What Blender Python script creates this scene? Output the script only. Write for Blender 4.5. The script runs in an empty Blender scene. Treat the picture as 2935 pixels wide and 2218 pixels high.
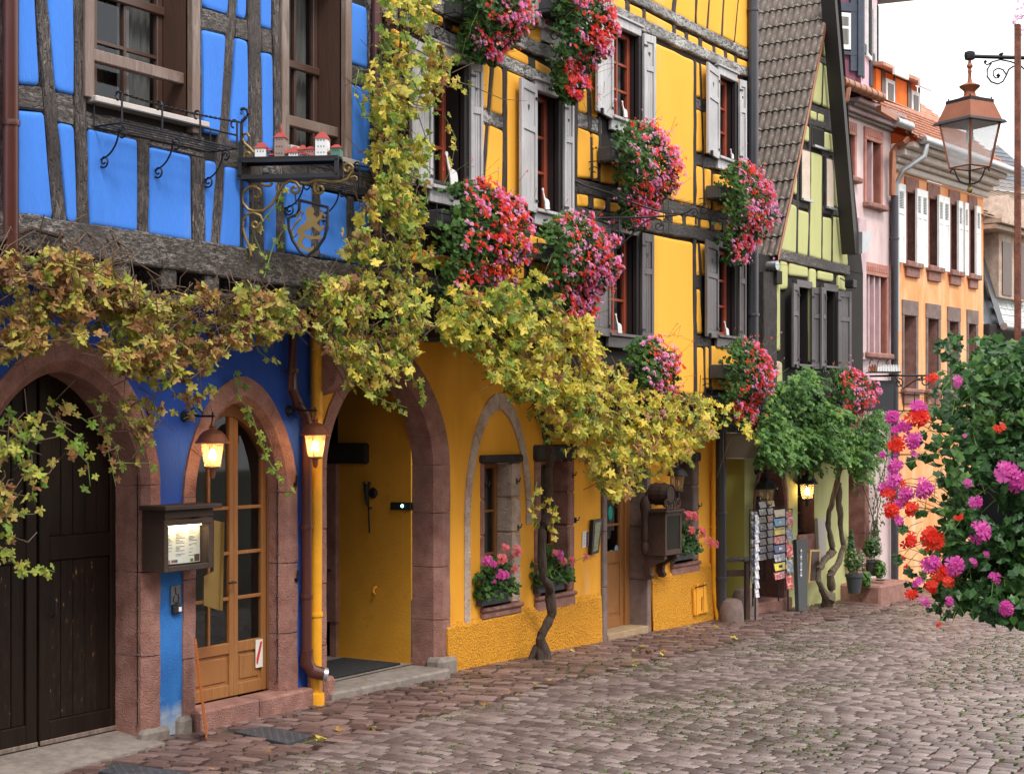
import bpy,math,random,colorsys
from mathutils import Vector,noise
random.seed(7)
R=random.random
def U(a,b):return a+(b-a)*R()
C=bpy.context.scene.collection
SC=bpy.context.scene
# ---------------------------------------------------------------- camera, sky, sun, exposure
TH=math.atan(2793/4500)  # angle between view and the house fronts
CAM=(0.0,-8.79,2.4)
cs,sn=math.cos(TH),math.sin(TH)
cd=bpy.data.cameras.new('camera');cam=bpy.data.objects.new('camera',cd);C.objects.link(cam)
cam.location=CAM;cam.rotation_euler=(math.pi/2,0,TH-math.pi/2)
cd.sensor_width=36;cd.lens=36*4500/2935;cd.shift_y=121/2935;cd.clip_end=2000
cd.dof.use_dof=False
SC.camera=cam
W=bpy.data.worlds.new('World');SC.world=W;W.use_nodes=True
nt=W.node_tree;nt.nodes.clear()
sky=nt.nodes.new('ShaderNodeTexSky');sky.sky_type='NISHITA';sky.sun_disc=False
sky.sun_elevation=math.radians(52);sky.sun_rotation=math.radians(125);sky.dust_density=4
b1=nt.nodes.new('ShaderNodeBackground');b1.inputs[1].default_value=0.05
nt.links.new(sky.outputs[0],b1.inputs[0])
b2=nt.nodes.new('ShaderNodeBackground');b2.inputs[0].default_value=(1,.985,.965,1);b2.inputs[1].default_value=.86
ad=nt.nodes.new('ShaderNodeAddShader');wo=nt.nodes.new('ShaderNodeOutputWorld')
nt.links.new(b1.outputs[0],ad.inputs[0]);nt.links.new(b2.outputs[0],ad.inputs[1]);nt.links.new(ad.outputs[0],wo.inputs[0])
sd=bpy.data.lights.new('sun','SUN');sd.energy=1.5;sd.angle=math.radians(14);sd.color=(1,.95,.86)
so=bpy.data.objects.new('sun',sd);C.objects.link(so)
so.rotation_euler=Vector((-.45,-.75,1.15)).to_track_quat('Z','Y').to_euler()
SC.view_settings.view_transform='Standard';SC.view_settings.look='None';SC.view_settings.gamma=1
SC.view_settings.exposure=0.78;SC.view_settings.use_curve_mapping=False
SC.render.film_transparent=False
SC.cycles.max_bounces=6;SC.cycles.transparent_max_bounces=12
# ---------------------------------------------------------------- survey: points of the photograph on real planes
ORG={'A':(1100,0,4.02),'B':(1100,400,4.02),'C':(1600,0,4.02),'D':(1600,400,4.02),'E':(1600,780,4.02),
 'F':(1600,1180,4.02),'G':(1600,1500,4.02),'H':(2100,1450,4.02),'a':(0,0,2.011),'b':(0,800,2.011),
 'c':(0,1388,2.011),'d':(900,0,2.011),'e':(800,800,2.011),'f':(800,1388,2.011),'g':(1900,0,2.0145),
 'h':(1900,800,2.0145),'J':(2050,1180,4.916),'K':(2380,0,3.98),'L':(2380,400,3.98),'M':(2380,780,3.98),
 'N':(660,280,3.484),'O':(400,1400,6.967),'S':(0,0,1),'v':(0,0,1/1.327)}
def P(t,x,y=0):
 o=ORG[t];return(o[0]+x/o[2],o[1]+y/o[2])
def ray(sx,sy):
 a=(sx-1467.5)/4500;c=(1230-sy)/4500
 return(cs+a*sn,sn-a*cs,c)
def proj(x,y,z):
 dx,dy,dz=x-CAM[0],y-CAM[1],z-CAM[2]
 t=dx*cs+dy*sn
 if t<.1:return(-9999,-9999,t)
 return(1467.5+4500*(dx*sn-dy*cs)/t,1230-4500*dz/t,t)
def atd(sx,sy,t):
 d=ray(sx,sy);return(CAM[0]+d[0]*t,CAM[1]+d[1]*t,CAM[2]+d[2]*t)
class Fr:
 def __init__(s,x,y,deg=0):
  s.x,s.y,s.a=x,y,math.radians(deg);s.c,s.s=math.cos(s.a),math.sin(s.a)
 def tol(s,x,y):
  dx,dy=x-s.x,y-s.y;return(dx*s.c+dy*s.s,-dx*s.s+dy*s.c)
 def tow(s,lx,ly):return(s.x+lx*s.c-ly*s.s,s.y+lx*s.s+ly*s.c)
 def hit(s,sx,sy,out=0.0):  # -> (along, up) on the vertical plane 'out' metres in front of the frame
  d=ray(sx,sy);cx,cy=s.tol(CAM[0],CAM[1]);dx=d[0]*s.c+d[1]*s.s;dy=-d[0]*s.s+d[1]*s.c
  t=(-out-cy)/dy
  return(cx+dx*t,CAM[2]+d[2]*t)
 def px(s,t,x,y,out=0.0):
  p=P(t,x,y);return s.hit(p[0],p[1],out)
def zg(x,y=-1.0):
 g=0.0 if x<12 else-.022*(x-12)**2/((x-12)+1.5)
 w=-y-(.08*max(0,x-20))
 if w<0:return g
 if w<1.1:return g-.04*w
 return g-.044-.028*math.exp(-((w-1.1)/.12)**2)+min(.016*(w-1.1),.06)
 # ---------------------------------------------------------------- mesh building
class MB:
 def __init__(s):s.v=[];s.f=[];s.m=[];s.cur=0
 def quad(s,*p):
  n=len(s.v);s.v+=[tuple(q) for q in p];s.f.append(tuple(range(n,n+len(p))));s.m.append(s.cur)
 def add(s,vs,fs):
  n=len(s.v);s.v+=[tuple(q) for q in vs];s.f+=[tuple(i+n for i in f) for f in fs];s.m+=[s.cur]*len(fs)
 def box(s,x0,x1,y0,y1,z0,z1,bev=0.0):
  if x0>x1:x0,x1=x1,x0
  if y0>y1:y0,y1=y1,y0
  if z0>z1:z0,z1=z1,z0
  b=min(bev,(x1-x0)*.45,(y1-y0)*.45,(z1-z0)*.45)
  if b<=0:
   s.add([(x0,y0,z0),(x1,y0,z0),(x1,y1,z0),(x0,y1,z0),(x0,y0,z1),(x1,y0,z1),(x1,y1,z1),(x0,y1,z1)],
 [(3,2,1,0),(4,5,6,7),(0,1,5,4),(1,2,6,5),(2,3,7,6),(3,0,4,7)]);return
  V=[];
  for z,i in((z0,b),(z0+b,0),(z1-b,0),(z1,b)):
   c=b if i==0 else b
   if i:ring=[(x0+b,y0+b),(x1-b,y0+b),(x1-b,y1-b),(x0+b,y1-b)];ring=[ring[0],ring[0],ring[1],ring[1],ring[2],ring[2],ring[3],ring[3]]
   else:ring=[(x0,y0+b),(x0+b,y0),(x1-b,y0),(x1,y0+b),(x1,y1-b),(x1-b,y1),(x0+b,y1),(x0,y1-b)]
   V+=[(p[0],p[1],z) for p in ring]
  F=[]
  for k in range(3):
   for i in range(8):
    j=(i+1)%8;F.append((k*8+i,k*8+j,k*8+8+j,k*8+8+i))
  F.append((6,4,2,0));F.append((24,26,28,30))
  n=len(s.v);s.v+=V
  for f in F:
   g=[]
   for i in f:
    if not g or V[i]!=V[g[-1]]:g.append(i)
   if len(g)>1 and V[g[0]]==V[g[-1]]:g.pop()
   if len(g)>2:s.f.append(tuple(i+n for i in g));s.m.append(s.cur)
 def prism(s,poly,y0,y1):  # poly of (x,z), between depths y0 (front) and y1 (back)
  n=len(poly)
  s.add([(p[0],y0,p[1]) for p in poly]+[(p[0],y1,p[1]) for p in poly],
 [tuple(range(n)),tuple(range(2*n-1,n-1,-1))]+[(i,n+i,n+(i+1)%n,(i+1)%n) for i in range(n)])
 def tube(s,pts,r,n=6,cap=True):
  pts=[Vector(p) for p in pts];rr=r if isinstance(r,(list,tuple)) else[r]*len(pts)
  base=len(s.v);ref=Vector((.31,.17,.93))
  for i,p in enumerate(pts):
   a=pts[max(i-1,0)];b=pts[min(i+1,len(pts)-1)];d=(b-a)
   d=d.normalized() if d.length>1e-9 else Vector((0,0,1))
   u=d.cross(ref)
   if u.length<.15:u=d.cross(Vector((1,0,0)))
   u.normalize();w=d.cross(u)
   for k in range(n):
    t=2*math.pi*k/n;q=p+(u*math.cos(t)+w*math.sin(t))*rr[i];s.v.append(tuple(q))
  for i in range(len(pts)-1):
   for k in range(n):
    a=base+i*n+k;b=base+i*n+(k+1)%n
    s.f.append((a,b,b+n,a+n));s.m.append(s.cur)
  if cap:
   s.f.append(tuple(base+k for k in range(n-1,-1,-1)));s.m.append(s.cur)
   s.f.append(tuple(base+(len(pts)-1)*n+k for k in range(n)));s.m.append(s.cur)
 def lathe(s,prof,cx,cy,n=12,sq=False):  # prof of (r,z)
  base=len(s.v)
  for r,z in prof:
   for k in range(n):
    t=2*math.pi*(k+.5)/n;s.v.append((cx+r*math.cos(t),cy+r*math.sin(t),z))
  for i in range(len(prof)-1):
   for k in range(n):
    a=base+i*n+k;b=base+i*n+(k+1)%n
    s.f.append((a,b,b+n,a+n));s.m.append(s.cur)
  s.f.append(tuple(base+k for k in range(n-1,-1,-1)));s.m.append(s.cur)
  s.f.append(tuple(base+(len(prof)-1)*n+k for k in range(n)));s.m.append(s.cur)
 def mesh(s,name,mat,org=(0,0,0),smooth=False):
  me=bpy.data.meshes.new(name)
  me.from_pydata([(v[0]-org[0],v[1]-org[1],v[2]-org[2]) for v in s.v],[],s.f)
  mats=mat if isinstance(mat,(list,tuple)) else[mat]
  for m in mats:me.materials.append(m)
  if len(mats)>1:me.polygons.foreach_set('material_index',s.m)
  if smooth:
   me.polygons.foreach_set('use_smooth',[True]*len(me.polygons))
   try:me.set_sharp_from_angle(angle=math.radians(38))
   except Exception:pass
  me.update();return me
 def build(s,name,mat,parent,smooth=False,kind=None,label=None):
  root=parent
  org=(0,0,0)
  q=parent
  if q is not None:
   org=OR[q.name] if q.name in OR else(0,0,0)
  o=bpy.data.objects.new(name,s.mesh(name,mat,org,smooth));C.objects.link(o)
  if parent is not None:o.parent=parent;OR[o.name]=org
  if kind:o['kind']=kind
  if label:o['label']=label
  return o
OR={}
def thing(name,label,cat,fr,p=(0,0,0),group=None,kind=None,rz=0):
 o=bpy.data.objects.new(name,None);C.objects.link(o);o.empty_display_size=.1
 w=fr.tow(p[0],p[1]) if fr else(p[0],p[1])
 o.location=(w[0],w[1],p[2]);o.rotation_euler=(0,0,(fr.a if fr else 0)+rz)
 OR[o.name]=tuple(p)
 o['label']=label;o['category']=cat
 if group:o['group']=group
 if kind:o['kind']=kind
 return o
def single(mb,name,mat,label,cat,fr,p=(0,0,0),group=None,smooth=False):
 me=mb.mesh(name,mat,p,smooth);o=bpy.data.objects.new(name,me);C.objects.link(o)
 w=fr.tow(p[0],p[1]) if fr else(p[0],p[1])
 o.location=(w[0],w[1],p[2]);o.rotation_euler=(0,0,fr.a if fr else 0)
 o['label']=label;o['category']=cat
 if group:o['group']=group
 return o
def struct(mb,name,mat,kind='structure',parent=None):
 o=bpy.data.objects.new(name,mb.mesh(name,mat));C.objects.link(o);o['kind']=kind
 if parent:o.parent=parent
 return o
def inst(me,name,parent,loc,rot=(0,0,0),sc=(1,1,1)):
 o=bpy.data.objects.new(name,me);C.objects.link(o);o.parent=parent
 g=OR.get(parent.name,(0,0,0)) if parent else(0,0,0)
 o.location=(loc[0]-g[0],loc[1]-g[1],loc[2]-g[2]);o.rotation_euler=rot;o.scale=sc;return o
 # ---------------------------------------------------------------- materials
def nm(name):
 m=bpy.data.materials.new(name);m.use_nodes=True;t=m.node_tree
 return m,t,t.nodes['Principled BSDF'],t.nodes.new,t.links.new
def sset(b,k,v):
 if k in b.inputs:b.inputs[k].default_value=v
def ramp(N,stops,interp='LINEAR'):
 r=N('ShaderNodeValToRGB');r.color_ramp.interpolation=interp
 while len(r.color_ramp.elements)<len(stops):r.color_ramp.elements.new(.5)
 for e,(p,c) in zip(r.color_ramp.elements,stops):
  e.position=p;e.color=(c[0],c[1],c[2],1)
 return r
def mul(c,k):return tuple(x*k for x in c)
def mat_noise(name,cols,scale=3,rough=.85,bump=.3,bscale=60,stretch=(1,1,1),detail=6,bdist=.01,big=None,metal=0,pits=None):
 """cols: colour stops over a noise; big: (colour, scale, lo, hi) stains; pits: (scale, strength) extra relief"""
 m,t,b,N,Lk=nm(name)
 tc=N('ShaderNodeTexCoord');mp=N('ShaderNodeMapping');mp.inputs['Scale'].default_value=stretch
 Lk(tc.outputs['Object'],mp.inputs[0])
 n1=N('ShaderNodeTexNoise');n1.inputs['Scale'].default_value=scale;n1.inputs['Detail'].default_value=detail;n1.inputs['Roughness'].default_value=.65
 Lk(mp.outputs[0],n1.inputs[0])
 r=ramp(N,cols);Lk(n1.outputs[0],r.inputs[0]);col=r.outputs[0]
 if big:
  n2=N('ShaderNodeTexNoise');n2.inputs['Scale'].default_value=big[1];n2.inputs['Detail'].default_value=8;n2.inputs['Roughness'].default_value=.7;Lk(mp.outputs[0],n2.inputs[0])
  r2=ramp(N,[(big[2],(0,0,0)),(big[3],(1,1,1))]);Lk(n2.outputs[0],r2.inputs[0])
  mx=N('ShaderNodeMix');mx.data_type='RGBA';Lk(r2.outputs[0],mx.inputs[0]);Lk(col,mx.inputs[6]);mx.inputs[7].default_value=(*big[0],1);col=mx.outputs[2]
 Lk(col,b.inputs['Base Color']);b.inputs['Roughness'].default_value=rough;b.inputs['Metallic'].default_value=metal
 n3=N('ShaderNodeTexNoise');n3.inputs['Scale'].default_value=bscale;n3.inputs['Detail'].default_value=5;Lk(mp.outputs[0],n3.inputs[0])
 bp=N('ShaderNodeBump');bp.inputs['Strength'].default_value=bump;bp.inputs['Distance'].default_value=bdist;Lk(n3.outputs[0],bp.inputs['Height'])
 last=bp
 if pits:
  vo=N('ShaderNodeTexVoronoi');vo.inputs['Scale'].default_value=pits[0];Lk(tc.outputs['Object'],vo.inputs[0])
  bq=N('ShaderNodeBump');bq.inputs['Strength'].default_value=pits[1];bq.inputs['Distance'].default_value=.02;Lk(vo.outputs[0],bq.inputs['Height']);Lk(bp.outputs[0],bq.inputs['Normal']);last=bq
 Lk(last.outputs[0],b.inputs['Normal'])
 return m
def plaster(name,c,var=.16,bump=.35,stain=None):
 g=sum(c)/3;pale=tuple(min(1,x*.86+g*.22+.015) for x in c)
 return mat_noise(name,[(.25,mul(c,1-var*1.4)),(.45,c),(.6,mul(c,1+var*.5)),(.75,pale)],1.6,.88,bump,42,stretch=(1.3,1.3,.3),big=stain or(mul(c,.72),1.1,.54,.82))
def plain(name,c,rough=.6,metal=0,var=.12,bump=.12,bs=80,emit=None):
 m=mat_noise(name,[(.3,mul(c,1-var)),(.7,mul(c,1+var))],6,rough,bump,bs,metal=metal,bdist=.004)
 if emit:
  b=m.node_tree.nodes['Principled BSDF'];b.inputs['Emission Color'].default_value=(*emit[0],1);b.inputs['Emission Strength'].default_value=emit[1]
 return m
def timber(name,dark,light,lo,hi,stretch,bump=.8,sc=1.0,rough=.68):
 """weathered oak: checks run with the grain, pale flakes of lost paint, sky sheen painted in on the flaked beams"""
 m,t,b,N,Lk=nm(name)
 tc=N('ShaderNodeTexCoord');mp=N('ShaderNodeMapping');mp.inputs['Scale'].default_value=stretch;Lk(tc.outputs['Object'],mp.inputs[0])
 n1=N('ShaderNodeTexNoise');n1.inputs['Scale'].default_value=22*sc;n1.inputs['Detail'].default_value=9;n1.inputs['Roughness'].default_value=.75;n1.inputs['Distortion'].default_value=.6;Lk(mp.outputs[0],n1.inputs[0])
 r=ramp(N,[(lo,dark),(hi,light)]);Lk(n1.outputs[0],r.inputs[0])
 n2=N('ShaderNodeTexNoise');n2.inputs['Scale'].default_value=1.7;n2.inputs['Detail'].default_value=4;Lk(tc.outputs['Object'],n2.inputs[0])
 r2=ramp(N,[(.35,(0,0,0)),(.62,(1,1,1))]);Lk(n2.outputs[0],r2.inputs[0])
 mx=N('ShaderNodeMix');mx.data_type='RGBA';Lk(r2.outputs[0],mx.inputs[0]);mx.inputs[6].default_value=(*mul(dark,1.35),1);Lk(r.outputs[0],mx.inputs[7])
 Lk(mx.outputs[2],b.inputs['Base Color']);b.inputs['Roughness'].default_value=rough
 bp=N('ShaderNodeBump');bp.inputs['Strength'].default_value=bump;bp.inputs['Distance'].default_value=.02;Lk(n1.outputs[0],bp.inputs['Height'])
 w=N('ShaderNodeTexVoronoi');w.feature='DISTANCE_TO_EDGE';w.inputs['Scale'].default_value=17*sc;Lk(mp.outputs[0],w.inputs[0])
 rw=ramp(N,[(0,(0,0,0)),(.06,(1,1,1))]);Lk(w.outputs[0],rw.inputs[0])
 b3=N('ShaderNodeBump');b3.inputs['Strength'].default_value=bump*.7;b3.inputs['Distance'].default_value=.02;Lk(rw.outputs[0],b3.inputs['Height']);Lk(bp.outputs[0],b3.inputs['Normal'])
 Lk(b3.outputs[0],b.inputs['Normal']);return m
def leafmat(name,stops,trans=.35,rough=.5,spec=.3,nscale=2.0,mix=.45):
 m,t,b,N,Lk=nm(name)
 ge=N('ShaderNodeNewGeometry');oi=N('ShaderNodeObjectInfo');tc=N('ShaderNodeTexCoord')
 ns=N('ShaderNodeTexNoise');ns.inputs['Scale'].default_value=nscale;ns.inputs['Detail'].default_value=3;Lk(ge.outputs['Position'],ns.inputs[0])
 a1=N('ShaderNodeMath');a1.operation='ADD';Lk(ge.outputs['Random Per Island'],a1.inputs[0]);Lk(oi.outputs['Random'],a1.inputs[1])
 f1=N('ShaderNodeMath');f1.operation='FRACT';Lk(a1.outputs[0],f1.inputs[0])
 mr=N('ShaderNodeMapRange');mr.inputs[1].default_value=.3;mr.inputs[2].default_value=.7;Lk(ns.outputs[0],mr.inputs[0])
 mx=N('ShaderNodeMix');mx.inputs[0].default_value=mix;Lk(f1.outputs[0],mx.inputs[2]);Lk(mr.outputs[0],mx.inputs[3])
 n2=N('ShaderNodeTexNoise');n2.inputs['Scale'].default_value=45;n2.inputs['Detail'].default_value=3;Lk(ge.outputs['Position'],n2.inputs[0])
 a2=N('ShaderNodeMath');a2.operation='MULTIPLY_ADD';Lk(n2.outputs[0],a2.inputs[0]);a2.inputs[1].default_value=.3;a2.inputs[2].default_value=-.15
 a3=N('ShaderNodeMath');a3.operation='ADD';Lk(mx.outputs[0],a3.inputs[0]);Lk(a2.outputs[0],a3.inputs[1])
 r=ramp(N,stops);Lk(a3.outputs[0],r.inputs[0])
 Lk(r.outputs[0],b.inputs['Base Color']);b.inputs['Roughness'].default_value=rough;sset(b,'Specular IOR Level',spec)
 tr=N('ShaderNodeBsdfTranslucent');Lk(r.outputs[0],tr.inputs[0]);ms=N('ShaderNodeMixShader');ms.inputs[0].default_value=trans
 Lk(b.outputs[0],ms.inputs[1]);Lk(tr.outputs[0],ms.inputs[2]);Lk(ms.outputs[0],t.nodes['Material Output'].inputs[0])
 return m
def glassmat(name,tint=(.75,.78,.8),refl=1.0,bump=0.0,frost=((1,1,1),.5)):
 m,t,b,N,Lk=nm(name)
 lw=N('ShaderNodeLayerWeight');pw=N('ShaderNodeMath');pw.operation='POWER';Lk(lw.outputs['Facing'],pw.inputs[0]);pw.inputs[1].default_value=4.5;fr_=N('ShaderNodeMath');fr_.operation='MULTIPLY_ADD';Lk(pw.outputs[0],fr_.inputs[0]);fr_.inputs[1].default_value=.92;fr_.inputs[2].default_value=.045
 gl=N('ShaderNodeBsdfGlossy');gl.inputs['Roughness'].default_value=.03;gl.inputs[0].default_value=(.85,.9,.95,1)
 tr=N('ShaderNodeBsdfTransparent');tr.inputs[0].default_value=(*tint,1)
 mm=N('ShaderNodeMath');mm.operation='MULTIPLY';mm.inputs[1].default_value=refl;Lk(fr_.outputs[0],mm.inputs[0])
 ms=N('ShaderNodeMixShader');Lk(mm.outputs[0],ms.inputs[0]);Lk(tr.outputs[0],ms.inputs[1]);Lk(gl.outputs[0],ms.inputs[2]);Lk(ms.outputs[0],t.nodes['Material Output'].inputs[0])
 if bump:
  n=N('ShaderNodeTexNoise');n.inputs['Scale'].default_value=bump;sp=N('ShaderNodeBsdfTranslucent');sp.inputs[0].default_value=(*frost[0],1);m2=N('ShaderNodeMixShader');rn=ramp(N,[(.35,(frost[1]*.5,)*3),(.7,(frost[1],)*3)]);Lk(n.outputs[0],rn.inputs[0]);Lk(rn.outputs[0],m2.inputs[0]);Lk(tr.outputs[0],m2.inputs[1]);Lk(sp.outputs[0],m2.inputs[2]);Lk(m2.outputs[0],ms.inputs[1]);bp=N('ShaderNodeBump');bp.inputs['Strength'].default_value=.4;Lk(n.outputs[0],bp.inputs['Height']);Lk(bp.outputs[0],gl.inputs['Normal'])
 return m
M={}
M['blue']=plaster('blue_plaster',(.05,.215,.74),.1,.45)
M['blue_low']=plaster('shaded_blue_plaster',(.018,.075,.40),.14,.5)  # darker copy of the upper blue, shade under vine and jetty in the colour
M['yellow']=plaster('yellow_plaster',(.87,.425,.042),.07,.22,((.80,.38,.035),.9,.55,.85))
M['yellow_low']=plaster('ochre_plaster',(.82,.37,.025),.1,.35,((.68,.28,.018),.9,.5,.8))
M['plinth']=mat_noise('spatterdash_plaster',[(.34,(.38,.13,.006)),(.44,(.76,.32,.015)),(.7,(.86,.42,.035))],52,.95,1.0,55,bdist=.035,big=((.64,.25,.015),2.5,.55,.85),pits=(60,.5))
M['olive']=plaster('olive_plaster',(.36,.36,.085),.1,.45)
M['lime']=plaster('lime_plaster',(.50,.50,.22),.08,.3)  # greyed in the colour for the pale sky haze
M['pink']=mat_noise('faded_pink_plaster',[(.3,(.48,.31,.32)),(.5,(.66,.50,.50)),(.75,(.76,.64,.63))],2.2,.9,.3,50,stretch=(1,1,.3),big=((.36,.18,.22),.9,.55,.8))
M['orange']=mat_noise('hazed_orange_plaster',[(.3,(.76,.24,.07)),(.5,(.84,.37,.16)),(.72,(.88,.56,.34))],2.4,.9,.3,50,stretch=(1,1,.3))  # haze over the far fronts mixed into the colour by paling it
M['orange_deep']=plaster('deep_orange_plaster',(.82,.17,.02),.05)
M['sand']=mat_noise('pink_sandstone',[(.25,(.19,.085,.065)),(.5,(.31,.15,.12)),(.8,(.43,.24,.20))],7,.9,.6,90,big=((.19,.10,.09),1.6,.5,.8),pits=(70,.35),bdist=.02)
M['sand_light']=mat_noise('pale_sandstone',[(.25,(.40,.27,.21)),(.5,(.56,.43,.35)),(.8,(.68,.57,.49))],9,.9,.7,70,big=((.33,.19,.15),2.5,.5,.75),pits=(50,.5),bdist=.02)
M['sand_grey']=mat_noise('grey_brown_sandstone',[(.25,(.12,.085,.075)),(.5,(.19,.135,.12)),(.8,(.27,.20,.18))],7,.9,.5,90,big=((.25,.21,.2),2,.58,.8))
M['kerb']=mat_noise('worn_threshold_stone',[(.3,(.17,.14,.12)),(.7,(.30,.26,.23))],12,.85,.5,120,big=((.13,.1,.085),2,.5,.8))
M['lilac']=mat_noise('lilac_paint',[(.3,(.48,.34,.37)),(.7,(.62,.48,.5))],4,.85,.3,60)
M['redbrown']=mat_noise('red_brown_joinery',[(.3,(.36,.14,.11)),(.7,(.50,.23,.18))],5,.75,.3,40)
M['tim_blue_v']=timber('grey_oak_upright',(.03,.022,.02),(.36,.30,.27),.46,.64,(2.6,2.6,.45),1.0,1.2,.5)
M['tim_blue_h']=timber('grey_oak_beam',(.035,.027,.024),(.42,.37,.34),.46,.62,(.7,2.6,1.9),1.0,1.2,.5)
M['tim_v']=timber('black_oak_upright',(.022,.017,.016),(.085,.07,.065),.45,.7,(2.2,2.2,.35))
M['tim_h']=timber('black_oak_beam',(.026,.022,.021),(.17,.155,.15),.45,.66,(.5,2.2,1.6))
M['tim_flake_sheen']=timber('flaked_sheen_oak_beam',(.04,.035,.033),(.72,.70,.68),.42,.55,(.6,2.2,1.5),1.0,1.0,.42)  # whitish tone paints the sky sheen along with the flaked paint
M['tim_core']=plain('dark_timber_core',(.02,.016,.015),.9)
M['shutter']=timber('sunlit_grey_board',(.27,.26,.27),(.66,.65,.66),.3,.7,(2.5,2.5,.18),.2,.7,.38)  # pale tone of sunlit boards and their sky sheen put into the colour
M['shutter_dark']=timber('brown_grey_board',(.06,.05,.053),(.15,.135,.14),.3,.7,(2.5,2.5,.18),.2,.7,.42)
M['reveal']=plain('dark_reveal_board',(.016,.011,.013),.55)
M['redframe']=plain('red_brown_window_paint',(.30,.055,.022),.45)
M['brownframe']=plain('brown_window_paint',(.085,.045,.033),.4)
M['casing']=timber('highlit_brown_casing',(.13,.085,.068),(.42,.35,.31),.38,.75,(2,2,.2),.2,.7,.5)  # light tone paints highlights onto the brown boards
M['reveal_brown']=timber('brown_reveal_board',(.05,.024,.015),(.10,.05,.035),.3,.7,(2,2,.15),.15,.7)
M['oak']=timber('oiled_oak_door',(.22,.085,.022),(.42,.19,.055),.3,.75,(3,3,.2),.15,.8)
M['oak_dark']=timber('dark_oak_door',(.12,.045,.014),(.23,.10,.03),.3,.75,(3,3,.2),.15,.8)
M['gate']=mat_noise('black_brown_gate_paint',[(.3,(.010,.006,.004)),(.7,(.022,.012,.008))],6,.5,.25,60,stretch=(3,3,.3),big=((.014,.009,.006),3,.5,.8))
for _k in('gate',):M[_k].node_tree.nodes['Principled BSDF'].inputs['Specular IOR Level'].default_value=.2
M['gate_worn']=mat_noise('gate_paint_worn_to_wood',[(.3,(.010,.006,.004)),(.57,(.022,.012,.008)),(.64,(.03,.018,.011)),(.69,(.42,.21,.08))],16,.6,.35,60,stretch=(1.6,1.6,.5),detail=9)
M['carve']=timber('carved_dark_wood',(.035,.016,.01),(.10,.05,.033),.3,.7,(3,3,.6),.4,1.3)
M['cabinet']=timber('dark_stained_box',(.022,.011,.007),(.075,.038,.027),.35,.65,(.5,2.5,3),.3,1.4)
M['iron']=plain('wrought_iron',(.03,.03,.035),.45,.6)
M['gold']=plain('old_gold_paint',(.21,.14,.05),.45,.5)
M['pipe_brown']=plain('brown_downpipe_paint',(.085,.026,.02),.3)
M['pipe_ochre']=plain('ochre_downpipe_paint',(.80,.36,.015),.45)
M['pipe_grey']=plain('anthracite_downpipe',(.055,.055,.065),.35,.3)
M['zinc']=plain('zinc',(.45,.46,.48),.4,.7)
M['copper']=plain('brown_copper',(.34,.14,.075),.38,.6)
M['copper_lamp']=plain('lamp_copper',(.30,.10,.05),.42,.35,var=.25)
M['white']=plain('white_paint',(.80,.80,.80),.6)
M['offwhite']=plain('off_white_paper',(.78,.76,.70),.7)
M['greige']=plain('grey_beige_board',(.21,.185,.13),.7,var=.03,bump=.02)
M['black']=plain('black_paint',(.012,.012,.014),.5)
M['slate']=mat_noise('dark_slate',[(.3,(.07,.08,.10)),(.7,(.13,.15,.18))],5,.5,.4,50)
M['slate_pale']=mat_noise('pale_slate',[(.3,(.42,.45,.46)),(.7,(.62,.64,.62))],3,.45,.3,40)
M['navy']=mat_noise('navy_timber_paint',[(.3,(.035,.045,.07)),(.7,(.06,.075,.11))],5,.6,.3,50)
M['plum']=plaster('plum_plaster',(.21,.075,.12),.1)
M['rose']=plaster('rose_plaster',(.62,.42,.48),.1)
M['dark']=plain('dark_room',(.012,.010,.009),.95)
M['room']=plain('dim_room_wall',(.05,.035,.025),.95)
M['curtain']=mat_noise('net_curtain',[(.3,(.10,.095,.09)),(.7,(.26,.25,.23))],6,.9,.5,30,stretch=(4,4,.2))
M['glass']=glassmat('window_glass')
M['glass_clear']=glassmat('lamp_glass',(1,.93,.78),.8,60,((1,.74,.40),.36))
M['glass_lamp']=glassmat('seeded_lamp_glass',(.97,.97,.97),.7,90,((1,1,1),.5))
M['tile']=mat_noise('mossy_brown_tile',[(.25,(.075,.055,.048)),(.5,(.15,.118,.10)),(.8,(.26,.21,.185))],6,.85,.5,60,big=((.42,.40,.33),17,.58,.66))
M['tile_red']=mat_noise('red_clay_tile',[(.25,(.38,.15,.09)),(.5,(.52,.27,.19)),(.8,(.62,.40,.32))],6,.8,.4,50)
M['tile_brown']=mat_noise('brown_clay_tile',[(.25,(.20,.13,.08)),(.5,(.32,.22,.14)),(.8,(.42,.32,.22))],6,.8,.4,50)
M['gate_worn'].node_tree.nodes['Principled BSDF'].inputs['Specular IOR Level'].default_value=.2
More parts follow.
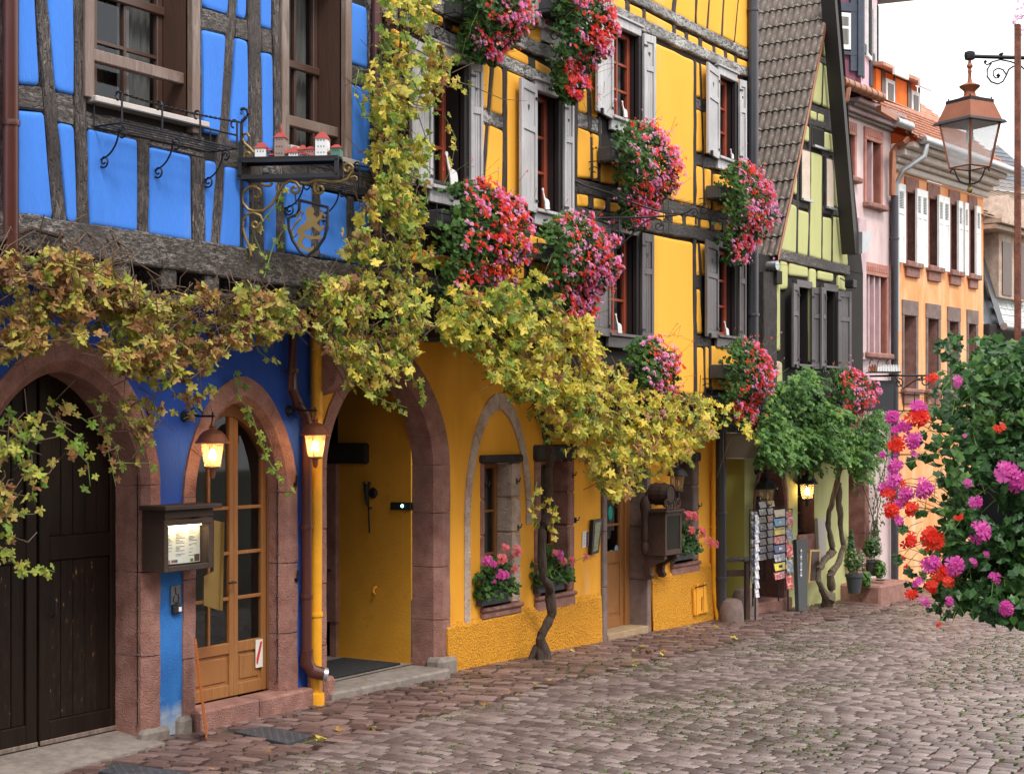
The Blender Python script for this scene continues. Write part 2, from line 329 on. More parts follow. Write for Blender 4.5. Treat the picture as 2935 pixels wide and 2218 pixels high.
def stonemat(name,stops,scale=9):
 m,t,b,N,Lk=nm(name)
 ge=N('ShaderNodeNewGeometry');oi=N('ShaderNodeObjectInfo')
 a1=N('ShaderNodeMath');a1.operation='ADD';Lk(ge.outputs['Random Per Island'],a1.inputs[0]);Lk(oi.outputs['Random'],a1.inputs[1])
 f1=N('ShaderNodeMath');f1.operation='FRACT';Lk(a1.outputs[0],f1.inputs[0])
 n=N('ShaderNodeTexNoise');n.inputs['Scale'].default_value=scale;n.inputs['Detail'].default_value=8;n.inputs['Roughness'].default_value=.7;Lk(ge.outputs['Position'],n.inputs[0])
 n5=N('ShaderNodeTexNoise');n5.inputs['Scale'].default_value=.55;n5.inputs['Detail'].default_value=3;Lk(ge.outputs['Position'],n5.inputs[0])
 mx=N('ShaderNodeMix');mx.inputs[0].default_value=.42;Lk(f1.outputs[0],mx.inputs[2]);Lk(n.outputs[0],mx.inputs[3])
 m5=N('ShaderNodeMix');m5.inputs[0].default_value=.3;Lk(mx.outputs[0],m5.inputs[2]);Lk(n5.outputs[0],m5.inputs[3])
 r=ramp(N,stops);Lk(m5.outputs[0],r.inputs[0]);Lk(r.outputs[0],b.inputs['Base Color'])
 n2=N('ShaderNodeTexNoise');n2.inputs['Scale'].default_value=42;n2.inputs['Detail'].default_value=6;Lk(ge.outputs['Position'],n2.inputs[0])
 bp=N('ShaderNodeBump');bp.inputs['Strength'].default_value=.4;bp.inputs['Distance'].default_value=.012;Lk(n2.outputs[0],bp.inputs['Height']);Lk(bp.outputs[0],b.inputs['Normal'])
 rr=N('ShaderNodeMapRange');rr.inputs[3].default_value=.26;rr.inputs[4].default_value=.56;Lk(n2.outputs[0],rr.inputs[0]);Lk(rr.outputs[0],b.inputs['Roughness'])
 return m
M['sett_pave']=stonemat('red_brown_sett',[(.2,(.06,.034,.03)),(.42,(.115,.07,.062)),(.62,(.185,.12,.108)),(.85,(.29,.21,.19))])
M['sett_road']=stonemat('grey_pink_sett',[(.2,(.06,.04,.038)),(.42,(.118,.086,.08)),(.62,(.20,.152,.143)),(.85,(.33,.27,.255))])
M['joint']=mat_noise('earth_and_moss_joint',[(.35,(.035,.025,.02)),(.5,(.06,.05,.035)),(.6,(.06,.09,.025)),(.8,(.09,.15,.03))],3.2,.95,.6,60)
M['moss']=leafmat('joint_moss',[(.1,(.05,.10,.015)),(.9,(.14,.24,.04))],.2)
VINE=[(.0,(.06,.13,.02)),(.18,(.17,.26,.03)),(.38,(.40,.40,.05)),(.58,(.56,.42,.045)),(.74,(.55,.30,.04)),(.88,(.32,.14,.035)),(1,(.20,.08,.03))]
M['vine_brown']=leafmat('autumn_vine_leaf_brown',[(.0,(.12,.18,.04)),(.22,(.38,.38,.08)),(.42,(.50,.38,.10)),(.56,(.42,.22,.08)),(.72,(.25,.115,.05)),(.86,(.13,.06,.03)),(1,(.44,.32,.20))],.35)
M['vine_green']=leafmat('autumn_vine_leaf_green',[(.0,(.05,.12,.03)),(.25,(.21,.30,.06)),(.5,(.46,.50,.09)),(.72,(.54,.49,.10)),(.9,(.36,.24,.08)),(1,(.44,.40,.22))],.4)
M['vine_yellow']=leafmat('autumn_vine_leaf_yellow',[(.0,(.10,.15,.04)),(.2,(.40,.44,.07)),(.45,(.70,.60,.09)),(.72,(.82,.66,.12)),(.88,(.46,.27,.09)),(1,(.30,.18,.10))],.4)
M['vine_fresh']=leafmat('fresh_green_vine_leaf',[(0,(.10,.2,.04)),(.5,(.22,.34,.05)),(1,(.42,.46,.07))],.4)
M['ger_leaf']=leafmat('geranium_leaf',[(0,(.015,.05,.012)),(.5,(.04,.105,.02)),(.85,(.09,.19,.03)),(1,(.16,.26,.05))],.25)
M['ivy_leaf']=leafmat('ivy_geranium_leaf',[(0,(.010,.035,.010)),(.45,(.026,.085,.020)),(.8,(.06,.16,.035)),(1,(.16,.28,.06))],.25,.4,.4)
M['wist_leaf']=leafmat('wisteria_leaf',[(0,(.015,.055,.012)),(.4,(.05,.14,.025)),(.7,(.13,.27,.05)),(1,(.30,.42,.09))],.35)  # palest stop stands in for highlights, spread over the leaves at random
M['fl_red']=leafmat('red_petals',[(0,(.70,.015,.012)),(.5,(.85,.04,.02)),(1,(.90,.12,.06))],.4)
M['fl_pink']=leafmat('pink_petals',[(0,(.78,.12,.42)),(.4,(.88,.30,.60)),(1,(.93,.55,.78))],.4)
M['fl_magenta']=leafmat('magenta_petals',[(0,(.55,.03,.30)),(.5,(.70,.08,.42)),(1,(.80,.22,.56))],.35)
M['fl_rose']=leafmat('rose_pink_petals',[(0,(.75,.10,.13)),(.5,(.82,.2,.22)),(1,(.85,.32,.35))],.3)
M['fl_white']=leafmat('cream_petals',[(0,(.55,.42,.35)),(1,(.8,.7,.62))],.3)
M['bark']=mat_noise('vine_bark',[(.3,(.035,.022,.018)),(.6,(.09,.058,.045)),(.85,(.16,.11,.09))],14,.9,1.0,45,stretch=(2.5,2.5,.35),bdist=.03)
M['bark_pale']=mat_noise('wisteria_bark',[(.3,(.09,.065,.045)),(.7,(.22,.17,.12))],12,.9,.8,45,stretch=(2.5,2.5,.4),bdist=.03)
M['twig']=plain('brown_twig',(.12,.075,.045),.85)
M['stem_green']=plain('green_stem',(.16,.25,.06),.7)
M['cast']=mat_noise('cast_iron_cover',[(.3,(.05,.055,.065)),(.7,(.10,.11,.125))],10,.45,.5,60,metal=.4)
M['rust']=mat_noise('rusty_steel',[(.3,(.07,.025,.015)),(.55,(.20,.06,.035)),(.8,(.30,.12,.07))],25,.75,.4,80)
M['planter']=plain('anthracite_planter',(.045,.048,.055),.6)
M['mat']=plain('rubber_mat',(.015,.016,.018),.8)
# ================================================================ GROUND
F0=Fr(0,0,0)  # fronts of the blue and the yellow house
g=MB()
xs=[-60,-20,0,4,6]+[8+.5*i for i in range(70)]+[50,70,120,300]
ys=[60,20,8,3,1.2,.6,.3,0]+[-.1*i for i in range(1,24)]+[-2.8,-3.5,-5,-8,-14,-30,-80]
n=len(g.v)
for x in xs:
 for y in ys:
  z=zg(max(min(x,60),0),max(y,-9))-.03
  g.v.append((x,y,z))
for i in range(len(xs)-1):
 for j in range(len(ys)-1):
  a=n+i*len(ys)+j;g.f.append((a,a+1,a+1+len(ys),a+len(ys)));g.m.append(0)
struct(g,'ground',M['joint'])
pave=MB();road=MB()
road_root=bpy.data.objects.new('street',None);C.objects.link(road_root);road_root['kind']='structure'
pave_root=bpy.data.objects.new('pavement',None);C.objects.link(pave_root);pave_root['kind']='structure'
def stone(cx,cy,lx,ly,h,rot,z,dome=.003):
 """a worn sett: sunk skirt, rounded shoulder, slightly domed top"""
 c,s=math.cos(rot),math.sin(rot);V=[]
 tilt=(U(-.02,.02),U(-.025,.025))
 q=[(-1,-1),(1,-1),(1,1),(-1,1)];jit=[(U(.90,1.03),U(.90,1.03)) for _ in q]
 for k,(sx,hz) in enumerate(((1.0,-h),(1.0,-.008),(.80,0))):
  for(a,b),(ja,jb) in zip(q,jit):
   x=a*lx/2*ja*(sx if k<2 else 1-.013/(lx/2));y=b*ly/2*jb*(sx if k<2 else 1-.013/(ly/2))
   V.append((cx+x*c-y*s,cy+x*s+y*c,z+hz+x*tilt[0]+y*tilt[1]))
 V.append((cx,cy,z+dome))
 F=[]
 for k in range(2):
  for i in range(4):
   j=(i+1)%4;F.append((k*4+i,k*4+j,k*4+4+j,k*4+4+i))
 for i in range(4):F.append((8+i,8+(i+1)%4,12))
 return V,F
COVERS=[]
for nm_,pts in(('c1',[('c',1350,1432),('c',1500,1396),('c',1812,1440),('c',1655,1487)]),('c2',[('c',545,1655),('c',680,1612),('c',1080,1650),('c',900,1720)])):
 w=[]
 for t,x,y in pts:
  p=P(t,x,y);d=ray(*p);k=(2.4+.03)/-d[2];w.append((d[0]*k,CAM[1]+d[1]*k))
 COVERS.append(w)
def incover(x,y):
 for w in COVERS:
  cx=sum(p[0] for p in w)/4;cy=sum(p[1] for p in w)/4
  ins=True;sgn=0
  for i in range(4):
   a,b=w[i],w[(i+1)%4];cr=(b[0]-a[0])*(y-a[1])-(b[1]-a[1])*(x-a[0])
   if sgn==0:sgn=1 if cr>0 else-1
   elif cr*sgn<-.02:ins=False
  if ins:return True
 return False
cand=[]
def wall_y(x):  # how far the fronts stand into the street beyond the yellow house
 return 0 if x<20 else-.08*(x-20)
def inview(x,y,z,m=60):
 p=proj(x,y,z);return p[2]>3 and-m*8<p[0]<2935+m*3 and p[1]<2218+m*9
u=4.5
row=0
while u<40:
 big=u>27
 pitch=U(.082,.108) if not big else U(.14,.18)
 # pavement courses
 y=-.01+U(0,.1)
 lim=1.06
 ph=.05*math.sin(u*2.1)
 while-y<lim+(.08*max(0,u-20)):
  ln=U(.13,.30)
  yy=y-ln/2;xx=u+.10*noise.noise((u*.8,yy*1.3,2))+.16*(-yy)
  if inview(xx,yy,0) and not incover(xx,yy):cand.append((0,xx,yy,pitch*.94,ln*.95,U(-.05,.05)+.16))
  y-=ln+.006
  # road courses, fanned a little
 y=-1.10-(.08*max(0,u-20))-U(0,.1)
 while y>-10:
  ln=U(.12,.20)*(1.3 if big else 1)
  yy=y-ln/2;xx=u+.22*math.sin(-yy*.8+.5)+.05*noise.noise((u*.7,yy*1.1,7))
  if inview(xx,yy,0) and not incover(xx,yy):cand.append((1,xx,yy,pitch*.92,ln*.95,.176*math.cos(-yy*.8+.5)+U(-.04,.04)))
  y-=ln+.005
 u+=pitch+.004;row+=1
cand.sort(key=lambda c:proj(c[1],c[2],0)[2])
svar=[]
for k in range(14):
 V,F=stone(0,0,.128,.165,.06,0,0);b=MB();b.add(V,F);svar.append(b)
smesh={0:[b.mesh('cobblestone',M['sett_pave'],smooth=True) for b in svar],1:[b.mesh('cobblestone',M['sett_road'],smooth=True) for b in svar]}
cnt={0:0,1:0}
for k,x,y,lx,ly,rot in cand:
 z=zg(x,y)+U(-.003,.003)
 p=proj(x,y,z)
 if cnt[k]<290 and-10<p[0]<2945 and p[1]<2230:
  cnt[k]+=1
  o=inst(random.choice(smesh[k]),'cobblestone',pave_root if k==0 else road_root,(x,y,z),(U(-.03,.03),U(-.03,.03),rot),(lx/.128,ly/.165,1))
 else:
  V,F=stone(x,y,lx,ly,.05,rot,z);(pave if k==0 else road).add(V,F)
struct(pave,'cobblestones',M['sett_pave'],'stuff',pave_root);struct(road,'cobblestones',M['sett_road'],'stuff',road_root)
for o in bpy.data.objects:
 if o.name.startswith('cobblestones'):
  for p_ in o.data.polygons:p_.use_smooth=True
  try:o.data.set_sharp_from_angle(angle=math.radians(50))
  except Exception:pass
  # moss and grass in the road joints
ms=MB()
for k,x,y,lx,ly,rot in cand:
 d=noise.noise((x*.45,y*.8,3))+.6*noise.noise((x*2.0,y*2.6,9))
 if d<(-.06 if k==1 else .2)+.22*R() or x>30:continue
 z=zg(x,y)
 for _k in range(random.randint(5,12)):
  f=U(-.5,.5);px_,py_=x+lx*.53-math.sin(rot)*ly*f+U(-.006,.006),y+math.cos(rot)*ly*f
  if R()<.3:px_,py_=x+lx*U(-.5,.5),y+ly*.52
  a=U(-.5,.5)+math.pi/2;r=U(.012,.026);h=U(.000,.007)
  ms.quad((px_-r*math.cos(a),py_-r*math.sin(a),z-.014),(px_+r*math.cos(a),py_+r*math.sin(a),z-.014),(px_+U(-.012,.006),py_+U(-.015,.015),z+h))
struct(ms,'joint_moss',M['moss'],'stuff',road_root)
# iron drain covers
for k,w in enumerate(COVERS):
 t=MB();zc=zg(w[0][0],w[0][1])-.004;w=[p for p in w]
 cx=sum(p[0] for p in w)/4;cy=sum(p[1] for p in w)/4
 t.add([(p[0],p[1],zg(*p)-.03) for p in w]+[(p[0],p[1],zg(*p)-.004) for p in w]+[(p[0]*.94+cx*.06,p[1]*.94+cy*.06,zg(*p)-.003) for p in w],[(0,1,5,4),(1,2,6,5),(2,3,7,6),(3,0,4,7),(4,5,9,8),(5,6,10,9),(6,7,11,10),(7,4,8,11),(8,9,10,11)])
 o=single(t,'drain_cover',M['cast'],['ribbed iron drain cover in the pavement beside the doorstep','ribbed iron cover at the bottom edge in front of the dark gate'][k],'drain cover',None,(cx,cy,zc),group='iron covers in the pavement')
 OR[o.name]=(cx,cy,zc)
 st=MB()
 for i in range(1,14):
  for j in range(1,8):
   f1,f2=i/14,j/8
   e=lambda a,b,f:(a[0]*(1-f)+b[0]*f,a[1]*(1-f)+b[1]*f)
   q=e(e(w[0],w[3],f1),e(w[1],w[2],f1),f2)
   r=.009;zc=zg(*q)-.004;s_=1 if(i+j)%2 else-1
   st.add([(q[0]-r*1.5,q[1]-r*.5*s_,zc),(q[0]+r*1.5,q[1]+r*.5*s_,zc),(q[0]+r,q[1]+r*s_,zc),(q[0],q[1],zc+.004)],[(0,1,3),(1,2,3),(2,0,3)])
 st.build('stud_pattern',M['cast'],o,kind='stuff')
 # ================================================================ FACADE BUILDERS
def wall_sheet(mb,fr,out,s0,s1,z0,z1,ops,y=None):
 """a plaster sheet with openings; each op = (s0,s1,z0,zspring,rise,k)  rise 0 = flat head"""
 br={s0,s1}
 for o in ops:
  br|={max(o[0],s0),min(o[1],s1)}
  if o[4]>0:
   for i in range(1,24):br.add(o[0]+(o[1]-o[0])*(.5-.5*math.cos(math.pi*i/24)))
 br=sorted(b for b in br if s0<=b<=s1)
 def top(o,s):
  if o[4]<=0:return o[3]
  c=(o[0]+o[1])/2;h=(o[1]-o[0])/2;q=min(1,abs(s-c)/h)
  return o[3]+o[4]*max(0,1-q**o[5])**(1/o[5])
 for a,b in zip(br,br[1:]):
  if b-a<1e-5:continue
  m=(a+b)/2;cuts=sorted([o for o in ops if o[0]<m<o[1]],key=lambda o:o[2])
  za,zb=z0,z0
  for o in cuts:
   if o[2]>min(za,zb)+1e-4:mb.quad((a,-out,za),(b,-out,zb),(b,-out,o[2]),(a,-out,o[2]))
   za,zb=top(o,a+1e-6 if a<m else a),top(o,b-1e-6)
   za,zb=top(o,a),top(o,b)
  mb.quad((a,-out,za),(b,-out,zb),(b,-out,z1),(a,-out,z1))
def recess(mb,s0,s1,z0,z1,out,depth,sides='lrtb'):
 y0,y1=-out,-out+depth
 if 'l' in sides:mb.quad((s0,y0,z0),(s0,y1,z0),(s0,y1,z1),(s0,y0,z1))
 if 'r' in sides:mb.quad((s1,y0,z0),(s1,y0,z1),(s1,y1,z1),(s1,y1,z0))
 if 't' in sides:mb.quad((s0,y0,z1),(s0,y1,z1),(s1,y1,z1),(s1,y0,z1))
 if 'b' in sides:mb.quad((s0,y0,z0),(s1,y0,z0),(s1,y1,z0),(s0,y1,z0))
def room_box(mb,s0,s1,z0,z1,y0,d):
 mb.quad((s0,y0,z0),(s0,y0+d,z0),(s0,y0+d,z1),(s0,y0,z1));mb.quad((s1,y0,z0),(s1,y0,z1),(s1,y0+d,z1),(s1,y0+d,z0))
 mb.quad((s0,y0,z1),(s0,y0+d,z1),(s1,y0+d,z1),(s1,y0,z1));mb.quad((s0,y0,z0),(s1,y0,z0),(s1,y0+d,z0),(s0,y0+d,z0))
 mb.quad((s0,y0+d,z0),(s1,y0+d,z0),(s1,y0+d,z1),(s0,y0+d,z1))
def panel(root,fr,pts,out,mat,name='plaster_panel',proud=.034,rad=.035):
 """hand-plastered infill: rounded corners, soft pillow edge; pts = photo points projected on the plane"""
 q=[fr.px(t,x,y,out) for t,x,y in pts]
 # orient CCW in (s,z)
 A=sum(q[i][0]*q[(i+1)%len(q)][1]-q[(i+1)%len(q)][0]*q[i][1] for i in range(len(q)))
 if A<0:q=q[::-1]
 w=min(max(p[0] for p in q)-min(p[0] for p in q),max(p[1] for p in q)-min(p[1] for p in q))
 rad=min(rad,w*.28)
 ring=[]
 n=len(q)
 for i in range(n):
  p0,p1,p2=q[i-1],q[i],q[(i+1)%n]
  d1=Vector((p0[0]-p1[0],p0[1]-p1[1]));d2=Vector((p2[0]-p1[0],p2[1]-p1[1]))
  l1,l2=d1.length,d2.length
  if l1<1e-6 or l2<1e-6:continue
  d1/=l1;d2/=l2;r=min(rad*U(.6,1.4),l1*.4,l2*.4)
  for t in(0,.33,.67,1):
   a=Vector(p1)+d1*r*(1-t)**2+d2*r*t**2
   ring.append(a)
   # subdivide edge
  k=int(l2/.25)
  for j in range(1,k):
   f=j/k;e=Vector(p1).lerp(Vector(p2),f);nrm=Vector((d2.y,-d2.x));e+=nrm*U(-.006,.006);
   if f*l2>r and(1-f)*l2>r:ring.append(e)
 c=sum(ring,Vector((0,0)))/len(ring)
 m=len(ring);V=[];b=MB()
 levels=[(0,-.02),(0,proud*.45),(.010,proud*.85),(.028,proud),(.05,proud)]
 hw=max(.01,(max(p[0] for p in q)-min(p[0] for p in q))/2);hh=max(.01,(max(p[1] for p in q)-min(p[1] for p in q))/2)
 for inset,h in levels:
  e=min(inset,w*.3)
  for p in ring:V.append((p.x+(c.x-p.x)/hw*e,-out-h,p.y+(c.y-p.y)/hh*e))
 F=[]
 for l in range(4):
  for i in range(m):
   j=(i+1)%m;F.append((l*m+i,l*m+j,(l+1)*m+j,(l+1)*m+i))
 F.append(tuple(4*m+i for i in range(m)))
 b.add(V,F);o=b.build(name,mat,root,smooth=True);return o
_bk=[0]
def beam(root,fr,tl,tr,br,bl,out,mat,name='timber',proud=.03,org=None):
 """hewn timber: quad on the plane given by photo points, wavy arrises, chamfered front"""
 q=[fr.px(*p,out) if isinstance(p[0],str) else p for p in(tl,tr,br,bl)]
 _bk[0]+=1;off=proud+(_bk[0]%9)*.0011
 L1=math.hypot(q[1][0]-q[0][0],q[1][1]-q[0][1]);L2=math.hypot(q[3][0]-q[0][0],q[3][1]-q[0][1])
 if L2>L1:q=[q[1],q[2],q[3],q[0]];L1,L2=L2,L1  # run the long way
 n=max(2,int(L1/.13));b=MB();V=[]
 for i in range(n+1):
  f=i/n
  t=(q[0][0]+(q[1][0]-q[0][0])*f,q[0][1]+(q[1][1]-q[0][1])*f)
  u_=(q[3][0]+(q[2][0]-q[3][0])*f,q[3][1]+(q[2][1]-q[3][1])*f)
  d=(u_[0]-t[0],u_[1]-t[1]);l=math.hypot(*d) or 1;d=(d[0]/l,d[1]/l)
  j1,j2=U(-.007,.007),U(-.007,.007);ch=min(.014,l*.2);pz=U(-.003,.003)
  a=(t[0]+d[0]*j1,t[1]+d[1]*j1);z_=(u_[0]+d[0]*j2,u_[1]+d[1]*j2)
  V+=[(a[0],-out+.02,a[1]),(a[0],-out-off+.010,a[1]),(a[0]+d[0]*ch,-out-off+pz,a[1]+d[1]*ch),
 (z_[0]-d[0]*ch,-out-off+pz,z_[1]-d[1]*ch),(z_[0],-out-off+.010,z_[1]),(z_[0],-out+.02,z_[1])]
 F=[]
 for i in range(n):
  for k in range(5):F.append((i*6+k,i*6+k+1,i*6+7+k,i*6+6+k))
 F.append((0,1,2,3,4,5));F.append(tuple(n*6+k for k in(5,4,3,2,1,0)))
 b.add(V,F);return b.build(name,mat,root)
def archpts(half,rise,k,n):
 r=[]
 for i in range(n+1):
  p=math.pi*i/n;c,s=math.cos(p),math.sin(p)
  r.append((half*math.copysign(abs(c)**(2/k),c),rise*abs(s)**(2/k)))
 return r  # from +half to -half
def arch_stones(root,fr,sc,hi,zb,zs,rise,k,ho,rise_o,out,depth,mat,njr=3,nv=7,name='stone_block',proud=.02,chamf=.05,zb_l=None):
 """splayed stone surround in separate blocks"""
 N_=nv*6
 inn=archpts(hi,rise,k,N_);ot=archpts(ho,rise_o,k,N_)
 path=[]
 def jam(sd,zz):return((sc+sd*hi,zz),(sc+sd*ho,zz))
 def block(pairs):
  b=MB();V=[]
  g_=.004
  for(i_,o_) in pairs:
   d=(o_[0]-i_[0],o_[1]-i_[1]);l=math.hypot(*d) or 1;d=(d[0]/l,d[1]/l);c=min(chamf,l*.35)
   j=U(-.004,.004)
   V+=[(i_[0],-out+depth,i_[1]),(i_[0],-out-proud+c*.9,i_[1]),(i_[0]+d[0]*c,-out-proud,i_[1]+d[1]*c),(o_[0]+d[0]*j,-out-proud,o_[1]+d[1]*j),(o_[0]+d[0]*j,-out+.03,o_[1]+d[1]*j)]
  n_=len(pairs);F=[]
  for a in range(n_-1):
   for q in range(4):F.append((a*5+q,a*5+q+1,a*5+6+q,a*5+5+q))
  F.append((0,1,2,3,4));F.append(tuple((n_-1)*5+q for q in(4,3,2,1,0)))
  b.add(V,F);o=b.build(name,mat,root);return o
 def lerp(a,b,f):return tuple((a[i][0]+(b[i][0]-a[i][0])*f,a[i][1]+(b[i][1]-a[i][1])*f) for i in(0,1))
 for sd in(1,-1):
  base=zb if sd==1 or zb_l is None else zb_l
  cuts=[base]+sorted(base+(zs-base)*(i/njr+U(-.1,.1)/njr) for i in range(1,njr))+[zs]
  for a,b_ in zip(cuts,cuts[1:]):
   nn=max(2,int((b_-a)/.15));prs=[]
   for i in range(nn+1):
    z=a+.004+(b_-a-.008)*i/nn;prs.append(((sc+sd*(hi+U(-.004,.004)),z),(sc+sd*(ho+U(-.005,.005)),z)))
   block(prs)
 for v in range(nv):
  prs=[]
  for i in range(7):
   idx=v*6+i;a=(inn[idx],ot[idx])
   if i==0:a=lerp((inn[idx],ot[idx]),(inn[idx+1],ot[idx+1]),.04)
   if i==6:a=lerp((inn[idx],ot[idx]),(inn[idx-1],ot[idx-1]),.04)
   prs.append(((sc+a[0][0],zs+a[0][1]),(sc+a[1][0],zs+a[1][1])))
  block(prs)
  # mortar behind the joints
 b=MB()
 for sd in(1,-1):
  base=zb if sd==1 or zb_l is None else zb_l
  x0,x1=sc+sd*(hi+.008),sc+sd*(ho-.006);b.box(x0,x1,-out-proud+.035,-out+depth-.002,base,zs) if False else(b.box(sc+sd*(hi+chamf),x1,-out-proud+.03,-out+depth-.002,base,zs),b.box(x0,sc+sd*(hi+chamf),-out-proud+chamf+.03,-out+depth-.002,base,zs))
 for i in range(N_):
  a0,a1,o0,o1=[(q[0]*(1+chamf/hi),q[1]*(1+chamf/hi)) for q in inn[i:i+2]]+[ot[i],ot[i+1]]
  A=[(sc+a0[0]*(1+.008),zs+a0[1]*(1+.008)),(sc+o0[0]*.993,zs+o0[1]*.993),(sc+o1[0]*.993,zs+o1[1]*.993),(sc+a1[0]*1.008,zs+a1[1]*1.008)]
  b.prism([A[0],A[3],A[2],A[1]],-out-proud+.035,-out+depth-.002)
 b.build('mortar',M['kerb'],root)
def casement(root,s0,s1,z0,z1,y,mat,cols,rows,bar=.02,fw=.055,room=.5,curtain=True,name='window',gl='glass',th=.05,back=True,colsplit=None,rowsplit=None,panes=True):
 f=MB();f.box(s0,s0+fw,y,y+th,z0,z1,.006);f.box(s1-fw,s1,y,y+th,z0,z1,.006);f.box(s0+fw,s1-fw,y+.001,y+th,z0,z0+fw,.006);f.box(s0+fw,s1-fw,y+.001,y+th,z1-fw,z1,.006)
 win=f.build(name,mat,root)
 xs_=[s0+fw+(s1-s0-2*fw)*i/cols for i in range(cols+1)] if not colsplit else[s0+fw+(s1-s0-2*fw)*q for q in[0]+colsplit+[1]]
 zs_=[z0+fw+(z1-z0-2*fw)*i/rows for i in range(rows+1)] if not rowsplit else[z0+fw+(z1-z0-2*fw)*q for q in[0]+rowsplit+[1]]
 for x in xs_[1:-1]:b=MB();b.box(x-bar/2,x+bar/2,y+.004,y+th-.006,z0+fw,z1-fw,.003);b.build('glazing_bar',mat,win)
 for z in zs_[1:-1]:b=MB();b.box(s0+fw,s1-fw,y+.008,y+th-.008,z-bar/2,z+bar/2,.003);b.build('glazing_bar',mat,win)
 for i in range(len(xs_)-1):
  for j in range(len(zs_)-1):
   p_=MB();p_.quad((xs_[i],y+th*.6,zs_[j]),(xs_[i+1],y+th*.6,zs_[j]),(xs_[i+1],y+th*.6,zs_[j+1]),(xs_[i],y+th*.6,zs_[j+1]))
   p_.build('pane',M[gl],win)
 if back:
  r=MB();room_box(r,s0-.02,s1+.02,z0-.02,z1+.02,y+th+.002,room);r.build('room',M['room'],win)
 if curtain:
  c=MB();n_=14
  for sd in(0,1):
   a0=s0+.03 if sd==0 else s1-.03;w_=(s1-s0)*.36*(1 if sd==0 else-1)
   for i in range(n_):
    x0=a0+w_*i/n_;x1=a0+w_*(i+1)/n_;d0=.02*math.sin(i*2.1);d1=.02*math.sin((i+1)*2.1)
    c.quad((x0,y+th+.06+d0,z0),(x1,y+th+.06+d1,z0),(x1,y+th+.06+d1,z1),(x0,y+th+.06+d0,z1))
  c.build('curtain',M['curtain'],win)
 return win
def shutter(root,hinge_s,out,z0,z1,w,side,ang,mat,heart=True):
 """side -1 = hangs left of the opening. ang = how far it stands off the wall (deg)"""
 b=MB();th=.035;st=min(.055,w*.2)
 b.box(0,st,-th,0,z0,z1,.004);b.box(w-st,w,-th,0,z0,z1,.004)
 zm=z0+(z1-z0)*.62
 for a,c in((z0,z0+.09),(zm,zm+.07),(z1-.09,z1)):b.box(st,w-st,-th+.001,-.001,a,c,.004)
 A=math.radians(ang);V=[]
 def T(v,sd=side):
  x,y,z=v;x2,y2=x*math.cos(A)-(-y)*0,0
  xx=x*math.cos(A)+y*math.sin(A)*1;yy=-x*math.sin(A)+y*math.cos(A)
  return(hinge_s+sd*xx,-out+yy,z)
 def flush(mb,name,mt,par):
  mb.v=[T(v) for v in mb.v]
  if side<0:mb.f=[tuple(reversed(f)) for f in mb.f]
  return mb.build(name,mt,par)
 s=flush(b,'shutter',mat,root)
 for(a,c,up) in((z0+.09,zm,0),(zm+.07,z1-.09,1)):
  p_=MB();e=.022;nb=3
  x0,x1=st+.004,w-st-.004
  for i in range(nb):
   xa=x0+(x1-x0)*i/nb+.0015;xb=x0+(x1-x0)*(i+1)/nb-.0015
   p_.box(xa,xb,-th+.014,-.012,a+.004,c-.004,.002)
  flush(p_,'shutter_panel',mat,s)
  if up and heart:
   h=MB();cx,cz=w/2,(a+c)/2;r=min(.028,w*.1)
   pts=[(cx+r*1.0*(16*math.sin(t)**3)/16,cz+r*1.25*(13*math.cos(t)-5*math.cos(2*t)-2*math.cos(3*t)-math.cos(4*t))/14) for t in[2*math.pi*i/18 for i in range(18)]]
   h.prism(pts[::-1],-th+.0125,-th+.0165);flush(h,'heart_cutout',M['black'],s)
 for z in(z0+.12,z1-.14):hn=MB();hn.box(-.01,.06,-th-.008,-th+.001,z-.012,z+.012);flush(hn,'hinge',M['iron'],s)
 k=MB();k.box(w*.78,w*.86,-th-.03,-th+.002,z0-.02,z0+.045,.004);flush(k,'shutter_catch',M['iron'],s)
 return s
def spiral(cx,cz,r0,r1,a0,turns,n=26):
 return[(cx+(r0+(r1-r0)*i/n)*math.cos(a0+2*math.pi*turns*i/n),cz+(r0+(r1-r0)*i/n)*math.sin(a0+2*math.pi*turns*i/n)) for i in range(n+1)]
def pipe(name,label,fr,pts,r,mat,cat='downpipe',collars=(),group=None):
 b=MB();b.tube(pts,r,12);root=thing(name,label,cat,fr,pts[-1],group)
 o=b.build('pipe_run',M[mat],root,smooth=True)
 for z in collars:
  c=MB();p0=min(pts,key=lambda p:abs(p[2]-z));
  x=y=None
  for a,d in zip(pts,pts[1:]):
   lo,hi=sorted((a[2],d[2]))
   if lo<=z<=hi:f=(z-a[2])/((d[2]-a[2]) or 1);x=a[0]+(d[0]-a[0])*f;y=a[1]+(d[1]-a[1])*f;break
  if x is None:x,y=p0[0],p0[1]
  c.lathe([(r*1.16,z-.018),(r*1.2,z),(r*1.16,z+.018)],x,y,12);c.box(x-.008,x+.008,y+r,y+r+.07,z-.01,z+.01)
  c.build('pipe_collar',M[mat],root,smooth=True)
 return root
 # ================================================================ BLUE HOUSE
J=.5  # jetty: upper floors stand 0.5 m proud of the ground floor
bh=thing('half_timbered_house','bright blue half-timbered house with two arched sandstone doorways below','house',F0,(9,0,0))
SB=F0.hit(925,1500)[0]  # party line with the yellow house (about 11.0)
SBU=F0.hit(1100,400,J)[0]
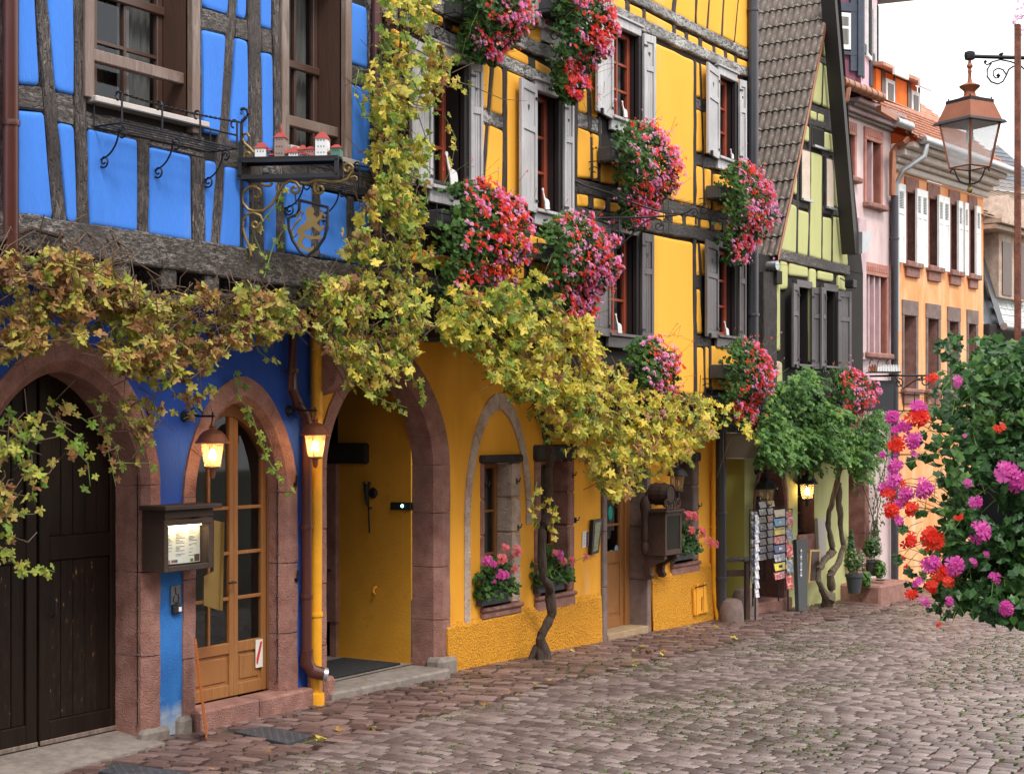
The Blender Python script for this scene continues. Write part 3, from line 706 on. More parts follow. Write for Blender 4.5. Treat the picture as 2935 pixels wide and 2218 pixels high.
# ---- ground floor wall
gate_c,gate_h=8.01,.77
door=(9.39,10.41)
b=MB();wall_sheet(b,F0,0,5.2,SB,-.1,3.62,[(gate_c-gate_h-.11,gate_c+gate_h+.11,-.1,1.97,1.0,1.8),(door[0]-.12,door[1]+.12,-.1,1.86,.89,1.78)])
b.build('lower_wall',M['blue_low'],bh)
b=MB()  # return wall behind, keeps light out of the rooms
b.box(5.2,SB,.62,.70,-.1,3.6);b.build('inner_wall',M['dark'],bh)
arch_stones(bh,F0,gate_c,gate_h,-.02,1.97,.85,1.8,gate_h+.16,1.09,0,.36,M['sand'],3,9,chamf=.09)
arch_stones(bh,F0,(door[0]+door[1])/2,.51,.0,1.86,.76,1.76,.70,.98,0,.2,M['sand'],3,7,chamf=.06)
# ---- gate: two leaves of vertical boards
gt=bh
gy=.30
def gate_leaf(s0,s1,z0,lbl=None):
 fr_=MB();fr_.box(s0,s0+.10,gy,gy+.05,z0,2.9,.006);fr_.box(s1-.10,s1,gy,gy+.05,z0,2.9,.006)
 for a,c in((z0,z0+.17),(1.42,1.60)):fr_.box(s0+.10,s1-.10,gy+.002,gy+.05,a,c,.006)
 lf=fr_.build('gate_leaf',M['gate'],gt)
 nb=5
 for i in range(nb):
  x0=s0+.10+(s1-s0-.2)*i/nb;x1=s0+.10+(s1-s0-.2)*(i+1)/nb
  for a,c in((z0+.17,1.42),(1.60,2.9)):
   p=MB();p.box(x0+.003,x1-.003,gy+.018+U(0,.004),gy+.045,a,c,.006);p.build('gate_board',M['gate_worn'] if c<2 and i<4 else M['gate'],lf)
 w=MB();w.box(s0,s1,gy-.012,gy+.0,z0-.0,z0+.035,.004);w.build('weather_strip',M['casing'],lf)
 return lf
l1=gate_leaf(gate_c+.012,gate_c+gate_h+.05,.06);l2=gate_leaf(gate_c-gate_h-.05,gate_c-.012,.06)
k=MB();k.tube([(gate_c+.12,gy-.01,1.0),(gate_c+.12,gy-.05,1.03),(gate_c+.12,gy-.05,1.12),(gate_c+.12,gy-.01,1.15)],.008);k.build('pull_handle',M['iron'],l1)
b=MB();b.box(gate_c-.9,gate_c+.9,gy+.052,gy+.07,-.1,3.1);b.build('gate_backing',M['dark'],bh)
b=MB();b.quad((gate_c-1.0,-.34,zg(8,-.34)+.012),(gate_c+.80,-.20,zg(8,-.2)+.012),(gate_c+.80,.34,.055),(gate_c-1.0,.34,.055));b.quad((gate_c-1.0,-.34,-.1),(gate_c+.8,-.2,-.1),(gate_c+.80,-.20,zg(8,-.2)+.012),(gate_c-1.0,-.34,zg(8,-.34)+.012))
b.build('threshold',M['kerb'],bh)
# ---- glazed oak double door under the second arch
dy=.16;dz0=.16;d0,d1=door[0]-.02,door[1]+.02;dm=d0+(d1-d0)*.58
def arch_z(s):
 q=min(1,abs(s-(door[0]+door[1])/2)/.56);return 1.86+.70*max(0,1-q**1.76)**(1/1.76)
dr=MB();dr.box(d0-.02,d0+.035,dy-.02,dy+.06,dz0,2.0,.006);dr.box(d1-.035,d1+.02,dy-.02,dy+.06,dz0,2.0,.006)
dd=dr.build('door',M['oak_dark'],bh)
pts=[(d0+(d1-d0)*i/20) for i in range(21)]
a=MB()
for s_,e_ in zip(pts,pts[1:]):
 za,zb=arch_z(s_),arch_z(e_);a.add([(s_,dy-.02,za-.05),(e_,dy-.02,zb-.05),(e_,dy-.02,zb+.08),(s_,dy-.02,za+.08),(s_,dy+.05,za-.05),(e_,dy+.05,zb-.05)],[(0,1,2,3),(0,4,5,1)])
a.build('arched_head',M['oak_dark'],dd)
for(s0,s1) in((d0+.035,dm),(dm,d1-.035)):
 lf=MB();st=.055
 za,zb=arch_z(s0+.02)-.03,arch_z(s1-.02)-.03
 lf.box(s0,s0+st,dy,dy+.045,dz0,za,.005);lf.box(s1-st,s1,dy,dy+.045,dz0,zb,.005)
 lf.box(s0+st,s1-st,dy+.002,dy+.045,dz0,dz0+.10,.005);lf.box(s0+st,s1-st,dy+.002,dy+.045,dz0+.36,dz0+.45,.005)
 L=lf.build('door_leaf',M['oak'],dd)
 k=MB();k.box(s0+st,s1-st,dy+.02,dy+.04,dz0+.1,dz0+.36,0);k.box(s0+st+.03,s1-st-.03,dy+.010,dy+.02,dz0+.13,dz0+.33,.004)
 k.build('bottom_panel',M['oak'],L)
 bars=MB();zz=[dz0+.45,.98,1.36,1.74,2.62]
 sm=(s0+s1)/2
 for z in zz[1:-1]:bars.box(s0+st,s1-st,dy+.006,dy+.04,z-.014,z+.014,.003)
 if s1-s0>.45:bars.box(sm-.013,sm+.013,dy+.008,dy+.038,zz[0],arch_z(sm)-.03,.003)
 bars.build('glazing_bar',M['oak'],L)
 for z0_,z1_ in zip(zz,zz[1:]):
  for(x0,x1) in(((s0+st,sm),(sm,s1-st)) if s1-s0>.45 else((s0+st,s1-st),)):
   p=MB();zt0,zt1=min(z1_,arch_z(x0)),min(z1_,arch_z(x1));p.quad((x0,dy+.025,z0_),(x1,dy+.025,z0_),(x1,dy+.025,zt1),(x0,dy+.025,zt0));p.build('pane',M['glass'],L)
b=MB();b.box(d0,d1,dy+.06,dy+.4,dz0,2.7);r=MB();room_box(r,d0,d1,dz0,2.7,dy+.06,.35);r.build('dim_lobby',M['room'],bh)
k=MB();k.tube([(dm-.03,dy-.005,1.12),(dm-.03,dy-.05,1.12),(dm-.12,dy-.055,1.12)],.009);k.build('door_handle',M['iron'],dd)
# notice on the door, step
b=MB();b.box(d1-.175,d1-.085,dy-.006,dy-.002,dz0+.20,dz0+.44)
nt_=single(b,'paper_notice',M['offwhite'],'white paper notice with a red stripe taped to the foot of the oak door','notice',F0,(d1-.14,dy,dz0+.2));OR[nt_.name]=(d1-.14,dy,dz0+.2)
b=MB();b.add([(d1-.168,dy-.0075,dz0+.23),(d1-.150,dy-.0075,dz0+.23),(d1-.092,dy-.0075,dz0+.42),(d1-.118,dy-.0075,dz0+.42),(d1-.168,dy-.0075,dz0+.28)],[(0,1,2,3,4)]);b.build('red_stripe',plain('notice_red',(.6,.04,.04)),nt_)
for i,(s0,s1) in enumerate(((9.28,10.02),(10.026,10.72))):
 b=MB();b.box(s0,s1,-.10-.01*i,.16,-.08,.155-.004*i,.018);b.build('doorstep',M['sand'],bh)
b=MB();b.box(10.73,10.93,-.06,.0,-.08,.36,.03);b.build('corner_stone',M['sand'],bh)
b=MB();b.box(8.72,9.02,-.07,.03,-.06,.09,.03);b.build('corner_stone',M['kerb'],bh)
b=MB();b.box(9.12,9.27,-.07,.03,-.06,.13,.03);b.build('corner_stone',M['kerb'],bh)
# faded bright blue pier between the arches
b=MB();zt=1.18
x0,x1=F0.px('c',905,700)[0],F0.px('c',1068,700)[0]
b.add([(x0,-.004,.0),(x1,-.004,.0),(x1+.02,-.004,.5),(x1+.01,-.004,1.3),(x0,-.004,1.3),(x0-.01,-.004,.5)],[(0,1,2,3,4,5)])
m=mat_noise('faded_blue_plaster',[(.25,(.018,.12,.42)),(.6,(.03,.19,.55)),(.85,(.07,.27,.62))],3,.9,.5,55)
t=m.node_tree;N=t.nodes.new;Lk=t.links.new
tc=N('ShaderNodeTexCoord');sp=N('ShaderNodeSeparateXYZ');Lk(tc.outputs['Object'],sp.inputs[0]);nn=N('ShaderNodeTexNoise');nn.inputs['Scale'].default_value=9;nn.inputs['Detail'].default_value=8;Lk(tc.outputs['Object'],nn.inputs[0])
ma=N('ShaderNodeMath');ma.operation='MULTIPLY_ADD';Lk(nn.outputs[0],ma.inputs[0]);ma.inputs[1].default_value=.55;Lk(sp.outputs[2],ma.inputs[2])
rp=ramp(N,[(.30,(1,1,1)),(.56,(0,0,0))]);Lk(ma.outputs[0],rp.inputs[0]);mx=N('ShaderNodeMix');mx.data_type='RGBA';bs=t.nodes['Principled BSDF']
src=bs.inputs['Base Color'].links[0].from_socket;Lk(rp.outputs[0],mx.inputs[0]);Lk(src,mx.inputs[6]);mx.inputs[7].default_value=(.42,.46,.50,1);Lk(mx.outputs[2],bs.inputs['Base Color'])
b.build('faded_pier',m,bh)
# ---- upper wall: dark core with two window openings, timbers and infills in front
UZ0=3.60
w1=(F0.px('a',515,300,J)[0],F0.px('a',1080,300,J)[0],F0.px('a',525,560,J)[1],6.9)
w2=(F0.px('a',1640,300,J)[0],F0.px('a',1966,300,J)[0],F0.px('a',1645,842,J)[1],6.3)
b=MB();wall_sheet(b,F0,J-.01,5.0,SBU,UZ0,7.6,[(w1[0],w1[1],w1[2],w1[3],0,2),(w2[0],w2[1],w2[2],w2[3],0,2)])
b.quad((5,-J+.01,UZ0),(5,.6,UZ0),(SBU,.6,UZ0),(SBU,-J+.01,UZ0));b.quad((5,-J+.01,7.6),(SBU,-J+.01,7.6),(SBU,.6,7.6),(5,.6,7.6));b.quad((5,.6,UZ0),(5,.6,7.6),(SBU,.6,7.6),(SBU,.6,UZ0))
b.quad((5,-J+.01,UZ0),(5,-J+.01,7.6),(5,.6,7.6),(5,.6,UZ0));b.quad((SBU,-J+.01,UZ0),(SBU,.6,UZ0),(SBU,.6,7.6),(SBU,-J+.01,7.6))
b.build('upper_wall_core',M['tim_core'],bh)
BP=[[(90,-90),(180,-90),(215,500),(90,490)],[(248,-90),(408,-90),(412,555),(303,530)],[(90,640),(238,652),(292,1270),(88,1250)],[(318,705),(410,725),(430,1295),(372,1285)],
 [(498,745),(778,808),(778,1342),(503,1302)],[(846,848),(1086,902),(1092,1397),(843,1358)],[(1163,925),(1237,937),(1197,1425),(1168,1418)],[(1283,958),(1380,978),(1378,1442),(1250,1430)],
 [(1148,-90),(1308,-90),(1300,92),(1150,45)],[(1355,-90),(1412,-90),(1402,122),(1350,102)],[(1483,-90),(1552,-90),(1550,182),(1486,160)],[(1150,172),(1290,205),(1255,785),(1157,765)],
 [(1345,215),(1413,240),(1418,838),(1306,825)],[(1490,298),(1558,315),(1562,882),(1494,862)],[(1996,10),(2102,48),(2106,402),(2006,365)],[(2013,488),(2120,520),(2122,1000),(2018,975)],
 [(1507,1008),(1578,1022),(1580,1472),(1507,1458)],[(1628,1040),(1785,1072),(1782,1482),(1638,1455)],[(1834,1100),(1986,1132),(1986,1513),(1830,1482)],[(2028,1158),(2135,1182),(2137,1545),(2028,1522)],
 [(1400,1045),(1424,1050),(1424,1448),(1398,1440)],[(1996,-300),(2102,-260),(2102,-60),(1996,-100)],[(-300,640),(-110,650),(-60,1230),(-300,1190)],[(-300,-90),(-100,-90),(-80,500),(-300,490)]]
for p in BP:panel(bh,F0,[('a',*q) for q in p],J,M['blue'])
def bm(house,fr,Z_,tl,tr,br,bl,out,mat,**k):return beam(house,fr,(Z_,*tl),(Z_,*tr),(Z_,*br),(Z_,*bl),out,M[mat],**k)
V_='tim_blue_v';H_='tim_blue_h'
for q in[((188,-90),(252,-90),(372,1292),(294,1278)),((412,-90),(472,-90),(500,1305),(430,1295)),((780,800),(846,812),(842,1358),(780,1345)),((1092,-90),(1148,-90),(1148,820),(1095,800)),
 ((1092,905),(1165,920),(1168,1416),(1094,1398)),((1305,-90),(1356,-90),(1250,1430),(1196,1424)),((1412,-90),(1484,-90),(1506,1465),(1424,1450)),((1553,-90),(1590,-90),(1628,1478),(1580,1472)),
 ((1786,1075),(1834,1085),(1830,1482),(1784,1480)),((1986,1130),(2030,1140),(2028,1520),(1986,1512)),((2103,-90),(2150,-90),(2165,1560),(2136,1545)),((2,-90),(88,-90),(88,1250),(2,1235))]:
 bm(bh,F0,'a',*q,J,V_,name='timber_post')
for q in[((80,498),(222,508),(232,645),(80,632)),((303,535),(412,558),(412,722),(312,702)),((1148,50),(1302,95),(1294,206),(1148,170)),((1343,108),(1412,125),(1414,238),(1344,214)),((1484,165),(1553,184),(1556,312),(1488,298)),
 ((470,640),(1165,795),(1165,922),(470,742)),((1255,790),(1420,842),(1424,1045),(1270,955)),((1492,865),(2150,1010),(2150,1165),(1500,1003)),((2003,368),(2112,405),(2122,512),(2010,484))]:
 bm(bh,F0,'a',*q,J,H_,name='timber_rail',proud=.024)
bm(bh,F0,'a',(-200,1190),(2200,1555),(2200,1730),(-200,1395),J,H_,name='sill_beam',proud=.07)
b=MB()
for i in range(14):
 s=5.2+i*.46
 if s<SBU-.1:
  j_=MB();j_.box(s,s+.16,-J-.05,.02,UZ0-.17,UZ0-.005,.015);j_.build('joist_end',M['tim_blue_h'],bh)
b.box(5.0,SBU,-J+.06,-J+.16,UZ0-.02,UZ0+.02);b.build('soffit_plate',M['tim_core'],bh)
# windows
def blue_window(w,cols,colsplit,zT,zR,nm_):
 s0,s1,z0,z1=w;dp=.25;y=-J+dp
 r=MB();recess(r,s0,s1,z0,z1,J,dp);r.build('window_reveal',M['reveal_brown'],bh)
 f=casement(bh,s0,s1,z0,z1,y,M['brownframe'],cols,3,.028,.06,.6,True,colsplit=colsplit,rowsplit=[(zR-z0)/(z1-z0),(zT-z0)/(z1-z0)])
 t_=MB();t_.box(s0,s1,y-.025,y+.01,zT-.03,zT+.04,.01);t_.box(s0+(s1-s0)*(colsplit[0] if colsplit else .3)-.035,s0+(s1-s0)*(colsplit[0] if colsplit else .3)+.035,y-.02,y+.01,z0,z1,.01);t_.build('mullion',M['brownframe'],f)
 c=MB();cw=.085
 c.box(s0-cw,s0,-J-.055,-J+.02,z0-.02,z1,.006);c.box(s1,s1+cw,-J-.055,-J+.02,z0-.10,z1,.006);c.build('window_casing',M['casing'],bh)
p1=F0.px('a',690,0,J-.25);p1b=F0.px('a',690,300,J-.25)
blue_window(w1,3,[.27,.62],p1[1],p1b[1],'a')
p2=F0.px('a',1700,385,J-.25);p2b=F0.px('a',1700,660,J-.25)
blue_window((w2[0],w2[1],w2[2],w2[3]),3,[.25,.62],p2[1],p2[1]-.55,'b')
for(tl,tr,h) in((('a',520,255),('a',1030,405),.085),(('a',1645,640),('a',1935,712),.085)):
 a_,c_=F0.px(*tl,J-.02),F0.px(*tr,J-.10)
 b=MB();b.box(a_[0],(w1 if tl[1]<1000 else w2)[1],-J+.03,-J+.10,a_[1]-h-.02,a_[1]-.02,.006);b.build('guard_rail',M['casing'],bh)
for w in(w1,w2):
 b=MB();b.box(w[0]-.03,w[1]+.14,-J-.10,-J+.24,w[2]-.05,w[2]-.004,.008);b.build('window_sill',plain('pale_metal_sill',(.50,.46,.43),.4,.3),bh)
 # wrought-iron window box holders
def iron_rack(s0,s1,z,lbl,out=J):
 t=thing('window_box_holder',lbl,'iron bracket',F0,(s0,-out,z),group='iron holders under the blue house windows')
 y0,y1=-out-.03,-out-.30
 b=MB()
 for y in(y0,y1):b.tube([(s0,y,z),(s1,y,z)],.007,5)
 for k in range(3):yy=y0+(y1-y0)*(k+1)/4;b.tube([(s0,yy,z),(s1,yy,z)],.005,5)
 for s in(s0,s1):b.tube([(s,y0,z),(s,y1,z),(s,y1,z+.17)],.008,5);b.tube([(s,y0,z),(s,y0,z+.17)],.007,5)
 b.tube([(s0,y1,z+.10),(s1,y1,z+.10)],.008,5);b.build('rack_frame',M['iron'],t)
 c=MB();n_=40
 for ph in(0,math.pi):
  c.tube([(s0-.03+(s1-s0+.06)*i/60,y1-.006*math.cos(i*1.3+ph),z+.205+.006*math.sin(i*1.3+ph)-.02*math.sin(math.pi*i/60)) for i in range(61)],.005,4)
 c.build('twisted_rod',M['iron'],t)
 for f in(0,.33,.66,1):
  s=s0+(s1-s0)*f;c=MB();c.tube([(s,y1,z),(s,y1,z+.18)]+[(s,y1+.03-.03*math.cos(a),z+.19+.03*math.sin(a)) for a in[i*.5 for i in range(10)]],.008,5);c.build('hook',M['iron'],t)
 for f in(.05,.5,.95):
  s=s0+(s1-s0)*f;c=MB()
  c.tube([(s,y0+.03,z),(s,y0+.03,z-.26)],.008,5)
  pts=[(y0+.02-.20*math.sin(a),z-.22+.20*(1-math.cos(a))) for a in[i*math.pi/20 for i in range(11)]]
  c.tube([(s,p[0],p[1]) for p in pts],.007,5)
  c.tube([(s,p[0],p[1]) for p in spiral(y0-.035,z-.235,.05,.012,0,-1.4,20)],.007,5);c.tube([(s,p[0],p[1]) for p in spiral(y1+.06,z-.055,.045,.012,math.pi/2,1.3,20)],.007,5)
  c.build('scroll_bracket',M['iron'],t)
q=F0.px('a',470,755,J+.3)
iron_rack(F0.px('a',525,740,J)[0],F0.px('a',1195,880,J)[0],F0.px('a',525,735,J)[1],'long black iron holder with twisted rod under the larger brown window')
iron_rack(F0.px('a',1610,1050,J)[0],F0.px('a',2055,1100,J)[0],F0.px('a',1610,1040,J)[1],'black iron holder with twisted rod behind the gilded hanging sign')
# downpipes
px1=F0.px('a',50,800,J+.07)[0]
pipe('downpipe','glossy brown downpipe at the left edge of the blue upper wall',F0,[(px1,-J-.09,7.6),(px1,-J-.09,3.55),(px1-.08,-J+.02,3.3),(px1-.2,-.09,3.05),(px1-.2,-.09,2.2)],.052,'pipe_brown',collars=(5.25,4.4,6.4))
px2=F0.px('a',2165,100,J+.07)[0];lp=F0.px('c',1768,600,.08)[0]
bz=F0.px('c',1768,1110,.08)[1]
pipe('downpipe','dark brown downpipe with a cranked bend between blue and yellow house',F0,[(px2,-J-.08,7.6),(px2,-J-.08,3.75),(px2-.25,-J+.1,3.5),(lp-.19,-.08,3.32),(lp-.19,-.08,2.74),(lp-.12,-.08,2.62),(lp-.02,-.08,2.52),(lp,-.08,2.42),(lp,-.08,bz+.22)],.046,'pipe_brown',collars=(2.9,1.55,.95))
t=thing('pipe_shoe','scuffed brown drain shoe at the foot of the brown downpipe','pipe shoe',F0,(lp,-.08,bz))
b=MB();b.tube([(lp,-.08,bz+.24),(lp,-.08,bz+.12),(lp+.03,-.12,bz+.05),(lp+.10,-.2,bz+.02)],[.056,.062,.062,.058],12);b.build('elbow',M['pipe_brown'],t,smooth=True)
b=MB();b.tube([(lp+.09,-.19,bz+.022),(lp+.115,-.215,bz+.015)],[.062,.062],12);b.build('rim',M['zinc'],t,smooth=True)
oy=F0.px('c',1820,600,.08)[0]
pipe('downpipe','ochre yellow downpipe beside the tall sandstone archway',F0,[(oy+.02,-.08,3.4),(oy+.01,-.08,1.8),(oy,-.08,zg(11)-.02)],.052,'pipe_ochre',collars=(2.55,.78))
b=MB();b.lathe([(.075,-.02),(.08,.05),(.075,.09),(.06,.10)],oy,-.08,14);single(b,'pipe_socket',M['pipe_ochre'],'ochre pipe socket standing in the cobbles below the yellow downpipe','pipe socket',F0,(oy,-.08,0),smooth=True)
# corbel
b=MB();cz=[(0,3.42),(-.46,3.42),(-.46,3.3),(-.44,3.2),(-.34,3.1),(-.30,3.0),(-.31,2.9),(-.27,2.8),(-.18,2.74),(0,2.70)]
s0=SB-.18;n_=len(cz)
b.add([(s0,y,z) for y,z in cz]+[(s0+.2,y,z) for y,z in cz],[tuple(range(n_)),tuple(range(2*n_-1,n_-1,-1))]+[(i,n_+i,n_+(i+1)%n_,(i+1)%n_) for i in range(n_)])
b.build('corbel',M['sand'],bh)
# ---- wall lanterns
def wall_lantern(sx,sy_arm,label,s=None,arm=.30,scale=.8,lit=True,fr=F0,out=0,group='copper wall lanterns of the blue house',w=20,dark=False,t=None):
 s,z=fr.hit(sx,sy_arm,out)
 t=thing('wall_lantern',label,'lantern',fr,(s,-out,z),group)
 k=scale;mt=M['copper_lamp'] if not dark else M['black'];yy=-out-arm
 b=MB();b.tube([(s,-out,z),(s,-out-.03,z)],[.06*k,.045*k],14);b.tube([(s,-out-.03,z),(s,-out-.055,z)],[.035*k,.02*k],12);b.build('wall_plate',M['iron'],t,smooth=True)
 b=MB();b.tube([(s,-out-.02,z),(s,yy-.02,z)],.010*k,6);b.tube([(s,-out-.05,z+.02)]+[(s,-out-.15*k-.10*k*math.cos(a),z+.08*k*math.sin(a)) for a in[i*math.pi/12 for i in range(13)]],.006*k,5)
 b.tube([(s,yy,z+.03),(s,yy,z-.06*k)],.009*k,6);b.build('arm',M['iron'],t,smooth=True)
 zt=z-.05*k
 b=MB();b.lathe([(.012*k,zt),(.02*k,zt-.03*k),(.035*k,zt-.05*k),(.025*k,zt-.065*k),(.035*k,zt-.08*k),(.085*k,zt-.098*k),(.125*k,zt-.135*k),(.150*k,zt-.185*k),(.168*k,zt-.205*k),(.168*k,zt-.215*k),(.12*k,zt-.212*k)],s,yy,20);b.build('lamp_roof',mt,t,smooth=True)
 z1,z0=zt-.215*k,zt-.45*k;r1,r0=.112*k,.078*k
 c=MB()
 for i in range(4):
  a=2*math.pi*(i+.3)/4;c.tube([(s+r1*math.cos(a),yy+r1*math.sin(a),z1),(s+r0*math.cos(a),yy+r0*math.sin(a),z0)],.004*k,4)
 c.lathe([(r0*1.08,z0+.01*k),(r0*1.1,z0-.005*k),(.03*k,z0-.02*k),(.028*k,z0-.08*k),(.015*k,z0-.11*k)],s,yy,14);c.build('lamp_cage',mt if not dark else M['black'],t,smooth=True)
 q_=MB()
 for i in range(w):
  a,e=2*math.pi*i/w,2*math.pi*(i+1)/w
  q_.quad((s+r0*math.cos(a),yy+r0*math.sin(a),z0),(s+r0*math.cos(e),yy+r0*math.sin(e),z0),(s+r1*math.cos(e),yy+r1*math.sin(e),z1),(s+r1*math.cos(a),yy+r1*math.sin(a),z1))
 q_.build('glass_shade',M['glass_clear'],t,smooth=True)
 bz_=z0+.12*k
 b=MB();b.lathe([(.004,bz_-.05*k),(.022*k,bz_-.045*k),(.032*k,bz_-.02*k),(.034*k,bz_+.01*k),(.026*k,bz_+.04*k),(.014*k,bz_+.055*k)],s,yy,12)
 b.build('bulb',M['bulb_on'] if lit else M['bulb_off'],t,smooth=True)
 if lit:
  ld=bpy.data.lights.new('bulb_light','POINT');ld.energy=32*k*(.35 if dark else 1);ld.color=(1,.62,.28);ld.shadow_soft_size=.03
  lo=bpy.data.objects.new('bulb_light',ld);C.objects.link(lo);lo.parent=t;lo.location=(0,-arm,bz_-z-.0)
 return t
m=plain('lit_bulb',(1,.8,.45));bs=m.node_tree.nodes['Principled BSDF'];bs.inputs['Emission Color'].default_value=(1,.72,.36,1);bs.inputs['Emission Strength'].default_value=30;M['bulb_on']=m
M['bulb_off']=plain('unlit_bulb',(.6,.6,.55),.2)
wall_lantern(528,1193,'lit copper lantern on the blue wall left of the glazed oak door')
wall_lantern(826,1177,'lit copper lantern in front of the brown and ochre downpipes')
# ---- menu case, lit, with open metal flap
MF=F0
def mp(x,y,out):return MF.px('O',x,y,out)
o_=.22
a0=mp(462,620,o_);a1=mp(1440,500,o_);zb_=mp(470,1680,o_)[1];ztop=mp(462,440,o_)[1]
s0,s1=a0[0],a1[0]
t=thing('menu_case','dark wooden menu case with lit menu sheet and open brass-coloured flap','menu case',F0,(s0,-.02,zb_))
b=MB();b.box(s0,s0+.03,-o_,-.005,zb_,ztop);b.box(s1-.03,s1,-o_,-.005,zb_,ztop);b.box(s0+.03,s1-.03,-.03,-.006,zb_,ztop);b.box(s0+.03,s1-.03,-o_+.002,-.03,zb_,zb_+.03);b.box(s0+.03,s1-.03,-o_+.002,-.03,ztop-.03,ztop-.001)
b.build('case_body',M['cabinet'],t)
zm1,zm0=mp(470,640,o_)[1],mp(520,750,o_)[1]
b=MB();b.box(s0,s1,-o_-.02,-o_,zm0-.0,zm1,.004);b.box(s0,s0+.045,-o_-.019,-o_,zb_,zm0,.004);b.box(s1-.05,s1,-o_-.019,-o_,zb_,zm0,.004);b.box(s0+.045,s1-.05,-o_-.018,-o_,zb_,zb_+.045,.004);b.build('case_frame',M['cabinet'],t)
b=MB();b.box(s0,s1,-o_-.022,-o_,zm1+.014,ztop-.002,.004);b.build('fascia',M['cabinet'],t)
b=MB();b.box(s0-.04,s1+.05,-o_-.07,-.003,ztop,ztop+.035,.006);b.build('case_roof',M['cabinet'],t)
sh=plain('glowing_menu_paper',(.78,.75,.66),.6,emit=((1,.93,.75),.10))  # weak emission stands in for lamplight on the sheet
sa,sb2=mp(522,750,.16)[0],mp(1245,700,.16)[0];pz0,pz1=zb_+.05,zm0+.005
b=MB();nn_=10
for i in range(nn_):
 f0,f1=i/nn_,(i+1)/nn_;g_=lambda f:-.13-.018*math.sin(f*2.6)
 b.quad((sa+(sb2-sa)*f0,g_(f0),pz0),(sa+(sb2-sa)*f1,g_(f1),pz0),(sa+(sb2-sa)*f1,g_(f1),pz1),(sa+(sb2-sa)*f0,g_(f0),pz1))
mn=b.build('menu_sheet',sh,t)
ink=plain('print_ink',(.10,.09,.09));b=MB();Hh=pz1-pz0;Ww=sb2-sa
for cx0,cx1 in((.02,.26),(.31,.60),(.66,.92)):
 z=pz1-.10*Hh
 while z>pz0+.16*Hh:
  wl=U(.25,1)*(cx1-cx0);f=cx0+wl/2;b.quad(*[(sa+Ww*q_,-.13-.018*math.sin(q_*2.6)-.0015,zz_) for q_,zz_ in((cx0,z),(cx0+wl,z),(cx0+wl,z+.004),(cx0,z+.004))]);z-=random.choice((.011,.011,.013,.026))
b.build('menu_print',ink,mn)
for(f0,f1,g0,g1,cc) in((.70,.79,.02,.10,(.10,.30,.03)),(.82,.98,.02,.20,(.16,.07,.05)),(.20,.28,.03,.10,(.5,.12,.04)),(.28,.36,.03,.10,(.05,.12,.4)),(.10,.17,.01,.10,(.25,.3,.38))):
 b=MB();b.quad(*[(sa+Ww*a_,-.13-.018*math.sin(a_*2.6)-.002,pz0+Hh*c_) for a_,c_ in((f0,g0),(f1,g0),(f1,g1),(f0,g1))]);b.build('menu_picture',plain('menu_colour',cc),mn)
b=MB();b.box(s0+.05,s1-.06,-.17,-.15,zm0-.012,zm0-.004);b.build('strip_light',plain('strip_light',(1,.9,.6),emit=((1,.80,.42),9)),t)
ld=bpy.data.lights.new('strip_glow','AREA');ld.shape='RECTANGLE';ld.size=.4;ld.size_y=.02;ld.energy=.55;ld.color=(1,.8,.45);lo=bpy.data.objects.new('strip_glow',ld);C.objects.link(lo);lo.parent=t;lo.location=((s1-s0)/2,-.155,zm0-zb_-.02)
b=MB();b.quad((s0+.03,-.034,zb_+.03),(s1-.03,-.034,zb_+.03),(s1-.03,-.034,ztop-.03),(s0+.03,-.034,ztop-.03));b.build('case_lining',plain('brass_lining',(.36,.22,.05),.45,.3),t)
b=MB();b.quad((s0+.04,-o_-.006,zb_+.04),(s1-.045,-o_-.006,zb_+.04),(s1-.045,-o_-.006,zm0),(s0+.04,-o_-.006,zm0));b.build('pane',M['glass'],t)
b=MB();b.prism([F0.px('c',x,y,.12) for x,y in((1228,205),(1272,216),(1262,725),(1172,696),(1172,528),(1228,500))],-.128,-.118);b.add([(v[0],v[1],v[2]) for v in[(b.v[1][0],-.118,b.v[1][2]),(b.v[1][0]+.012,-.15,b.v[1][2]),(b.v[2][0]+.012,-.15,b.v[2][2]),(b.v[2][0],-.118,b.v[2][2])]],[(0,1,2,3)])
b.build('flap',plain('brass_flap',(.26,.16,.045),.4,.5),t)
# accessibility plaque and bell
s,z=F0.px('c',1005,580)
t=thing('plaque','steel wheelchair access plaque below the menu case','plaque',F0,(s,-.01,z))
z1=F0.px('c',1005,695)[1];w_=.055
b=MB();b.box(s-w_,s+w_,-.018,-.006,z1,z,.004);b.build('plate',plain('steel_plate',(.16,.16,.17),.35,.6),t)
b=MB();zc=(z+z1)/2-.01
b.tube([(s+.03*math.cos(a),-.0195,zc-.02+.03*math.sin(a)) for a in[i*.35+2.2 for i in range(14)]],.0035,4);b.tube([(s-.008,-.0195,zc+.06),(s-.005,-.0195,zc+.02),(s+.022,-.0195,zc+.015),(s+.032,-.0195,zc-.02)],.0035,4);b.tube([(s-.01,-.0195,zc+.068),(s-.006,-.0195,zc+.07)],.007,6);b.tube([(s-.045,-.0195,zc-.065),(s+.045,-.0195,zc-.05)],.003,4);b.build('wheelchair_symbol',M['black'],t)
s,z=F0.px('c',1005,718)
b=MB();b.box(s-.045,s+.05,-.04,-.004,z-.035,z+.03,.01);o=single(b,'bell_push',M['black'],'small black bell push with white button under the steel plaque','doorbell',F0,(s,0,z));OR[o.name]=(s,0,z)
b=MB();b.box(s+.005,s+.038,-.046,-.038,z-.02,z+.018,.004);b.build('button',M['white'],o)
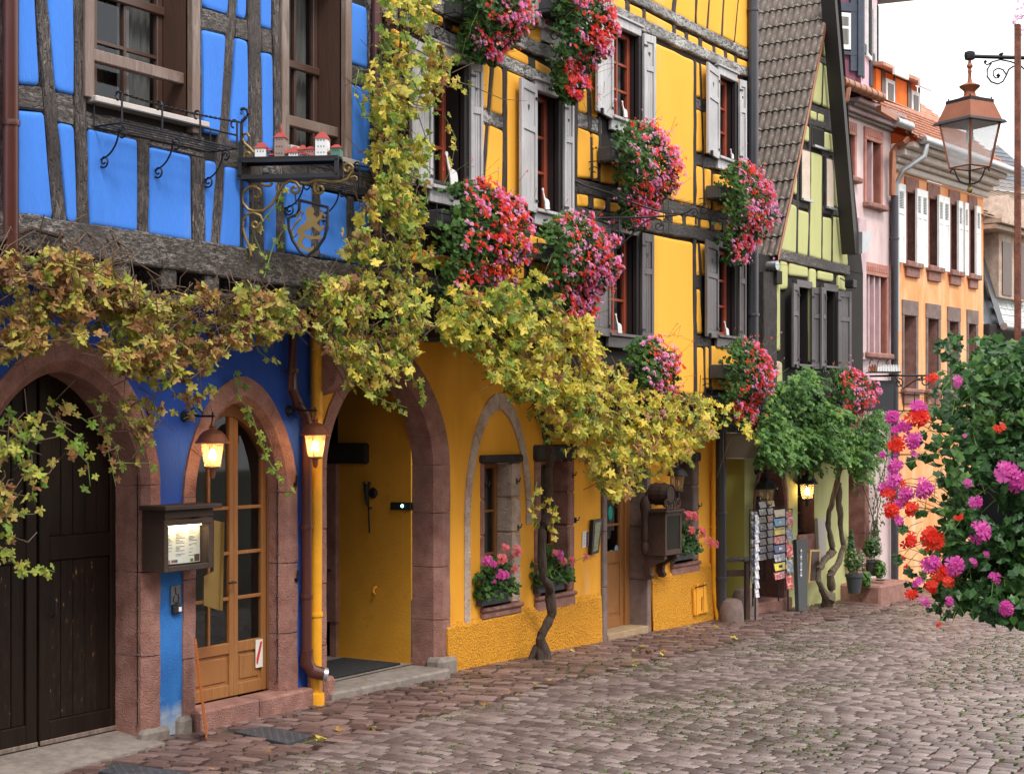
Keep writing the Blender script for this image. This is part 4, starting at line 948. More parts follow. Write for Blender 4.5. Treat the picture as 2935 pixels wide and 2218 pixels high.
# chalkboard
s0_,_=F0.px('c',1135,925,.12);zt_=F0.px('c',1140,930,.12)[1]
t=thing('chalkboard','narrow chalkboard with orange wooden frame leaning on the doorstep','chalkboard',F0,(9.33,-.2,0))
b=MB();X0,X1=9.20,9.46;Y0=-.17
b.box(0,.40,0,.022,0,.025,.004);b.box(0,.40,0,.022,.72,.745,.004);b.box(0,.025,0,.022,.025,.72,.004);b.box(.375,.40,0,.022,.025,.72,.004)
c=MB();c.box(.025,.375,.006,.016,.025,.72)
def leanT(mb):
 out_=[]
 for x,y,z in mb.v:
  ang=math.radians(43);lx,ly=x*math.cos(ang)-y*math.sin(ang),x*math.sin(ang)+y*math.cos(ang)
  out_.append((9.06+lx*.75-z*.06,-.40+ly*.75+z*.10,.012+z*.99))
 mb.v=out_
leanT(b);leanT(c);b.build('board_frame',plain('orange_varnish',(.38,.10,.02),.4),t);c.build('slate_panel',M['black'],t)
# shutter pintle / hooks, string light cables on the reveals
for(t_,x,y,lb) in(('b',1690,1160,'small iron shutter hook on the blue wall edge beside the brown pipe'),('c',1695,525,'small iron staple in the sandstone jamb beside the brown downpipe')):
 s,z=F0.px(t_,x,y);b=MB();b.tube([(s,.0,z-.03),(s,-.04,z-.03),(s,-.045,z+.05)],.009,6);b.box(s-.02,s+.02,-.03,-.0,z-.05,z-.02);single(b,'iron_hook',M['iron'],lb,'hook',F0,(s,0,z))
def cable(pts,label):
 b=MB();n_=len(pts);b.tube(pts,.004,4)
 t=thing('string_light',label,'string light',F0,pts[0]);b.build('wire',M['iron'],t);c=MB()
 for p in pts[::2]:c.box(p[0]-.012,p[0]+.012,p[1]-.010,p[1]+.006,p[2]-.007,p[2]+.007)
 c.build('clips',plain('clip_plastic',(.11,.08,.07)),t)
cable([(gate_c+gate_h-.005,.06,2.1-i*.09) for i in range(23)],'thin wire of fairy lights clipped along the gate arch jamb')
cable([(door[1]-.008,.04,2.05-i*.09) for i in range(21)],'thin wire of fairy lights clipped along the oak door jamb')
# ---- hanging sign of the blue house (projects over the street on its own plane)
sx0,sy0=690,460
s,z=F0.hit(sx0,sy0,J+.03)
SG=Fr(*F0.tow(s,-J-.03),-64)
def sg(x,y):return SG.px('N',x,y,0)
t=thing('hanging_sign','black and gold wrought-iron sign with painted toy town above and lion shield below','sign',SG,(0,0,sg(105,1600)[1]))
b=MB()
def bar2(mb,p,q,w=.022,d=.022):
 a,c=sg(*p),sg(*q);dx,dz=c[0]-a[0],c[1]-a[1];l=math.hypot(dx,dz);nx,nz=-dz/l*w/2,dx/l*w/2
 mb.prism([(a[0]-nx,a[1]-nz),(c[0]-nx,c[1]-nz),(c[0]+nx,c[1]+nz),(a[0]+nx,a[1]+nz)],-d/2,d/2)
bar2(b,(104,1640),(104,260),.032,.03);b.tube([(p[0],0,p[1]) for p in[sg(104,265),sg(120,235),sg(160,195),sg(178,160),sg(170,125),sg(140,110),sg(105,118),sg(92,145),sg(108,165)]],.013,8)
b.build('wall_bar',M['iron'],t)
b=MB()
for yoff in(-.085,.085):
 for(p,q) in(((104,650),(1100,625)),((104,815),(1100,790)),((1085,625),(1085,800)),((125,650),(125,815))):
  a,c=sg(*p),sg(*q);dx,dz=c[0]-a[0],c[1]-a[1];l=math.hypot(dx,dz);w=.032;nx,nz=-dz/l*w/2,dx/l*w/2
  b.prism([(a[0]-nx,a[1]-nz),(c[0]-nx,c[1]-nz),(c[0]+nx,c[1]+nz),(a[0]+nx,a[1]+nz)],yoff-.012,yoff+.012)
a,c=sg(104,632),sg(1100,612);b.add([(a[0],-.10,a[1]),(c[0],-.10,c[1]),(c[0],.10,c[1]),(a[0],.10,a[1]),(a[0],-.10,a[1]+.012),(c[0],-.10,c[1]+.012),(c[0],.10,c[1]+.012),(a[0],.10,a[1]+.012)],[(3,2,1,0),(4,5,6,7),(0,1,5,4),(1,2,6,5),(2,3,7,6),(3,0,4,7)])
b.build('shelf_frame',M['iron'],t)
def gold(pts,r=.012):
 mb=MB();mb.tube([(p[0],0,p[1]) for p in[sg(*q) for q in pts]],r,8);mb.build('gilt_scroll',M['gold'],t,smooth=True)
def arcp(cx,cy,r0,r1,a0,a1,n=18):return[(cx+(r0+(r1-r0)*i/n)*math.cos(math.radians(a0+(a1-a0)*i/n)),cy+(r0+(r1-r0)*i/n)*math.sin(math.radians(a0+(a1-a0)*i/n))) for i in range(n+1)]
gold([(190,395),(170,360),(135,365),(120,410),(145,460),(200,510),(240,560),(235,600)]+arcp(175,580,55,15,40,420))
gold(arcp(255,965,30,65,120,-110)+arcp(240,985,90,125,-70,-200)+[(125,1050),(180,1120),(250,1135),(330,1130),(420,1060),(480,960),(530,870),(600,830),(660,850),(700,900)]+arcp(645,915,50,15,-20,330))
gold([(310,860),(350,880),(400,880),(418,850)])
gold([(700,850),(760,860),(800,850),(850,830),(900,830),(1000,845),(1100,840),(1170,810),(1220,740),(1225,700)]+arcp(1170,710,55,14,-30,-400))
gold([(850,835),(835,890),(850,940)]+arcp(890,915,48,12,120,-250))
gold([(125,1290),(125,1230),(160,1170),(230,1150),(300,1180),(325,1240),(300,1290)]+arcp(250,1265,45,14,30,350))
gold([(320,1230),(305,1290),(285,1340),(310,1370)],.009)
gold([(125,1300),(150,1400),(195,1500),(205,1580),(180,1640),(130,1640),(125,1590)],.012)
gold([(1200,800),(1240,785),(1265,800),(1262,825)],.008)
# town silhouette: little solid houses
def toy(x0,x1,yb,ye,ya,wall,roof,dep=.05,spire=0,gable=False):
 mb=MB();a=sg(x0,yb);c=sg(x1,ye);ap=sg((x0+x1)/2,ya)[1];xa,xb,z0,z1=a[0],c[0],a[1],c[1]
 mb.box(xa,xb,-dep,dep,z0,z1);o=mb.build('toy_house',wall,t)
 r_=MB();e=.008;xm=(xa+xb)/2;rw=(xb-xa)*.22
 if gable:r_.prism([(xa-e,z1),(xb+e,z1),(xm,ap)],-dep-e,dep+e)
 else:r_.add([(xa-e,-dep-e,z1),(xb+e,-dep-e,z1),(xb+e,dep+e,z1),(xa-e,dep+e,z1),(xm-rw,0,ap),(xm+rw,0,ap)],[(0,1,5,4),(1,2,5),(2,3,4,5),(3,0,4),(3,2,1,0)])
 if spire:r_.lathe([(.012,ap-.01),(.012,ap+spire*.4),(.002,ap+spire)],xm,0,6)
 r_.build('toy_roof',roof,o)
 d_=MB();rows_=max(1,int((z1-z0)/.045))
 for i in range(rows_):
  for j in(.25,.5,.75):
   xx=xa+(xb-xa)*j;zz_=z0+(z1-z0)*(i+.7)/rows_;d_.box(xx-.004,xx+.004,-dep-.002,-dep+.001,zz_-.005,zz_+.004)
 d_.build('toy_window',M['black'],o)
rf=plain('toy_roof_red',(.33,.045,.035));wh=M['white'];bg=plain('toy_beige',(.30,.22,.19));bl=plain('toy_blue',(.07,.14,.35));gn=plain('toy_green',(.07,.19,.14));rs=plain('toy_rose',(.38,.17,.15))
toy(262,372,622,515,450,wh,rf);toy(375,415,618,540,510,bl,rf,.04);toy(458,556,618,410,345,bg,rf,.055,.07);toy(402,442,622,590,550,bl,rf,.06,0);toy(556,600,612,568,515,gn,rf,.04)
toy(598,690,612,560,488,wh,rf,.05);toy(692,760,608,530,475,rs,rf,.04);toy(760,858,606,525,488,rs,rf,.045);toy(725,795,614,585,560,wh,rf,.07,0,True);toy(864,980,602,420,342,wh,rf,.055);toy(982,1012,600,560,525,rs,rf,.04);toy(1015,1112,600,512,470,gn,rf,.05)
# shield
sh=[(690,1025),(975,1095),(970,1290),(940,1400),(870,1500),(765,1590),(690,1530),(620,1420),(585,1310),(580,1205),(655,1175),(690,1110)]
b=MB();pts=[sg(*q) for q in sh];b.tube([(p[0],0,p[1]) for p in pts+pts[:1]],.013,6);b.build('shield_rim',M['iron'],t)
for q in((648,960),(888,965)):
 b=MB();a=sg(*q);e=sg(q[0]+10,q[1]+110);b.tube([(a[0],0,a[1]),(e[0],0,e[1])],.006,5);b.build('chain',M['iron'],t)
lion=[(760,1110),(790,1085),(830,1100),(842,1145),(828,1165),(860,1200),(885,1185),(905,1150),(925,1165),(915,1200),(880,1235),(865,1255),(900,1290),(945,1275),(930,1310),(895,1345),(850,1310),(825,1290),(790,1320),(740,1340),(745,1370),(800,1380),(850,1385),(910,1370),(905,1415),(840,1415),(800,1425),(770,1400),(735,1405),(715,1450),(740,1490),(790,1510),(835,1480),(830,1530),(790,1545),(730,1515),(665,1480),(675,1430),(690,1380),(665,1330),(690,1290),(735,1260),(770,1210),(750,1165)]
b=MB();b.prism([sg(*q) for q in lion],-.006,.006);b.build('lion',M['gold'],t)
b=MB();b.tube([(p[0],0,p[1]) for p in[sg(*q) for q in[(670,1360),(630,1400),(615,1330),(650,1260),(700,1210),(725,1150),(700,1130),(660,1200)]]],.009,6);b.build('lion_tail',M['gold'],t)
b=MB();b.tube([(p[0],0,p[1]) for p in[sg(*q) for q in arcp(915,1150,22,22,0,360)+arcp(918,1195,26,26,-90,270)]],.006,6);b.build('pretzel',M['gold'],t)
# ================================================================ YELLOW HOUSE
yh=thing('half_timbered_house','amber yellow half-timbered house with tall archway and shuttered upper windows','house',F0,(15,0,0))
YE=F0.hit(2045,1500)[0];YB=11.02
SR=F0.hit(1640,600,J)[0]  # where the floors change level
portal=(11.07,12.76)
w1o=(F0.px('e',1177,1200)[0],F0.px('e',1340,1200)[0],.56,2.05)
w2o=(F0.px('e',1502,1200)[0],F0.px('e',1662,1200)[0],.58,2.06)
w3o=(F0.px('F',1330,1200)[0],F0.px('F',1545,1200)[0],F0.px('G',1305,470)[1],1.98)
dro=(F0.px('G',543,600)[0],F0.px('G',1004,600)[0],-.2,2.03)
ops=[(portal[0]-.11,portal[1]+.11,-.3,2.05,1.07,1.72),(*w1o,0,2),(*w2o,0,2),(*dro,0,2),(*w3o,0,2)]
b=MB();wall_sheet(b,F0,0,YB-.1,YE,-.35,3.45,ops)
b.quad((YE,0,-.4),(YE,6,-.4),(YE,6,3.45),(YE,0,3.45));b.build('lower_wall',M['yellow_low'],yh)
# spatterdash plinth with an uneven top edge
def plinth(s0,s1,za,zb_):
 b=MB();n_=int((s1-s0)/.08)+1;V=[]
 for i in range(n_+1):
  f=i/n_;s=s0+(s1-s0)*f;zt=za+(zb_-za)*f+.018*noise.noise((s*5,1,1));gz=zg(s,0)-.05
  jt=.006*noise.noise((s*7,3,1))
  V+=[(s,-.001,zt+.02),(s,-.010,zt+.004),(s,-.032+jt,zt-.03),(s,-.04+jt,(zt+gz)/2),(s,-.045+jt,gz)]
 F=[]
 for i in range(n_):
  for k in range(4):F.append((i*5+k,i*5+k+1,i*5+6+k,i*5+5+k))
 F+=[(0,4,3,2,1),tuple(n_*5+k for k in(0,1,2,3,4))]
 b.add(V,F);b.build('plinth',M['plinth'],yh,smooth=False)
pz=F0.px('f',975,815)[1]
plinth(F0.px('f',955,1000)[0],F0.px('f',1845,800)[0],pz,F0.px('f',1845,632)[1]);plinth(F0.px('G',1062,700)[0],YE+.02,F0.px('G',1062,640)[1],F0.px('G',1760,435)[1])
# portal
pc=(portal[0]+portal[1])/2;ph=(portal[1]-portal[0])/2
arch_stones(yh,F0,pc,ph,-.04,2.05,.95,1.72,ph+.20,1.17,0,.30,M['sand'],4,9,chamf=.07)
b=MB();b.box(12.70,13.02,-.09,.12,-.1,.15,.04);b.build('base_stone',M['kerb'],yh)
b=MB();b.box(10.95,11.10,-.06,.10,-.1,.2,.03);b.build('base_stone',M['sand'],yh)
# passage
b=MB();x0,x1=portal[0]-.02,portal[1]-.02
b.quad((x1,.30,-.1),(x1,.30,3.1),(x1,1.22,3.1),(x1,1.22,-.1));b.build('passage_wall',mat_noise('ochre_passage_plaster',[(.3,(.50,.22,.014)),(.6,(.58,.27,.018)),(.9,(.62,.30,.03))],2,.9,.5,60,big=((.26,.12,.02),3.2,.58,.85)),yh)
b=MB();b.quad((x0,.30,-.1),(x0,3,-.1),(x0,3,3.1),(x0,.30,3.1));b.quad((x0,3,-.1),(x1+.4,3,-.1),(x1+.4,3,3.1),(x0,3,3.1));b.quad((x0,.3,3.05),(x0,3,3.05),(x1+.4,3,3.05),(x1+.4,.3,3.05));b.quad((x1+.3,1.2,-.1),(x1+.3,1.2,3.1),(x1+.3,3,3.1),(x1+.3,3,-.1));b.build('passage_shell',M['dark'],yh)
zf=.07
b=MB();b.quad((x0,.28,zf),(x1+.4,.28,zf),(x1+.4,3,zf),(x0,3,zf));b.build('passage_floor',M['kerb'],yh)
b=MB();b.box(10.99,12.72,-.20,.29,-.1,.065,.02);b.v=[(x,y if y>0 else y*(1 if x>12 else .5),z) for x,y,z in b.v];b.build('threshold',M['kerb'],yh)
b=MB();b.box(x1-.05,x1+.02,1.20,1.34,.42,2.05,.01);b.box(x1-.03,x1+.3,1.22,1.3,0,.42);b.build('inner_door_jamb',M['sand'],yh)
b=MB();b.box(x1-.05,x1+.02,.82,1.55,2.05,2.26,.02);b.build('inner_lintel',M['tim_core'],yh)
b=MB()
for i in range(16):b.box(x0+.02,x1-.12,.34+i*.045,.375+i*.045,zf+.003,zf+.022,.004)
for i in range(22):xx=x0+.03+i*(x1-x0-.2)/22;b.box(xx,xx+.016,.34,1.05,zf+.002,zf+.016)
single(b,'door_mat',M['mat'],'black ribbed rubber mat on the floor inside the tall archway','door mat',F0,(12,.7,zf))
# things on the passage wall
PW=Fr(x1,0,90)  # passage side wall seen from inside: along = +y, front = -x ... local y points to -x
def onpw(t_,x,y):
 d=ray(*P(t_,x,y));k=x1/d[0];return(CAM[1]+d[1]*k,CAM[2]+d[2]*k)  # (world y, z)
yy,zt=onpw('e',525,1180);_,zb2=onpw('e',535,1460)
t=thing('wall_torch','black iron torch holder with crown and long rod on the passage wall','torch holder',None,(x1,yy,zt-.2));
b=MB();b.lathe([(.004,zt-.22),(.012,zt-.2),(.032,zt-.03),(.038,zt),(.03,zt)],x1-.06,yy,10)
for i in range(6):a=i*math.pi/3;b.tube([(x1-.06+.035*math.cos(a),yy+.035*math.sin(a),zt),(x1-.06+.04*math.cos(a),yy+.04*math.sin(a),zt+.025)],.006,4)
b.build('torch_cup',M['iron'],t);b=MB();b.tube([(x1-.05,yy-.01,zt-.1),(x1-.04,yy-.02,zb2)],.008,6);b.tube([(x1,yy-.02,zb2+.25),(x1-.045,yy-.02,zb2+.25)],.007,6);b.build('torch_rod',M['iron'],t)
b=MB();b.lathe([(.05,0),(.055,.015),(.03,.03)],0,0,12);b.v=[(x1-.005-z_,yy-.05+x_,zt-.09+y_) for x_,y_,z_ in b.v];b.build('back_plate',M['iron'],t)
yy,zz=onpw('e',712,1305)
t=thing('door_reader','black box with a glowing pale green light on the passage wall','sensor',None,(x1,yy,zz))
b=MB();b.box(x1-.05,x1,yy-.13,yy+.12,zz-.04,zz+.035,.006);b.build('housing',M['black'],t)
yl,zl=onpw('e',727,1305);b=MB();b.lathe([(.016,0),(.014,.006)],0,0,12);b.v=[(x1-.051-z_,yl+x_,zl+y_) for x_,y_,z_ in b.v];b.build('indicator',plain('green_led',(.4,.9,.8),emit=((.35,1,.85),6)),t)
yy,zz=onpw('f',562,590);b=MB();b.tube([(x1,yy,zz),(x1-.04,yy,zz-.01),(x1-.05,yy,zz-.05),(x1-.03,yy,zz-.07)],.012,6);single(b,'wall_hook',M['pipe_ochre'],'small ochre painted hook low on the passage wall','hook',None,(x1,yy,zz),smooth=True)
yy,zz=onpw('f',310,480);b=MB();b.tube([(x1-.05,yy,zz-.02),(x1-.12,yy,zz-.02),(x1-.13,yy-.02,zz+.05)],.014,6);single(b,'iron_latch',M['iron'],'iron latch on the dark inner door jamb at the back of the passage','latch',None,(x1,yy,zz))
# ---- blind gothic arch round the first window
gc=(F0.px('e',1065,1300)[0]+F0.px('e',1450,1200)[0])/2;gh=(F0.px('e',1450,1200)[0]-F0.px('e',1065,1300)[0])/2
gz=F0.px('e',1245,655)[1];gzb=F0.px('f',1060,800)[1];gzr=F0.px('e',1430,1410)[1]
gs=1.50
for sd,zb_ in((-1,gzb),(1,gzr)):
 cuts=[zb_,gs] if sd>0 else[zb_,.85,1.25,gs]
 for a,c in zip(cuts,cuts[1:]):
  b=MB();prs=[]
  n_=max(2,int((c-a)/.12))
  for i in range(n_):
   za,zc=a+(c-a)*i/n_,a+(c-a)*(i+1)/n_;wa=.10+.015*noise.noise((za*6,sd,2));b.prism([(gc+sd*gh,za),(gc+sd*gh,zc),(gc+sd*(gh-wa),zc-(.003 if i==n_-1 else 0)),(gc+sd*(gh-wa),za)] if sd<0 else[(gc+gh-wa,za),(gc+gh-wa,zc),(gc+gh,zc),(gc+gh,za)],-.016,.0)
  b.build('arch_stone',M['sand_light'],yh)
op=archpts(gh,gz-gs,1.88,24);ip=archpts(gh-.10,gz-gs-.17,1.84,24)
for v in range(4):
 b=MB()
 for i in range(v*6,v*6+6):
  e=.12 if i==v*6 else 0
  o0=(op[i][0]*(1-e)+op[i+1][0]*e,op[i][1]*(1-e)+op[i+1][1]*e);i0=(ip[i][0]*(1-e)+ip[i+1][0]*e,ip[i][1]*(1-e)+ip[i+1][1]*e)
  b.prism([(gc+i0[0],gs+i0[1]),(gc+o0[0],gs+o0[1]),(gc+op[i+1][0],gs+op[i+1][1]),(gc+ip[i+1][0],gs+ip[i+1][1])][::-1],-.018,.0)
 b.build('arch_stone',M['sand_light'],yh)
 # ---- ground floor windows
def low_window(o,lintel,jambL,jambR,sill,sm,rm,cols=2,rows=3,dp=.22,lab=''):
 s0,s1,z0,z1=o
 r=MB();recess(r,s0,s1,z0,z1,0,dp,'ltb');r.build('window_reveal',M['kerb'],yh)
 zc=z0
 for i in range(4):
  zn=z0+(z1-z0)*(i+1)/4;q=MB();q.box(s1-.005,s1+jambR,-.022-U(0,.004),dp,zc+.003,zn-.003,.018);q.build('jamb_stone',rm,yh)
  q=MB();q.box(s0-jambL,s0+.004,-.02-U(0,.004),.05,zc+.003,zn-.003,.014);q.build('jamb_stone',sm,yh);zc=zn
 casement(yh,s0,s1-.01,z0+.02,z1-.01,dp-.05,M['oak'],cols,rows,.026,.05,.4,True)
 if lintel:
  q=MB();q.box(s0-jambL-.02,s1+jambR,-.06,.1,z1,z1+lintel,.02);q.build('lintel',M['tim_v'],yh)
 if sill:
  q=MB();q.box(s0-jambL,s1+jambR,-.035,dp,z0-sill,z0-.05,.015);q.box(s0-jambL-.01,s1+jambR+.02,-.06,dp,z0-.05,z0,.02);q.build('window_sill',M['kerb'] if sm is M['sand_light'] else M['sand'],yh)
low_window(w1o,.085,.06,.16,.12,M['sand'],M['sand_light'])
low_window(w2o,.17,.12,.13,.17,M['sand'],M['sand'])
low_window(w3o,.12,.10,.16,.15,M['sand_grey'],M['sand_grey'],2,3)
for t_,x,y,lb in(('e',1180,1190,'black iron shutter hook on the left jamb of the gothic-arched window'),('e',1358,1165,'black iron shutter pintle on the pale right jamb of the gothic-arched window'),('e',1366,1430,'lower iron peg on the pale right jamb of the gothic-arched window'),('e',1682,1130,'iron pintle on the right stone jamb of the window behind the vine trunk'),('e',1700,1388,'iron peg sticking out beside the window behind the vine trunk'),('F',1600,1085,'iron hook on the wall right of the last ground floor window')):
 s,z=F0.px(t_,x,y);b=MB();b.tube([(s,.0,z),(s,-.06,z),(s+.01,-.065,z+.04)],.008,5);b.box(s-.012,s+.012,-.03,0,z-.03,z+.03);single(b,'iron_hook',M['iron'],lb,'hook',F0,(s,0,z))
 # ---- street door
s0,s1,z0,z1=dro;gz0=zg(s0,0)
for sd,x0_,x1_ in((-1,s0-.11,s0),(1,s1,s1+.10)):
 cuts=[gz0-.08,.55,1.2,z1]
 for a,c in zip(cuts,cuts[1:]):q=MB();q.box(x0_,x1_,-.03,.30 if sd>0 else .1,a+.002,c-.002,.01);q.build('jamb_stone',M['sand_grey'],yh)
q=MB();q.box(s0-.11,s1+.10,-.03,.3,z1,z1+.16,.01);q.build('lintel',M['sand_grey'],yh)
r=MB();recess(r,s0+.001,s1-.001,-.2,z1,0,.3,'lt');r.build('door_reveal',M['oak_dark'],yh)
q=MB();q.box(s0,s1,-.045,.32,gz0-.1,gz0+.06,.006);q.build('threshold',mat_noise('ochre_doorstep',[(.3,(.30,.20,.11)),(.7,(.42,.30,.18))],6,.7,.3,60),yh)
dyy=.24;dz=gz0+.06
f=MB();f.box(s0,s0+.05,dyy-.02,dyy+.06,dz,z1,.006);f.box(s1-.12,s1,dyy-.03,dyy+.06,dz,z1,.006);f.box(s0+.05,s1-.12,dyy-.02,dyy+.06,z1-.06,z1,.006)
D=f.build('door',M['oak'],yh)
a,c=s0+.05,s1-.12;st=.085
L=MB();L.box(a,a+st,dyy,dyy+.045,dz,z1-.06,.006);L.box(c-st,c,dyy,dyy+.045,dz,z1-.06,.006);
for u0,u1 in((dz,dz+.13),(dz+.78,dz+.93),(z1-.16,z1-.06)):L.box(a+st,c-st,dyy+.002,dyy+.045,u0,u1,.006)
L=L.build('door_leaf',M['oak'],D)
k=MB();k.box(a+st,c-st,dyy+.018,dyy+.04,dz+.13,dz+.78);k.build('door_panel',M['oak'],L)
k=MB();k.box(a+st+.035,c-st-.035,dyy+.008,dyy+.018,dz+.17,dz+.74,.006)
k.build('raised_field',M['oak'],L)
zz=[dz+.93,dz+.93+(z1-.16-dz-.93)/3,dz+.93+(z1-.16-dz-.93)*2/3,z1-.16];xm=(a+c)/2
k=MB();k.box(xm-.013,xm+.013,dyy+.004,dyy+.04,zz[0],zz[-1],.003)
for z in zz[1:-1]:k.box(a+st,c-st,dyy+.007,dyy+.038,z-.013,z+.013,.003)
k.build('glazing_bar',M['oak'],L)
for u0,u1 in zip(zz,zz[1:]):
 for v0,v1 in((a+st,xm),(xm,c-st)):k=MB();k.quad((v0,dyy+.03,u0),(v1,dyy+.03,u0),(v1,dyy+.03,u1),(v0,dyy+.03,u1));k.build('pane',M['glass'],L)
k=MB();k.tube([(a+.04,dyy,1.0+gz0),(a+.04,dyy-.05,1.0+gz0),(a+.13,dyy-.055,.99+gz0)],.010,6);k.box(a+.025,a+.055,dyy-.008,dyy,.93+gz0,1.06+gz0);k.build('door_handle',M['iron'],D)
k=MB()
for i in range(12):
 x_=a+st+(c-a-2*st)*i/12;xn=a+st+(c-a-2*st)*(i+1)/12;dd0=.012*math.sin(i*2.4);dd1=.012*math.sin((i+1)*2.4);zl_=zz[1]-.08-.10*math.sin(math.pi*(i%6)/5)
 k.quad((x_,dyy+.09+dd0,zl_),(xn,dyy+.09+dd1,zl_),(xn,dyy+.09+dd1,zz[-1]),(x_,dyy+.09+dd0,zz[-1]))
k.build('lace_curtain',M['curtain'],D)
k=MB();room_box(k,s0,s1,gz0,z1,dyy+.12,.5);k.build('room',M['room'],D)
for(x,y,rx,rz,cc,nm_,lb) in((622,1165,.055,.085,(.02,.36,.27),'F','oval green sticker'),(693,1605,.05,.075,(.35,.48,.62),'F','round blue sticker'),(630,1625,.042,.05,(.06,.30,.22),'F','square sticker')):
 s,z=F0.px(nm_,x,y,-dyy);b=MB();n_=4 if 'square' in lb else 18
 b.prism([(s+rx*math.cos(i*2*math.pi/n_+(math.pi/4 if n_==4 else 0)),z+rz*math.sin(i*2*math.pi/n_+(math.pi/4 if n_==4 else 0))) for i in range(n_)][::-1],dyy+.024,dyy+.028);o=b.build('sticker',plain('sticker_colour',cc),D,label=lb+' on the door glass')
 # sign board over the door, half under the vine
b=MB();sA,zA=F0.px('F',650,440);sB_,zB=F0.px('F',900,560)
b.box(sA-.1,sB_+.2,-.05,-.012,z1+.05,z1+.42,.006);o=single(b,'name_board',plain('cream_board',(.55,.40,.22)),'cream board with dark red lower edge above the yellow house door','sign',F0,(sA,-.02,z1));OR[o.name]=(sA,-.02,z1)
b=MB();b.box(sA-.1,sB_+.2,-.06,-.01,z1+.025,z1+.05);b.build('red_edge',plain('dark_red_paint',(.35,.03,.05)),o)
# papers and frames
def flat(name,label,cat,t_,pts,out,th,mat,fr=F0,o2=0,**kw):
 q=[fr.px(t_,x,y,out) for x,y in pts];b=MB();b.prism(q,-out,-out+th);p0=(q[0][0],-out,q[0][1]);o=single(b,name,mat,label,cat,fr,p0,**kw);OR[o.name]=p0;return o
o=flat('notice','small white notice with dark right edge on the ochre wall left of the door','notice','F',[(285,1382),(352,1370),(347,1548),(278,1568)][::-1],.012,.01,M['offwhite'])
b=MB();q=[F0.px('F',x,y,.014) for x,y in((325,1380),(350,1375),(345,1548),(322,1556))];b.prism(q[::-1],-.0145,-.0125);b.build('dark_edge',plain('notice_dark',(.12,.05,.10)),o)
b=MB();
for i in range(9):q=[F0.px('F',*p,.014) for p in((292,1395+i*17),(292+U(15,28),1393+i*17),(292+20,1397+i*17),(292,1399+i*17))];b.prism(q[::-1],-.0142,-.0125)
b.build('print_lines',ink,o)
t_=flat('framed_menu','black framed leaning menu board between notice and yellow house door','menu board','F',[(408,1245),(512,1230),(468,1622),(385,1648)][::-1],.055,.045,M['black'])
b=MB();q=[F0.px('F',x,y,.058) for x,y in((430,1278),(492,1262),(455,1592),(405,1612))];b.prism(q[::-1],-.058,-.0555);b.build('menu_sheet',mat_noise('glazed_menu',[(.3,(.12,.13,.10)),(.6,(.30,.30,.16)),(.8,(.16,.19,.22))],9,.2,.1,40,stretch=(1,1,6)),t_)
o=flat('sticker_strip','blue sticker above on the grey stone door jamb','sticker','F',[(1025,952),(1062,948),(1058,1138),(1020,1140)][::-1],.034,.003,plain('sticker_blue',(.12,.18,.45)))
b=MB();q=[F0.px('F',x,y,.036) for x,y in((1030,985),(1058,978),(1052,1100),(1028,1105))];b.prism(q[::-1],-.0358,-.0342);b.build('print',plain('sticker_red',(.5,.12,.2)),o)
o=flat('sticker_strip','white and red card stickers below the blue one on the door jamb','sticker','F',[(1022,1150),(1056,1150),(1050,1338),(1020,1342)][::-1],.034,.003,M['offwhite'])
b=MB();q=[F0.px('F',x,y,.036) for x,y in((1026,1262),(1052,1260),(1048,1320),(1024,1322))];b.prism(q[::-1],-.0358,-.0342);b.build('print',plain('sticker_red',(.5,.05,.06)),o)
# ---- carved menu cabinet
def fc(x,y,out=.30):return F0.px('F',x,y,out)
t=thing('menu_cabinet','dark carved wooden menu cabinet crowned by a little wine barrel','menu cabinet',F0,(fc(1160,1400)[0],-.02,fc(1160,1600)[1]))
cx0,cx1=fc(1218,1500)[0],fc(1408,1500)[0];cz1,cz0=fc(1220,1165)[1],fc(1215,1660)[1]
b=MB();b.box(cx0,cx0+.025,-.30,-.005,cz0,cz1);b.box(cx1-.025,cx1,-.30,-.005,cz0,cz1);b.box(cx0+.025,cx1-.025,-.299,-.005,cz0,cz0+.03);b.box(cx0+.025,cx1-.025,-.03,-.006,cz0,cz1);b.build('cabinet_body',M['carve'],t)
b=MB();fw=.045
b.box(cx0,cx0+fw,-.32,-.30,cz0,cz1,.004);b.box(cx1-fw,cx1,-.32,-.30,cz0,cz1,.004);b.box(cx0+fw,cx1-fw,-.319,-.30,cz0,cz0+fw+.02,.004);b.box(cx0+fw,cx1-fw,-.319,-.30,cz1-fw,cz1,.004);b.build('cabinet_door',M['carve'],t)
b=MB();b.box(cx0-.03,cx1+.03,-.35,-.005,cz1,cz1+.03,.006);b.build('cornice',M['carve'],t)
b=MB();b.quad((cx0+fw,-.31,cz0+.06),(cx1-fw,-.31,cz0+.06),(cx1-fw,-.31,cz1-fw),(cx0+fw,-.31,cz1-fw));b.build('pane',M['glass'],t)
b=MB();b.quad((cx0+.03,-.04,cz0+.03),(cx1-.03,-.04,cz0+.03),(cx1-.03,-.04,cz1-.02),(cx0+.03,-.04,cz1-.02));b.build('back_sheet',plain('dim_white_sheet',(.62,.63,.68)),t)
b=MB();b.box(cx0+.05,cx0+.11,-.2,-.195,cz0+.05,cz1-.08);b.build('menu_card',M['offwhite'],t)
